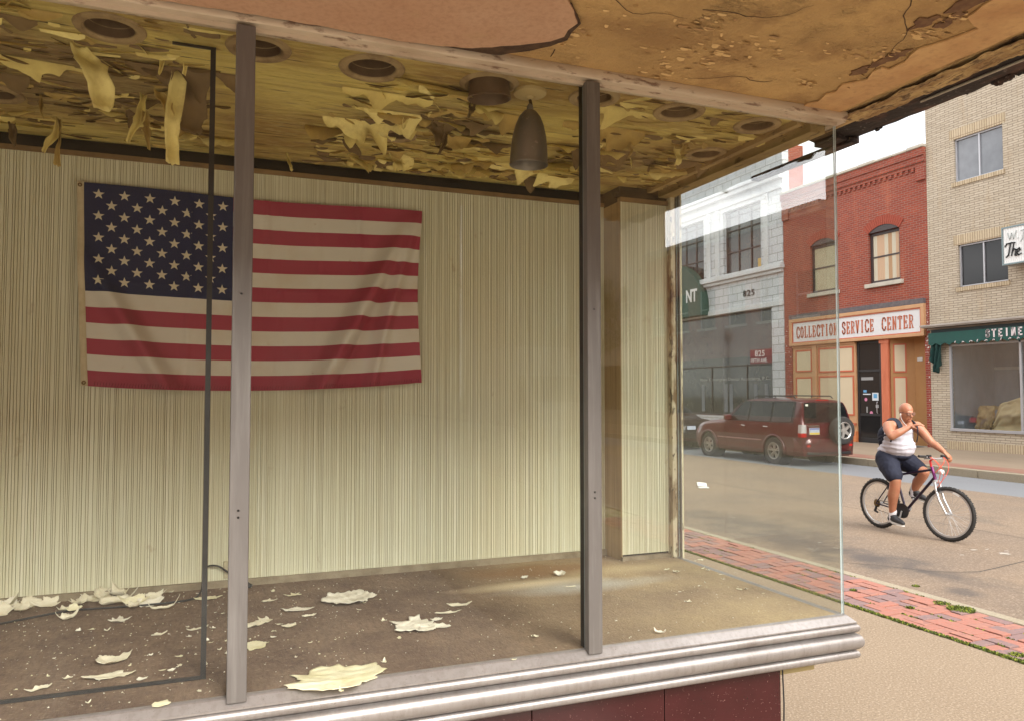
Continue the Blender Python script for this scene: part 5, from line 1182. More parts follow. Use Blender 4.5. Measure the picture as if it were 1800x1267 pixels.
# interior blinds and grey shapes behind the lower glass, and window lettering
mb = MB()
for y in (24.95, 25.6, 27.2, 27.55, 29.2): mb.box(FX+.146, FX+.153, y, y+.22, .9, 2.1)
mb.build('blind', mat('grey_blind', (.16, .17, .19), .6), swo)
text_mesh('number', '825', facM(FX-.03, 26.22, 5.66), .36, mat('black_numeral', (.03, .03, .03), .5), WB, depth=.012, bold=.002, sx=1.15, space=1.25)
yr1, yr2 = 26.02, 24.63
rs = MB().box(FX+.135, FX+.15, yr2, yr1, 2.90, 3.46).build('window_sign', mat('maroon_sign', (.16, .012, .022), .5), WB)
wl_ = mat('white_vinyl', (.70, .68, .68), .5)
text_mesh('lettering', '825', facM(FX+.130, 25.72, 3.18), .34, wl_, rs, depth=.003, bold=.003, sx=1.15, space=1.08)
text_mesh('lettering', 'FIFTH AVE.', facM(FX+.130, 25.98, 2.95), .22, wl_, rs, depth=.003, bold=.002, sx=.98)
text_mesh('lettering', 'New Kensington Dental Associates, P.C.', facM(FX+.130, 29.5, 2.24), .20, mat('faded_vinyl', (.36, .36, .35), .6), WB, depth=.003, bold=.001, sx=1.42)
# rounded green awning with NT
RA = thing('round_awning', 'dark green rounded awning with white letters on the white building', 'awning', (FX-.9, 31.5, 5.1))
def dome_out(w, h, n=20): return [(31.35-w*math.cos(math.pi*i/n), 5.50+h*math.sin(math.pi*i/n)) for i in range(n+1)]
po = dome_out(2.75, 2.20)
mb = MB(); mb.prism([(28.60, 5.12)]+po+[(34.10, 5.12)], 'x', FX-.35, FX+.05); mb.build('canopy', mat('round_awning_green', (.012, .055, .042), .65, layers=[(2, (1, 1, 1), .4, .7, (.018, .07, .052), .5)]), RA, bevel=.03)
text_mesh('lettering', 'NT', facM(FX-.365, at(1206, 530, 'x', FX-.35).y, at(1215, 531, 'x', FX-.35).z), .78, wl_, RA, depth=.006, bold=.02, sx=.80)
# outer finials on the white building roof
mb = MB(); mb.box(FX-.1, FX+.3, 23.81, 37, 11.4, 11.55); mb.build('coping', white_trim, WB, bevel=.02)
# ================================================================ VEHICLES (local: x forward, y left, z up from the ground, rear axle at x = 0)
def lerp(a, b, t): return a+(b-a)*t
def interp(tab, x):
    if x <= tab[0][0]: return tab[0][1]
    for (a, p), (b, q) in zip(tab, tab[1:]):
        if x <= b: t = (x-a)/(b-a); return p+(q-p)*t
    return tab[-1][1]
tyre_m = mat('tyre_rubber', (.022, .021, .020), .85, layers=[(14, (1, 1, 1), .45, .7, (.06, .052, .045), .5)])
rim_m = mat('alloy_rim', (.52, .51, .49), .35, .8)
carglass = mat('tinted_car_glass', (.008, .008, .009), .04, 0, spec=.35)
chrome = mat('bright_chrome', (.65, .65, .65), .15, 1)
tail_red = mat('tail_lamp_red', (.42, .015, .015), .2)
lamp_clear = mat('clear_lamp', (.58, .56, .56), .2, .2)
def wheel(par, M, R_=.345, w=.23, spokes=10, rr_=.21):
    mb = MB(); h = w/2
    mb.lathe([(rr_, -h*.85), (R_*.80, -h), (R_*.95, -h*.93), (R_, -h*.7), (R_, h*.7), (R_*.95, h*.93), (R_*.80, h), (rr_, h*.85)], M, 40)
    t = mb.build('wheel', tyre_m, par, smooth=True, local=True)
    mb = MB(); mb.lathe([(rr_+.006, h*.86), (rr_+.002, h*.95), (rr_-.018, h*.90), (rr_-.024, h*.2)], M, 40)
    mb.lathe([(.001, h*.80), (.03, h*.80), (.036, h*.6)], M, 14)
    for k in range(spokes):
        a = 2*math.pi*(k+(.18 if k % 2 else -.18))/spokes; c, s = math.cos(a), math.sin(a)
        M2 = M @ Matrix.Rotation(a, 4, 'Z'); mb.box(.02, rr_-.010, -.013, .013, h*.45, h*.78, M2)
    o = mb.build('rim', rim_m, t, smooth=False, local=True)
    mb = MB(); mb.lathe([(rr_-.012, h*.22), (.001, h*.18)], M, 30); mb.build('brake_disc', dark_m, t, local=True)
    return t
def car(name, label, cat, loc, rz, paint, L0, L1, axle, top, hwid, belt, group=None, R_=.345, suv=True, wheelspokes=10, rearonly=False):
    C = thing(name, label, cat, loc, rz, group)
    def tp(x): return interp(top, x)
    def bl(x): return min(interp(belt, x), tp(x)-.02)
    def half(x, z):
        e = 1-.10*max(0, (x-(L1-.55))/.55)**2*1.6-.06*max(0, ((L0+.35)-x)/.35)**2
        b = bl(x)
        if z > b: w = hwid-.045-(z-b)*.30
        else: t = (z-.3)/max(.1, b-.3); w = hwid-.055*(1-max(0, t))**2-.045*max(0, t)**3
        return w*e
    ar = R_+.075
    def zb(x):
        z = .27
        for xa_ in (0, axle):
            if abs(x-xa_) < ar: z = max(z, R_+math.sqrt(ar*ar-(x-xa_)**2)-.0)
        return z
    xs = set(); x = L0
    while x < L1: xs.add(round(x, 3)); x += .07
    xs.add(L1)
    for xa_ in (0, axle):
        for k in range(-12, 13): xs.add(round(xa_+ar*math.sin(k/12*math.pi/2), 3))
        xs.add(round(xa_-ar-.001, 3)); xs.add(round(xa_+ar+.001, 3))
    for p, _ in top: xs.add(round(p, 3))
    xs = sorted(x for x in xs if L0 <= x <= L1)
    def section(x):
        z0, b, t = zb(x), bl(x), tp(x); pts = []
        nz = 9
        for i in range(nz): z = lerp(z0, b, i/(nz-1)); pts.append((half(x, z), z))
        ng = 5
        for i in range(1, ng+1): z = lerp(b, t-.045 if t-b > .2 else lerp(b, t, .75), i/ng); pts.append((half(x, z) if t-b > .2 else half(x, b)-.05*i/ng, z))
        ye, ze = pts[-1]
        for i in range(1, 7): a = i/6; pts.append((ye*(1-a)**1.0 if i < 6 else 0, ze+(t-ze)*(1-(1-a)**2.6)))
        return pts
    mb = MB(); secs = [section(x) for x in xs]; n = len(secs[0])
    for sgn in (1, -1):
        vs = [(x, sgn*y, z) for x, s_ in zip(xs, secs) for y, z in s_]
        fs = [(i*n+j, (i+1)*n+j, (i+1)*n+j+1, i*n+j+1) for i in range(len(xs)-1) for j in range(n-1)]
        if sgn > 0: fs = [f[::-1] for f in fs]
        mb.add(vs, fs)
        for e, x in ((0, xs[0]), (-1, xs[-1])):
            vs = [(x, sgn*y, z) for y, z in secs[e]]+[(x, 0, secs[e][0][1])]; f = list(range(len(vs)))
            mb.add(vs, [f if (sgn > 0) ^ (e == 0) else f[::-1]])
    body = mb.build('body', paint, C, smooth=True, local=True)
    wd = body.modifiers.new('w', 'WELD'); wd.merge_threshold = .0008
    # dark underbody and arch liners
    mb = MB(); mb.box(L0+.12, L1-.12, -hwid+.10, hwid-.10, .24, .62)
    for xa_ in (0, axle):
        pass
    u = mb.build('underbody', dark_m, C, local=True)
    for xa_ in (0, axle):
        for s_ in (1, -1):
            M = Matrix.Translation((xa_, s_*(hwid-.125), R_)) @ Matrix.Rotation(-s_*math.pi/2, 4, 'X')
            wheel(C, M, R_, .225, wheelspokes, R_*.62)
            fl = MB(); pth = [(xa_+(ar-.008)*math.cos(a), s_*(half(xa_, .7)-.004), R_+(ar-.008)*math.sin(a)) for a in [math.pi*(k/24) for k in range(-1, 26)]]
            fl.tube(pth, .028, 8); fl.build('wheel_arch', paint, C, smooth=True, local=True)
    # wells
    wl2 = MB()
    for xa_ in (0, axle):
        for s_ in (1, -1): wl2.lathe([(ar-.01, 0), (ar-.01, -.30), (.01, -.30)], Matrix.Translation((xa_, s_*(hwid-.03), R_)) @ Matrix.Rotation(-s_*math.pi/2, 4, 'X'), 30)
    wl2.build('wheel_well', dark_m, C, local=True)
    return C, half, tp, bl
def side_patch(mb, half, quad, off=.006, nx=8, nz=5, sgn=1):
    """quad: (x_bl, z_b), (x_br, z_b), (x_tr, z_t), (x_tl, z_t)"""
    (a, b, c, d) = quad
    def f(u, v):
        xb_, zb_ = lerp(a[0], b[0], u), lerp(a[1], b[1], u); xt, zt_ = lerp(d[0], c[0], u), lerp(d[1], c[1], u)
        x, z = lerp(xb_, xt, v), lerp(zb_, zt_, v); return Vector((x, sgn*(half(x, z)+off), z))
    o = len(mb.f); mb.grid(f, nx, nz)
    if sgn > 0:
        for k in range(o, len(mb.f)): mb.f[k] = mb.f[k][::-1]
# ---------------------------------------------------------------- maroon SUV
maroon, nt, b = nodes('maroon_paint'); b.inputs['Base Color'].default_value = (.075, .003, .007, 1); b.inputs['Roughness'].default_value = .28; b.inputs['Metallic'].default_value = .25
b.inputs['Coat Weight'].default_value = .8; b.inputs['Coat Roughness'].default_value = .06
col = mixc(nt, noisefac(nt, _coords(nt, (1, 1, 1)), 2.5, .4, .7, amount=.5), (.075, .003, .007), (.11, .007, .012)); nt.links.new(col, b.inputs['Base Color'])
top = [(-1.02, 1.02), (-.985, 1.10), (-.90, 1.50), (-.84, 1.625), (-.74, 1.675), (-.3, 1.71), (.5, 1.725), (1.2, 1.70), (1.40, 1.655), (1.60, 1.53), (2.02, 1.20), (2.12, 1.13), (2.5, 1.09), (2.9, 1.05), (3.2, 1.00), (3.45, .92), (3.58, .80), (3.64, .62)]
belt = [(-1.1, 1.07), (0, 1.07), (2.0, 1.05), (2.3, 1.02), (3.0, .94), (3.6, .70)]
SUV, half, tp, bl = car('suv', 'dark red sport utility vehicle with a tailgate spare wheel parked by the kerb', 'car', (14.50, 16.32, -.12), math.pi/2, maroon, -1.02, 3.64, 2.80, top, .885, belt)
wins = MB(); rubber = mat('window_rubber', (.012, .012, .012), .5)
for s_ in (1, -1):
    side_patch(wins, half, ((1.98, 1.10), (2.02, 1.10), (1.42, 1.60), (1.36, 1.60)), sgn=s_)
    side_patch(wins, half, ((1.08, 1.10), (1.90, 1.10), (1.34, 1.585), (1.10, 1.60)), sgn=s_)
    side_patch(wins, half, ((.16, 1.10), (1.00, 1.10), (1.03, 1.60), (.20, 1.605)), sgn=s_)
    side_patch(wins, half, ((-.62, 1.12), (.09, 1.10), (.12, 1.605), (-.60, 1.58)), sgn=s_)
wo_ = wins.build('side_window', carglass, SUV, local=True)
fr = MB()
for s_ in (1, -1):
    side_patch(fr, half, ((-.72, 1.075), (1.94, 1.075), (1.34, 1.625), (-.66, 1.625)), off=.003, nx=24, sgn=s_)
fr.build('window_surround', rubber, SUV, local=True)
ws = MB()      # windscreen and rear glass, on the sloping sections
def slope_patch(mb, x0, x1, yw0, yw1, off=.008, flip=False):
    def f(u, v):
        x = lerp(x0, x1, v); w = lerp(yw0, yw1, v); y = lerp(-w, w, u); z = tp(x)-.012*(abs(2*u-1)**3)
        sx = (tp(x+.01)-tp(x-.01))/.02; nrm = Vector((-sx, 0, 1)).normalized(); return Vector((x, y, z))+nrm*off
    o = len(mb.f); mb.grid(f, 10, 8)
    if flip:
        for k in range(o, len(mb.f)): mb.f[k] = mb.f[k][::-1]
slope_patch(ws, 1.46, 2.03, .64, .74)
ws.build('windscreen', carglass, SUV, local=True)
rg = MB(); slope_patch(rg, -.985, -.855, .72, .62, flip=True); rgo = rg.build('rear_window', carglass, SUV, local=True)
MB().tube([(-.975, -.30, 1.16), (-.935, -.05, 1.34), (-.965, .02, 1.20)], .007, 6).build('wiper', black_m, rgo, local=True)
# seams, mouldings, handles
sm_ = MB()
def seam(pts):
    for (a, b_) in zip(pts, pts[1:]):
        for s_ in (1, -1):
            P0 = Vector((a[0], s_*(half(*a)+.0025), a[1])); P1 = Vector((b_[0], s_*(half(*b_)+.0025), b_[1])); sm_.tube([P0, P1], .0035, 4)
seam([(1.06, 1.08), (1.06, .8), (1.06, .5), (1.06, .34)]); seam([(2.0, 1.04), (2.05, .8), (2.03, .5), (2.0, .34)]); seam([(.14, 1.08), (.12, .95), (.35, .72), (.44, .5), (.45, .34)])
seam([(.45, .34), (1.06, .33), (2.0, .34)]); sm_.build('door_seam', black_m, SUV, local=True)
ml = MB()
for s_ in (1, -1):
    for a, b_ in ((.47, 1.04), (1.08, 2.0), (2.06, 2.36)):
        pts = [(lerp(a, b_, k/6), .60) for k in range(7)]
        ml.tube([(x, s_*(half(x, z)+.006), z) for x, z in pts], .018, 6)
ml.build('side_moulding', mat('moulding_pale_edge', (.26, .10, .10), .35), SUV, smooth=True, local=True)
for s_ in (1, -1):
    for x in (.30, 1.22):
        MB().tube([(x-.08, s_*(half(x, .96)+.004), .955), (x-.05, s_*(half(x, .96)+.03), .96), (x+.06, s_*(half(x, .96)+.03), .965), (x+.09, s_*(half(x, .96)+.004), .965)], .012, 8).build('door_handle', chrome, SUV, smooth=True, local=True)
    mr_ = MB().box(1.74, 1.86, s_*.82 if s_ > 0 else -1.04, s_*1.04 if s_ > 0 else -.82, 1.08, 1.24).build('mirror', maroon, SUV, bevel=.04, local=True, seg=4)
    rl = MB(); rl.tube([(-.55, s_*.60, 1.70), (-.48, s_*.60, 1.755), (.9, s_*.60, 1.765), (1.02, s_*.60, 1.72)], .015, 8); rl.tube([(.2, s_*.60, 1.70), (.2, s_*.60, 1.765)], .012, 6); rl.build('roof_rail', black_m, SUV, smooth=True, local=True)
    # tail lamp cluster wrapping the rear corner
    tl_ = MB()
    def tf(u, v, s_=s_):
        a = u*1.0; z = lerp(.84, 1.05, v); x = -1.028+.13*max(0, a-.45)/.55; y = lerp(.70, half(-.9, z)+.012, min(1, a/.5)); return Vector((x, s_*y, z))
    tl_.grid(tf, 8, 4); tl_.mi = 1
    def tg(u, v, s_=s_):
        q = tf(u, 0); return Vector((q.x, q.y, lerp(.74, .84, v)))
    tl_.grid(tg, 8, 3); tl_.build('tail_lamp', [lamp_clear, tail_red], SUV, smooth='all', local=True)
    MB().box(-1.075, -1.045, s_*.62-.10, s_*.62+.10, .50, .55).build('bumper_reflector', tail_red, SUV, local=True)
# rear bumper (wraps round), tailgate seams, plate, spare wheel
bp = MB()
def bf(u, v):
    a = lerp(-1, 1, u); y = a*.90; x = -1.10+.30*abs(a)**7; z = lerp(.36, .70, v); e = .05*(2*v-1)**2
    return Vector((x+e, y*(1-.02*(2*v-1)**2), z))
bp.grid(bf, 28, 8)
def bf2(u, v): p = bf(u, 1); return Vector((lerp(p.x, -.85, v), p.y*lerp(1, .96, v), .70+.004*v))
bp.grid(bf2, 28, 2); bp.build('bumper', maroon, SUV, smooth=True, local=True)
MB().box(-1.05, -.8, -.70, .70, .30, .37).build('bumper_valance', black_m, SUV, bevel=.01, local=True)
tg_ = MB()
for p0, p1 in (((-1.026, .73, .73), (-1.026, .73, 1.07)), ((-1.026, -.73, .73), (-1.026, -.73, 1.07)), ((-1.026, -.73, .735), (-1.026, .73, .735)), ((-1.0, -.74, 1.085), (-1.0, .74, 1.085))): tg_.tube([p0, p1], .005, 4)
tg_.build('tailgate_seam', black_m, SUV, local=True)
pl_ = MB(); pl_.box(-1.045, -1.026, .30, .62, .80, .97); plo = pl_.build('number_plate', mat('plate_surround', (.5, .5, .5), .5), SUV, bevel=.004, local=True)
pl_ = MB(); pl_.box(-1.048, -1.046, .31, .61, .85, .93); pl_.mi = 1; pl_.box(-1.048, -1.046, .31, .61, .93, .96); pl_.mi = 2; pl_.box(-1.048, -1.046, .31, .61, .81, .85)
pl_.build('plate_face', [mat('plate_pale', (.42, .46, .56), .5), mat('plate_blue', (.05, .10, .35), .5), mat('plate_yellow', (.75, .55, .06), .5)], plo, local=True)
MB().box(-1.04, -1.02, .30, .66, 1.0, 1.035).build('plate_garnish', chrome, SUV, bevel=.006, local=True)
spM = Matrix.Translation((-1.16, -.30, .90)) @ Matrix.Rotation(-math.pi/2, 4, 'Y')
mb = MB(); mb.lathe([(.05, -.11), (.24, -.11), (.33, -.09), (.35, -.05), (.35, .05), (.33, .09), (.24, .105), (.215, .10)], spM, 44)
sp_ = mb.build('spare_wheel', tyre_m, SUV, smooth=True, local=True)
mb = MB(); mb.lathe([(.218, .098), (.21, .108), (.19, .100), (.185, .04)], spM, 44)
mb.lathe([(.001, .085), (.05, .083), (.055, .06)], spM, 18)
for k in range(5):
    M2 = spM @ Matrix.Rotation(2*math.pi*k/5+.3, 4, 'Z')
    mb.add([M2 @ Vector(p) for p in ((.03, -.045, .08), (.20, -.032, .095), (.20, .032, .095), (.03, .045, .08), (.03, -.045, .03), (.20, -.032, .04), (.20, .032, .04), (.03, .045, .03))], [(0, 1, 2, 3), (0, 4, 5, 1), (3, 2, 6, 7), (1, 5, 6, 2)])
mb.build('rim', rim_m, sp_, local=True)
MB().lathe([(.19, .045), (.001, .04)], spM, 30).build('rim_back', dark_m, sp_, local=True)
MB().tube([(-.96, -.55, 1.69), (-1.0, 0, 1.70), (-.96, .55, 1.69)], .018, 6).build('roof_spoiler', black_m, SUV, smooth=True, local=True) if False else None
MB().tube([(-.82, .2, 1.655), (-.82, -.2, 1.655)], .014, 6).build('high_brake_lamp', tail_red, SUV, local=True)
# light hoops of the loose straps under the tail lamp
MB().tube([(-1.12, .78, .70), (-1.13, .70, .60), (-1.13, .55, .55), (-1.13, .40, .60), (-1.12, .34, .72)], .006, 6).build('bumper_strap', black_m, SUV, smooth=True, local=True)
# small sticker at the corner of the rear glass
MB().box(-.90, -.885, .52, .60, 1.50, 1.56).build('glass_sticker', mat('sticker_pale', (.7, .7, .6), .6), rgo, local=True)
# ---------------------------------------------------------------- dark saloon parked ahead
dpaint = mat('black_paint', (.012, .012, .014), .2, .2)
top2 = [(-1.05, .92), (-1.0, .98), (-.5, 1.02), (-.35, 1.08), (.25, 1.40), (.5, 1.44), (1.2, 1.45), (1.45, 1.40), (2.1, 1.02), (2.3, .98), (3.2, .90), (3.5, .78), (3.62, .6)]
belt2 = [(-1.1, .90), (0, .96), (2.0, .93), (3.6, .62)]
SD, half2, tp2, bl2 = car('saloon_car', 'dark saloon car parked ahead of the red vehicle, only its tail showing', 'car', (14.50, 22.30, -.12), math.pi/2, dpaint, -1.05, 3.62, 2.70, top2, .87, belt2, R_=.32)
wins = MB()
for s_ in (1, -1):
    side_patch(wins, half2, ((.95, .98), (1.95, .97), (1.42, 1.36), (.97, 1.40)), sgn=s_); side_patch(wins, half2, ((-.15, 1.0), (.88, .98), (.90, 1.40), (.35, 1.38)), sgn=s_)
wins.build('side_window', carglass, SD, local=True)
for s_ in (1, -1):
    mb = MB(); mb.grid(lambda u, v, s_=s_: Vector((-1.062+.16*max(0, u-.6)/.4, s_*lerp(.45, .86, min(1, u/.62)), lerp(.72, .90, v))), 8, 3); mb.build('tail_lamp', tail_red, SD, smooth='all', local=True)
MB().box(-1.12, -1.0, -.84, .84, .34, .58).build('bumper', dpaint, SD, bevel=.05, local=True, seg=3)
MB().box(-1.065, -1.055, -.16, .16, .66, .78).build('number_plate', MATS['plate_pale'], SD, local=True)

# ================================================================ BICYCLE
BK = thing('bicycle', 'dark mountain bicycle with orange cables and silver fork', 'bicycle', (8.55, 8.10, -.12), -math.pi/2)
def tb(name, path, r, m, parent=BK, n=10, smooth=True, **k): return MB().tube(path, r, n).build(name, m, parent, smooth=smooth, local=True)
frame_m = mat('bike_frame_dark', (.020, .012, .030), .3, .2)
frame_p = mat('bike_frame_purple', (.16, .015, .12), .3, .2)
frame_r = mat('bike_frame_red', (.55, .03, .03), .3)
silver = mat('bike_silver', (.55, .56, .57), .3, .6)
steel = mat('spoke_steel', (.42, .42, .42), .4, .6)
BB = (.43, 0, .29); ST = (.285, 0, .74); HT = (.835, 0, .90); HB = (.885, 0, .745)
WR = .335
fr = MB(); fr.tube([ST, (.845, 0, .865)], .015, 12); fr.tube([BB, (.880, 0, .775)], .0175, 12); fr.tube([BB, ST, (.27, 0, .79)], .0155, 12)
for s_ in (1, -1):
    fr.tube([(.43, s_*.03, .29), (.25, s_*.055, .305), (0, s_*.065, .335)], .0095, 8); fr.tube([(0, s_*.065, .335), (.16, s_*.05, .55), (.285, s_*.02, .72)], .008, 8)
fr.tube([(.43, -.045, .29), (.43, .045, .29)], .022, 14)
fo = fr.build('frame', frame_m, BK, smooth=True, local=True)
tb('head_tube', [HT, HB], .019, frame_p)
tb('seat_post', [(.27, 0, .78), (.245, 0, .88)], .0125, silver)
sd_ = MB(); sd_.grid(lambda u, v: Vector((lerp(.10, .38, u), (v*2-1)*(.075*(1-u)**1.2+.018)*math.sqrt(max(0, 1-(2*u-1)**10)), .915-.028*(2*v-1)**2-.012*math.sin(u*3.1))), 14, 10)
so_ = sd_.build('saddle', black_m, BK, smooth='all', local=True); ss = so_.modifiers.new('s', 'SOLIDIFY'); ss.thickness = .03
# steering assembly turned 9 degrees to the left
ax_top, ax_bot = Vector((.828, 0, .93)), Vector((.905, 0, .68))
SR = Matrix.Translation(ax_bot) @ Matrix.Rotation(R(9), 4, (ax_top-ax_bot)) @ Matrix.Translation(-ax_bot)
def sp(p): return tuple(SR @ Vector(p))
FA = (1.06, 0, .335)
fk = MB(); 
for s_ in (1, -1): fk.tube([sp((.905, s_*.052, .72)), sp((.925, s_*.054, .62)), sp((.965, s_*.055, .50)), sp((1.06, s_*.055, .335))], [.016, .015, .0135, .010], 10)
fk.tube([sp((.90, -.055, .718)), sp((.90, .055, .718))], .018, 10)
fk.build('fork', silver, BK, smooth=True, local=True)
tb('stem', [sp((.828, 0, .90)), sp((.815, 0, .975)), sp((.85, 0, 1.00)), sp((.895, 0, 1.005))], .014, frame_r)
hb_ = [sp((.86+.0, -.31, 1.03)), sp((.875, -.20, 1.028)), sp((.895, -.09, 1.008)), sp((.897, 0, 1.005)), sp((.895, .09, 1.008)), sp((.875, .20, 1.028)), sp((.86, .31, 1.03))]
hbo = tb('handlebar', hb_, .0115, silver)
for s_ in (1, -1):
    tb('grip', [sp((.873, s_*.19, 1.029)), sp((.86, s_*.315, 1.031))], .0165, black_m, hbo)
    tb('brake_lever', [sp((.885, s_*.165, 1.022)), sp((.925, s_*.18, 1.012)), sp((.915, s_*.29, 1.005))], .006, black_m, hbo)
    MB().box(-.02, .02, -.025, .025, -.012, .018, Matrix.Translation(sp((.89, s_*.15, 1.035)))).build('shifter', black_m, hbo, bevel=.005, local=True)
MB().lathe([(.0, 0), (.018, .004), (.032, .02), (.034, .045), (.028, .062), (.0, .070)], SR @ Matrix.Translation((.925, -.005, .845)) @ Matrix.Rotation(math.pi/2, 4, 'Y'), 18).build('headlamp', mat('lamp_white', (.70, .72, .72), .3), BK, smooth=True, local=True)
orange = mat('orange_cable', (.75, .075, .035), .4)
for (a, b_, c_) in (((.90, -.16, 1.03), (1.06, -.10, .93), (.93, -.03, .70)), ((.90, -.14, 1.03), (1.10, -.03, .86), (.91, -.01, .64)), ((.90, .15, 1.03), (1.05, .12, .90), (.92, .03, .70)), ((.90, .13, 1.03), (1.0, .06, .98), (.86, .02, .82))):
    A, B_, C_ = Vector(sp(a)), Vector(sp(b_)), Vector(sp(c_)); P_ = [(1-t)**2*A+2*t*(1-t)*(B_+(B_-(A+C_)/2)*.12)+t*t*C_ for t in [k/14 for k in range(15)]]
    tb('brake_cable', P_, .0032, orange)
def bwheel(cx, M0, name='wheel', sticker=False):
    M = M0 @ Matrix.Translation((cx[0], 0, cx[2])) @ Matrix.Rotation(math.pi/2, 4, 'X')
    mb = MB(); pr = [(WR-.026+.024*math.cos(a), .0235*math.sin(a)) for a in [2*math.pi*k/10 for k in range(10)]]
    mb.lathe(pr+[pr[0]], M, 56)
    for k in range(72):      # tread lugs
        a = 2*math.pi*k/72; M2 = M @ Matrix.Rotation(a, 4, 'Z'); s_ = (k % 2)*.012-.006; mb.box(WR-.008, WR+.002, -.005, .005, s_-.009, s_+.009, M2)
    t = mb.build(name, tyre_m, BK, smooth=True, local=True)
    MB().lathe([(WR-.046, -.011), (WR-.052, -.013), (WR-.068, -.010), (WR-.068, .010), (WR-.052, .013), (WR-.046, .011), (WR-.046, -.011)], M, 56).build('rim', silver, t, smooth=True, local=True)
    mb = MB()
    for k in range(36):
        a = 2*math.pi*k/36; s_ = 1 if k % 2 else -1; b_ = a+(.9 if (k//2) % 2 else -.9)
        mb.tube([M @ Vector((.022*math.cos(b_), .022*math.sin(b_), s_*.028)), M @ Vector(((WR-.066)*math.cos(a), (WR-.066)*math.sin(a), 0))], .0012, 3, cap=False)
    mb.build('spokes', steel, t, local=True)
    MB().tube([M @ Vector((0, 0, -.05)), M @ Vector((0, 0, .05))], .016, 12).build('hub', silver, t, smooth=True, local=True)
    # white label on the sidewall / reflector
    mb = MB(); a0 = R(60) if sticker else R(250)
    mb.grid(lambda u, v: M @ Vector(((lerp(WR-.075, WR-.048, v))*math.cos(a0+u*.32), (lerp(WR-.075, WR-.048, v))*math.sin(a0+u*.32), -.0145)), 8, 2)
    mb.grid(lambda u, v: M @ Vector(((lerp(WR-.075, WR-.048, v))*math.cos(a0+u*.32), (lerp(WR-.075, WR-.048, v))*math.sin(a0+u*.32), .0145)), 8, 2)
    mb.build('spoke_reflector', mat('reflector_white', (.75, .75, .72), .4), t, local=True)
    return t
bwheel((0, 0, .335), Matrix()); bwheel(FA, SR, sticker=True)
cs = MB(); cs.tube([(.43, -.055, .29), (.43, -.062, .29)], [.095, .095], 32); cs.build('chainring', black_m, BK, local=True)
cr1 = MB(); cr1.tube([(.43, -.075, .29), (.385, -.085, .125)], .010, 8); cr1.tube([(.43, .075, .29), (.475, .085, .455)], .010, 8); cr1.build('crank_arm', silver, BK, local=True)
pd = MB(); pd.box(.335, .435, -.19, -.10, .113, .135); pd.box(.425, .525, .10, .19, .443, .465); pd.build('pedal', black_m, BK, bevel=.004, local=True)
ch = MB(); ch.tube([(.0, -.058, .375), (.43, -.058, .384)], .004, 4); ch.tube([(.0, -.058, .27), (.04, -.058, .245), (.40, -.058, .20)], .004, 4); ch.build('chain', mat('chain_steel', (.08, .07, .06), .5, .6), BK, local=True)
sk_ = MB(); 
for k in range(5): sk_.tube([(0, -.045-.005*k, .335), (0, -.047-.005*k, .335)], .055-.006*k, 20)
sk_.build('sprockets', mat('sprocket_brass', (.20, .14, .06), .4, .6), BK, local=True)
MB().tube([(.01, -.07, .30), (-.01, -.072, .235), (.035, -.07, .215)], [.014, .02, .012], 8).build('derailleur', black_m, BK, local=True)
bk = MB()
for s_ in (1, -1): bk.tube([sp((.955, s_*.045, .66)), sp((.94, s_*.06, .60)), sp((.97, s_*.02, .62))], .008, 6); bk.tube([(.20, s_*.04, .60), (.19, s_*.055, .54)], .008, 6)
bk.build('brake', black_m, BK, local=True)

# ================================================================ RIDER (local frame of the bicycle: x forward, y left, z up)
PR = thing('person', 'bald man in white tank top and navy shorts riding, hand raised to his face', 'person', (8.55, 8.10, -.12), -math.pi/2)
def capsule(mb, p0, r0, p1, r1, n=16, k=5):
    p0, p1 = Vector(p0), Vector(p1); d = p1-p0; L = d.length; d = d/L if L > 1e-6 else Vector((0, 0, 1))
    q = d.to_track_quat('Z', 'Y').to_matrix().to_4x4(); M = Matrix.Translation(p0) @ q
    pr = [(r0*math.cos(a), r0*math.sin(a)) for a in [-math.pi/2+math.pi/2*i/k for i in range(k)]]
    pr = [(max(1e-4, a), b_) for a, b_ in pr]+[(r0, 0), (r1, L)]+[(max(1e-4, r1*math.cos(a)), L+r1*math.sin(a)) for a in [math.pi/2*(i+1)/k for i in range(k)]]
    o = len(mb.v); mb.lathe(pr, M, n)
    m = len(mb.v); mb.f.append([o+j for j in range(n)][::-1]); mb.m.append(0); mb.f.append([m-n+j for j in range(n)]); mb.m.append(0)
def ell(mb, c, r, rot=(0, 0, 0), n=20):
    M = Tm(c, rot, r); k = 12; pr = [(max(1e-4, math.cos(a)), math.sin(a)) for a in [-math.pi/2+math.pi*i/k for i in range(k+1)]]
    o = len(mb.v); mb.lathe(pr, M, n); m = len(mb.v)
    mb.f.append([o+j for j in range(n)][::-1]); mb.m.append(0); mb.f.append([m-n+j for j in range(n)]); mb.m.append(0)
def limb(mb, pts):
    for (a, ra), (b_, rb_) in zip(pts, pts[1:]): capsule(mb, a, ra, b_, rb_)
def fuse(mb, name, m, parent, vox=.007, smooth=4, fac=.5):
    o = mb.build(name, m, parent, local=True)
    r_ = o.modifiers.new('r', 'REMESH'); r_.mode = 'VOXEL'; r_.voxel_size = vox; r_.use_smooth_shade = True
    s_ = o.modifiers.new('s', 'SMOOTH'); s_.iterations = smooth; s_.factor = fac
    bake(o); o.data.polygons.foreach_set('use_smooth', [True]*len(o.data.polygons))
    if not o.data.materials: o.data.materials.append(m)
    return o
skin = mat('skin', (.37, .165, .09), .5, layers=[(9, (1, 1, 1), .4, .7, (.40, .135, .075), .6), (30, (1, 1, 1), .5, .7, (.27, .12, .07), .35)]); skin.node_tree.nodes['Principled BSDF'].inputs['Subsurface Weight'].default_value = .08
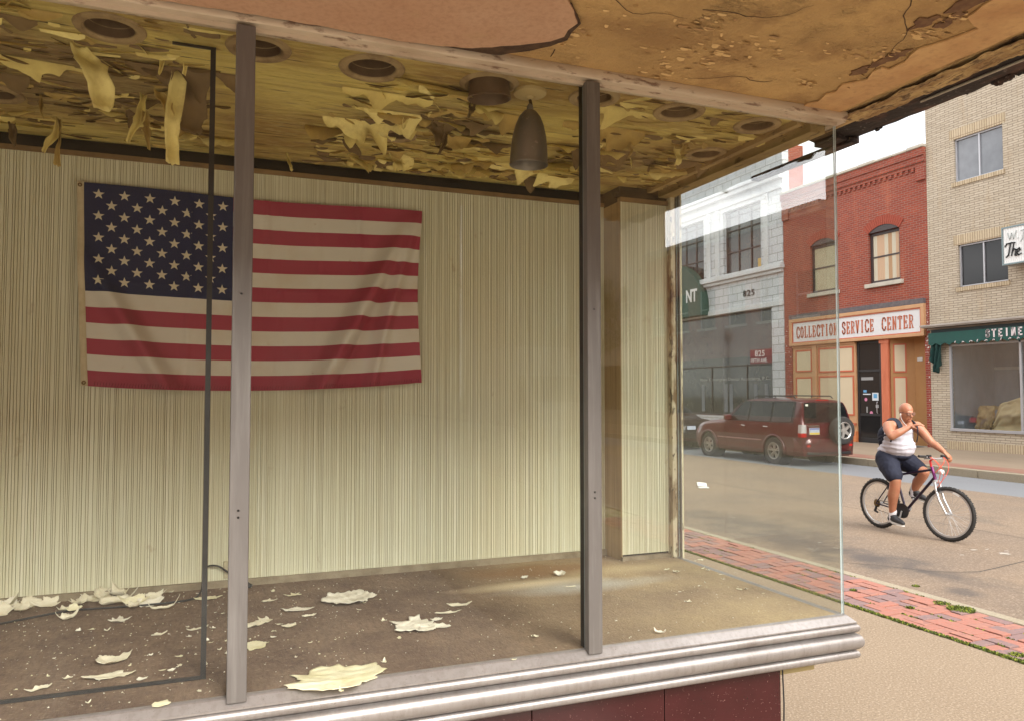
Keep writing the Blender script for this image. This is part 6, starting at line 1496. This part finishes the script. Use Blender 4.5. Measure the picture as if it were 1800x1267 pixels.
skin.node_tree.nodes['Principled BSDF'].inputs['Subsurface Radius'].default_value = (.02, .008, .005)
HIPR, HIPL = (.22, -.10, .97), (.22, .10, .97)
KNR, KNL = (.455, -.20, .70), (.60, .13, .80)
ANR, ANL = (.345, -.145, .225), (.43, .145, .535)
SHR, SHL = (.37, -.205, 1.395), (.46, .19, 1.385)
ELR, ELL_ = (.53, -.325, 1.275), (.62, .265, 1.18)
WRR, WRL = (.655, -.13, 1.405), (.815, .25, 1.075)
HD = Vector((.475, -.01, 1.575))
bm = MB()
ell(bm, (.24, 0, 1.02), (.165, .185, .15)); ell(bm, (.33, 0, 1.13), (.185, .19, .17)); ell(bm, (.33, 0, 1.25), (.155, .185, .16)); ell(bm, (.37, -.01, 1.34), (.13, .19, .12))
limb(bm, [(SHR, .068), ((.41, 0, 1.42), .075), (SHL, .068)]); limb(bm, [((.40, 0, 1.40), .075), ((.44, -.005, 1.49), .064), ((.46, -.01, 1.53), .062)])
# right arm crossing the chest, left arm reaching to the bar
limb(bm, [(SHR, .075), ((.44, -.27, 1.34), .064), (ELR, .050), ((.575, -.27, 1.32), .050), ((.61, -.2, 1.36), .040), (WRR, .028)])
limb(bm, [(SHL, .074), ((.53, .23, 1.30), .062), (ELL_, .048), ((.68, .27, 1.15), .047), (WRL, .028)])
limb(bm, [(HIPR, .125), ((.34, -.16, .83), .105), (KNR, .070), ((.44, -.195, .61), .068), ((.40, -.185, .50), .070), ((.37, -.165, .38), .052), (ANR, .038)])
limb(bm, [(HIPL, .125), ((.42, .13, .89), .105), (KNL, .072), ((.565, .135, .74), .068), ((.50, .14, .67), .066), (ANL, .040)])
limb(bm, [(ANR, .036), ((.37, -.145, .17), .034), ((.44, -.15, .155), .028)]); limb(bm, [(ANL, .036), ((.47, .145, .50), .034), ((.54, .145, .485), .028)])
# head, looking ahead and slightly towards the kerb; features added as small volumes
yaw = R(-12)
HM = Matrix.Translation(HD) @ Matrix.Rotation(yaw, 4, 'Z') @ Matrix.Rotation(R(8), 4, 'Y')
def hp(x, y, z): return tuple(HM @ Vector((x, y, z)))
for c_, r_ in (((-.012, 0, .035), (.098, .078, .092)), ((.015, 0, -.02), (.078, .068, .092)), ((.030, 0, -.072), (.058, .052, .042)), ((.078, 0, -.098), (.020, .022, .018)), ((.082, 0, .018), (.016, .05, .012)), ((.05, .035, -.035), (.03, .025, .025)), ((.05, -.035, -.035), (.03, .025, .025))):
    ell(bm, hp(*c_), r_, (0, R(8), yaw))
limb(bm, [(hp(.088, 0, .005), .008), (hp(.112, 0, -.032), .013), (hp(.096, 0, -.040), .012)])
ell(bm, hp(.092, 0, -.060), (.010, .026, .007), (0, 0, yaw)); ell(bm, hp(.090, 0, -.071), (.010, .024, .007), (0, 0, yaw))
for s_ in (1, -1): ell(bm, hp(-.005, s_*.076, -.015), (.018, .009, .032), (0, R(-8), yaw))
# hands
def hand(mb, wrist, dirv, palm_n, curl, thumb_side, spread=.4, scale=1.0):
    d = Vector(dirv).normalized(); nrm = Vector(palm_n); nrm = (nrm-d*nrm.dot(d)).normalized(); side = d.cross(nrm)*thumb_side
    w = Vector(wrist); pc = w+d*.048*scale
    for q in (-.028, -.010, .010, .028): capsule(mb, w+side*q*.6, .015, w+d*.085*scale+side*q, .0125)
    for k, (q, L) in enumerate(((.030, .078), (.010, .086), (-.010, .080), (-.029, .062))):
        base = w+d*.085*scale+side*q; ang = curl*(.8+.15*k); fd_ = d*math.cos(ang)+nrm*math.sin(ang)+side*(q*spread*6)*.3; fd_.normalize()
        p1 = base+fd_*L*.45; f2 = (d*math.cos(ang*2)+nrm*math.sin(ang*2)).normalized(); p2 = p1+f2*L*.33; f3 = (d*math.cos(ang*2.7)+nrm*math.sin(ang*2.7)).normalized(); p3 = p2+f3*L*.22
        capsule(mb, base, .0095, p1, .0088, 10, 3); capsule(mb, p1, .0088, p2, .008, 10, 3); capsule(mb, p2, .008, p3, .007, 10, 3)
    tb_ = w+d*.025+side*.030; t1 = tb_+(d*.6+side*.7+nrm*.35).normalized()*.036; t2 = t1+(d*.85+side*.2+nrm*.5).normalized()*.030
    capsule(mb, tb_, .013, t1, .0115, 10, 3); capsule(mb, t1, .0115, t2, .009, 10, 3)
hand(bm, WRR, (.80, .25, .28), (.35, .45, -.8), .32, -1, spread=.8)
hand(bm, WRL, (.62, .10, -.55), (-.45, 0, -.75), .75, 1)
body = fuse(bm, 'body', skin, PR, .0062, 3)
# face details
fd2 = MB()
for s_ in (1, -1): ell(fd2, hp(.086, s_*.030, -.004), (.007, .013, .008), (0, 0, yaw), 12)
fd2.build('eyes', mat('eye_dark', (.04, .03, .03), .3), PR, smooth=True, local=True)
mb = MB(); mb.grid(lambda u, v: Vector(hp(.101-.012*abs(2*u-1), lerp(-.024, .024, u), -.0635-.004*v)), 6, 1); mb.build('lips', mat('lip_pink', (.34, .12, .09), .5), PR, local=True)
gl = MB()
for s_ in (1, -1):
    gl.tube([hp(.106-.012*abs(math.cos(a)), s_*.034+.025*math.cos(a), .001+.017*math.sin(a)) for a in [2*math.pi*k/16 for k in range(16)]], .0028, 6, closed=True)
    gl.tube([hp(.094, s_*.060, .006), hp(.04, s_*.078, .008), hp(-.012, s_*.082, .004), hp(-.03, s_*.078, -.012)], .003, 6)
gl.tube([hp(.107, -.010, .003), hp(.110, 0, .007), hp(.107, .010, .003)], .0025, 6)
glo = gl.build('eyeglasses', mat('spectacle_frame', (.05, .012, .015), .3), PR, smooth=True, local=True)
mb = MB()
for s_ in (1, -1): mb.lathe([(.001, 0), (.0235, 0)], HM @ Matrix.Translation((.104, s_*.034, .001)) @ Matrix.Rotation(math.pi/2, 4, 'Y'), 16)
mb.build('lens', mat('tinted_lens', (.20, .11, .08), .05), glo, local=True)
ep = MB(); ell(ep, hp(.008, -.086, -.018), (.009, .007, .012)); ep.tube([hp(.010, -.088, -.024), hp(.03, -.085, -.08), (.49, -.085, 1.46), (.52, -.05, 1.40)], .0028, 6); ep.build('earphones', mat('white_plastic', (.8, .8, .78), .4), PR, smooth=True, local=True)
# tank top
tt = MB()
ell(tt, (.235, 0, 1.05), (.180, .200, .145)); ell(tt, (.335, 0, 1.13), (.202, .207, .175)); ell(tt, (.335, 0, 1.25), (.170, .200, .150)); ell(tt, (.372, -.01, 1.33), (.143, .175, .095))
limb(tt, [((.33, -.11, 1.36), .07), ((.40, -.115, 1.425), .052)]); limb(tt, [((.40, .10, 1.36), .07), ((.44, .10, 1.42), .052)])
limb(tt, [((.26, -.11, 1.36), .06), ((.36, -.115, 1.42), .05)]); limb(tt, [((.30, .10, 1.36), .06), ((.40, .10, 1.42), .05)])
shirt = mat('white_tank_cotton', (.50, .48, .52), .85, layers=[(3, (1, 1, 1), .4, .7, (.43, .41, .46), .6)])
tto = fuse(tt, 'tank_top', shirt, PR, .009, 4)
for v in tto.data.vertices:      # soft creases across the belly
    c_ = v.co; f_ = max(0, 1-abs(c_.z-1.14)/.20)
    v.co += v.normal*(.0045*f_*math.sin(c_.z*105+c_.x*9+3*noise.noise(c_*6))+.006*noise.noise(c_*11))
# yellow shirt tail showing at the back
sh = MB(); ell(sh, (.185, 0, .995), (.155, .190, .07)); fuse(sh, 'undershirt', mat('yellow_cotton', (.62, .40, .03), .85), PR, .009, 3)
# shorts
so2 = MB(); ell(so2, (.225, 0, .975), (.182, .210, .105)); ell(so2, (.30, 0, 1.0), (.185, .195, .06))
limb(so2, [((.23, -.10, .955), .148), ((.33, -.155, .85), .132), ((.42, -.19, .755), .108)]); limb(so2, [((.23, .10, .955), .148), ((.38, .13, .90), .130), ((.52, .135, .83), .104)])
shorts = fuse(so2, 'shorts', mat('navy_shorts', (.006, .008, .022), .8, layers=[(5, (1, 1, 1), .4, .7, (.010, .014, .036), .6)]), PR, .009, 4)
for v in shorts.data.vertices: v.co += v.normal*(.008*noise.noise(v.co*9)+.004*noise.noise(v.co*25))
# socks and shoes
sock_m = mat('white_sock', (.68, .66, .68), .9); shoe_m = mat('black_shoe', (.022, .022, .024), .6); sole_m = mat('white_sole', (.60, .58, .54), .6)
for A, fwd, z0_ in ((Vector(ANR), Vector((1, -.12, -.10)).normalized(), .137), (Vector(ANL), Vector((1, .05, -.25)).normalized(), .467)):
    k = MB(); limb(k, [(A+Vector((0, 0, -.06)), .045), (A+Vector((0, 0, .0)), .046), (A+Vector((.01, 0, .055)), .047)]); fuse(k, 'sock', sock_m, PR, .006, 3)
    k = MB(); h_ = Vector((A.x-.03, A.y, z0_+.045))
    limb(k, [(h_, .040), (h_+fwd*.09+Vector((0, 0, .005)), .044), (h_+fwd*.17+Vector((0, 0, -.006)), .040), (h_+fwd*.215+Vector((0, 0, -.012)), .030)]); limb(k, [(h_+Vector((.02, 0, .04)), .043), (h_+fwd*.08+Vector((0, 0, .02)), .042)])
    sh_ = fuse(k, 'shoe', shoe_m, PR, .006, 3)
    k = MB(); 
    P_ = []; sd2 = fwd.cross(Vector((0, 0, 1))).normalized()
    for a in range(20):
        t = 2*math.pi*a/20; P_.append(h_+fwd*(.095+.145*math.cos(t))+sd2*(.046*math.sin(t)*(1.0 if math.cos(t) > 0 else .85))+Vector((0, 0, -.046)))
    k.add([p for p in P_]+[p+Vector((0, 0, .020)) for p in P_], [list(range(20)), list(range(39, 19, -1))]+[(i, (i+1) % 20, (i+1) % 20+20, i+20) for i in range(20)])
    k.build('sole', sole_m, sh_, bevel=.004, local=True)
# backpack and straps
bpk = MB(); ell(bpk, (.135, 0, 1.25), (.075, .14, .15)); ell(bpk, (.145, 0, 1.18), (.08, .14, .11))
bag_m = mat('navy_backpack', (.010, .013, .026), .8)
bo_ = fuse(bpk, 'backpack', bag_m, PR, .01, 3)
def strap(path, w):
    mb = MB(); path = [Vector(p) for p in path]; cen = Vector((.33, 0, 1.25))
    fine = []
    for i in range(len(path)-1):
        p0, p1, p2, p3 = path[max(0, i-1)], path[i], path[i+1], path[min(len(path)-1, i+2)]
        for k in range(5):
            t = k/5; fine.append(.5*((2*p1)+(-p0+p2)*t+(2*p0-5*p1+4*p2-p3)*t*t+(-p0+3*p1-3*p2+p3)*t**3))
    fine.append(path[-1]); n = len(fine)
    for i, p in enumerate(fine):
        t = (fine[min(n-1, i+1)]-fine[max(0, i-1)]).normalized(); out = (p-cen).normalized(); s_ = t.cross(out).normalized()*w/2; o_ = out*.004
        for q in (-s_-o_, s_-o_, s_+o_*1.6, -s_+o_*1.6): mb.v.append(tuple(p+q))
    for i in range(n-1):
        for j in range(4): mb.f.append([i*4+j, (i+1)*4+j, (i+1)*4+(j+1) % 4, i*4+(j+1) % 4]); mb.m.append(0)
    return mb.build('strap', bag_m, bo_, smooth=True, local=True)
strap([(.20, -.12, 1.38), (.28, -.125, 1.475), (.40, -.125, 1.482), (.475, -.13, 1.42), (.505, -.14, 1.33)], .055)
strap([(.24, .11, 1.40), (.34, .11, 1.478), (.45, .11, 1.475), (.53, .10, 1.41), (.535, .12, 1.31), (.48, .16, 1.2)], .05)
strap([(.15, -.17, 1.22), (.25, -.212, 1.265), (.36, -.208, 1.285)], .022)
strap([(.300, -.216, 1.28), (.280, -.220, 1.245), (.262, -.224, 1.205)], .016); strap([(.425, -.188, 1.28), (.405, -.195, 1.23), (.39, -.202, 1.195)], .020)
# ring of the near-hand phone wire is left out: nothing to add
# ================================================================ THE REST OF THE STREET (seen reflected in the panes, or from a step aside)
def block(name, label, y0, y1, z1, m, group=None, x0=FX, back=10, floors=2, n=3, cornice=True):
    B = thing(name, label, 'building', (x0, (y0+y1)/2, .05), group=group); holes = []
    for f in range(1, floors):
        zb_ = .9+f*(z1-1)/floors*1.0
        for k in range(n):
            yc = y0+(y1-y0)*(k+.5)/n; holes.append((yc-.6, yc+.6, zb_, zb_+1.7))
    sh_ = (y0+.6, y1-.6, .8, 3.2); holes.append(sh_)
    mb = MB(); pierced(mb, y0, y1, .03, z1, holes, x0, .2, facf)
    mb.add([(x0, y0, .03), (x0+back, y0, .03), (x0+back, y0, z1), (x0, y0, z1), (x0, y1, .03), (x0+back, y1, .03), (x0+back, y1, z1), (x0, y1, z1)], [(0, 3, 2, 1), (4, 5, 6, 7), (3, 7, 6, 2), (1, 2, 6, 5)])
    mb.build('wall', m, B)
    for h in holes[:-1]:
        f = MB(); f.box(x0+.08, x0+.14, h[0], h[1], (h[2]+h[3])/2-.03, (h[2]+h[3])/2+.03); f.box(x0+.08, x0+.14, h[0], h[0]+.06, h[2], h[3]); f.box(x0+.08, x0+.14, h[1]-.06, h[1], h[2], h[3])
        fo = f.build('window', frame_alu, B); MB().box(x0+.12, x0+.13, h[0], h[1], h[2], h[3]).build('pane', winglass, fo)
        MB().box(x0-.06, x0+.05, h[0]-.1, h[1]+.1, h[2]-.1, h[2]+.002).build('sill', stone_m, B)
    f = MB()
    for y in (sh_[0], (sh_[0]+sh_[1])/2, sh_[1]-.07): f.box(x0+.05, x0+.12, y, y+.07, .8, 3.2)
    fo = f.build('shop_window', frame_alu, B); MB().box(x0+.10, x0+.11, sh_[0], sh_[1], .8, 3.2).build('pane', winglass, fo)
    if cornice:
        mb = MB(); mb.box(x0-.12, x0+.3, y0, y1, z1, z1+.16); mb.box(x0-.28, x0+.3, y0, y1, z1+.16, z1+.34); mb.build('cornice', stone_m, B)
    return B
block('corner_building', 'tall brown brick building with a stone cornice down the street', -16.7, 8.55, 12.0, shop_brick, floors=3, n=9)
block('brick_shop_building', 'long low brick shop row down the street', -29, -16.75, 8.3, red_brick, n=6)
block('end_sky_screen', 'tall plain building added far down the street, hiding low sky', -59.9, -29.1, 20, cream_brick, floors=4, n=7, back=1.2)  # made tall and thin to shape the sky mirrored in the panes
block('end_white_building', 'plain building beyond the white tiled one', 37.1, 52, 9.4, red_brick, n=5)
# our side of the street: the facing half of the recessed entry and the neighbours
NC = thing('neighbour_block', 'plain brick block continuing on the near side beyond the bay', 'building', (0, 20, 0))
MB().box(-8, 2.3, YB+3.02, 46, 0, 7.6).build('wall', shop_brick, NC)
# trees
leafm = [mat('leaf_mid', (.055, .10, .022), .6), mat('leaf_light', (.10, .15, .035), .6), mat('leaf_dark', (.03, .06, .015), .65)]
bark = mat('tree_bark', (.12, .09, .06), .9, layers=[(12, (1, 1, .3), .4, .7, (.06, .045, .03), .7)])
def tree(label, x, y, h, r, seed, z=.05):
    T = thing('street_tree', label, 'tree', (x, y, z)); rd_ = random.Random(seed); mb = MB(); tips = []
    mb.tube([(0, 0, 0), (.04, .02, h*.22), (0, .05, h*.42), (.1, 0, h*.7)], [.16, .13, .10, .05], 10)
    for k in range(9):
        a = k*2.4; z0_ = h*(.32+.05*k); e = Vector((math.cos(a)*r*rd_.uniform(.5, .85), math.sin(a)*r*rd_.uniform(.5, .85), z0_+h*rd_.uniform(.12, .28))); mb.tube([(0, .03, z0_), tuple(Vector((0, .03, z0_)).lerp(e, .5)+Vector((0, 0, .15))), tuple(e)], [.06, .04, .015], 6); tips.append(e)
    tips.append(Vector((0, 0, h*.85)))
    mb.build('trunk', bark, T, smooth=True, local=True)
    cw = MB()
    for e in tips:
        for c_ in range(5):
            cc_ = e+Vector((rd_.gauss(0, r*.22), rd_.gauss(0, r*.22), rd_.gauss(0, h*.06))); cr3 = r*rd_.uniform(.18, .34)
            for q in range(110):
                v = Vector((rd_.gauss(0, 1), rd_.gauss(0, 1), rd_.gauss(0, 1))); v = v.normalized()*cr3*rd_.uniform(.5, 1.05)+cc_; s_ = rd_.uniform(.05, .10)
                a_, b_ = Vector((rd_.uniform(-1, 1), rd_.uniform(-1, 1), rd_.uniform(-1, 1))).normalized()*s_, Vector((rd_.uniform(-1, 1), rd_.uniform(-1, 1), rd_.uniform(-1, 1))).normalized()*s_
                cw.mi = rd_.choice((0, 0, 1, 2)); cw.add([v-a_, v+b_*.6, v+a_, v-b_*.6], [(0, 1, 2, 3)])
    cw.build('crown', leafm, T, local=True)
tree('leafy street tree standing down the far pavement', 16.8, -29, 7.6, 2.0, 1)
tree('leafy tree growing far down the near kerb', 5.0, -26, 7.5, 2.4, 5, 0)
tree('broad leafy tree at the far end of the street', 16.8, -38, 9.5, 3.2, 3)
# white truck, seen mirrored in the middle pane
TR = thing('white_truck', 'white box truck standing down the street, mirrored in the glass', 'truck', (10.7, -21, -.12), math.pi/2)
wp = mat('white_truck_paint', (.72, .72, .70), .35)
MB().box(-3.6, 1.3, -1.05, 1.05, .75, 3.4).build('box_body', wp, TR, bevel=.05, local=True)
mb = MB(); mb.prism([(1.35, .6), (3.5, .6), (3.55, 1.25), (3.3, 1.45), (2.75, 1.55), (2.2, 2.45), (1.35, 2.5)], 'y', -1.0, 1.0); mb.v = [(p[0], p[1], p[2]) for p in mb.v]
mb.build('cab', wp, TR, bevel=.06, local=True)
mb = MB(); mb.prism([(2.80, 1.55), (2.26, 2.40), (2.24, 2.40), (2.76, 1.55)], 'y', -.86, .86); mb.build('windscreen', carglass, TR, local=True)
mb = MB(); mb.box(1.5, 2.25, 1.002, 1.008, 1.55, 2.3); mb.box(1.5, 2.25, -1.008, -1.002, 1.55, 2.3); mb.build('side_window', carglass, TR, local=True)
MB().box(3.5, 3.72, -1.0, 1.0, .45, .75).build('bumper', chrome, TR, bevel=.03, local=True)
for s_ in (1, -1):
    MB().lathe([(.001, .02), (.11, .01), (.12, -.02)], Matrix.Translation((3.54, s_*.75, 1.0)) @ Matrix.Rotation(math.pi/2, 4, 'Y'), 16).build('headlight', lamp_clear, TR, local=True)
    for x in (-2.2, 2.6): wheel(TR, Matrix.Translation((x, s_*.88, .42)) @ Matrix.Rotation(-s_*math.pi/2, 4, 'X'), .42, .26, 8, .24)
# street lamp on our side, mirrored in the dark shop glass opposite
SL = thing('street_lamp', 'black street lamp with a globe on the near kerb', 'street lamp', (5.3, 47.9, 0))
MB().lathe([(.22, 0), (.20, .3), (.10, .5), (.07, 1.2), (.06, 5.3), (.12, 5.4), (.14, 5.5)], Matrix(), 16).build('pole', black_m, SL, smooth=True, local=True)
MB().lathe([(.12, 5.5), (.28, 5.75), (.32, 6.0), (.24, 6.35), (.05, 6.5), (.001, 6.7)], Matrix(), 20).build('globe', mat('lamp_globe', (.35, .35, .33), .3), SL, smooth=True, local=True)
NB = thing('near_sky_screen', 'unseen row of shops down the near side, raised to hide low sky', 'building', (-2, -22, 0))  # height chosen to keep low sky out of the left pane's reflection
MB().box(-12, 2.33, -48, -16, 0, 7.4).build('wall', shop_brick, NB)
MB().box(-12.1, 2.5, -48.1, -15.9, 7.4, 7.6).build('roof', roof_m, NB)
VB = thing('vista_sky_screen', 'added brown brick building hiding low sky at the street end', 'building', (11, -62, -.12))  # added out of view so low sky is not mirrored in the panes
mb = MB(); mb.box(-30, 20.4, -70, -60, -.2, 25); mb.build('wall', shop_brick, VB)
for k in range(9):
    for f_ in range(4): MB().box(-28+5.4*k, -25.5+5.4*k, -60.02, -59.97, 2+4*f_, 4.3+4*f_).build('window', winglass, VB)
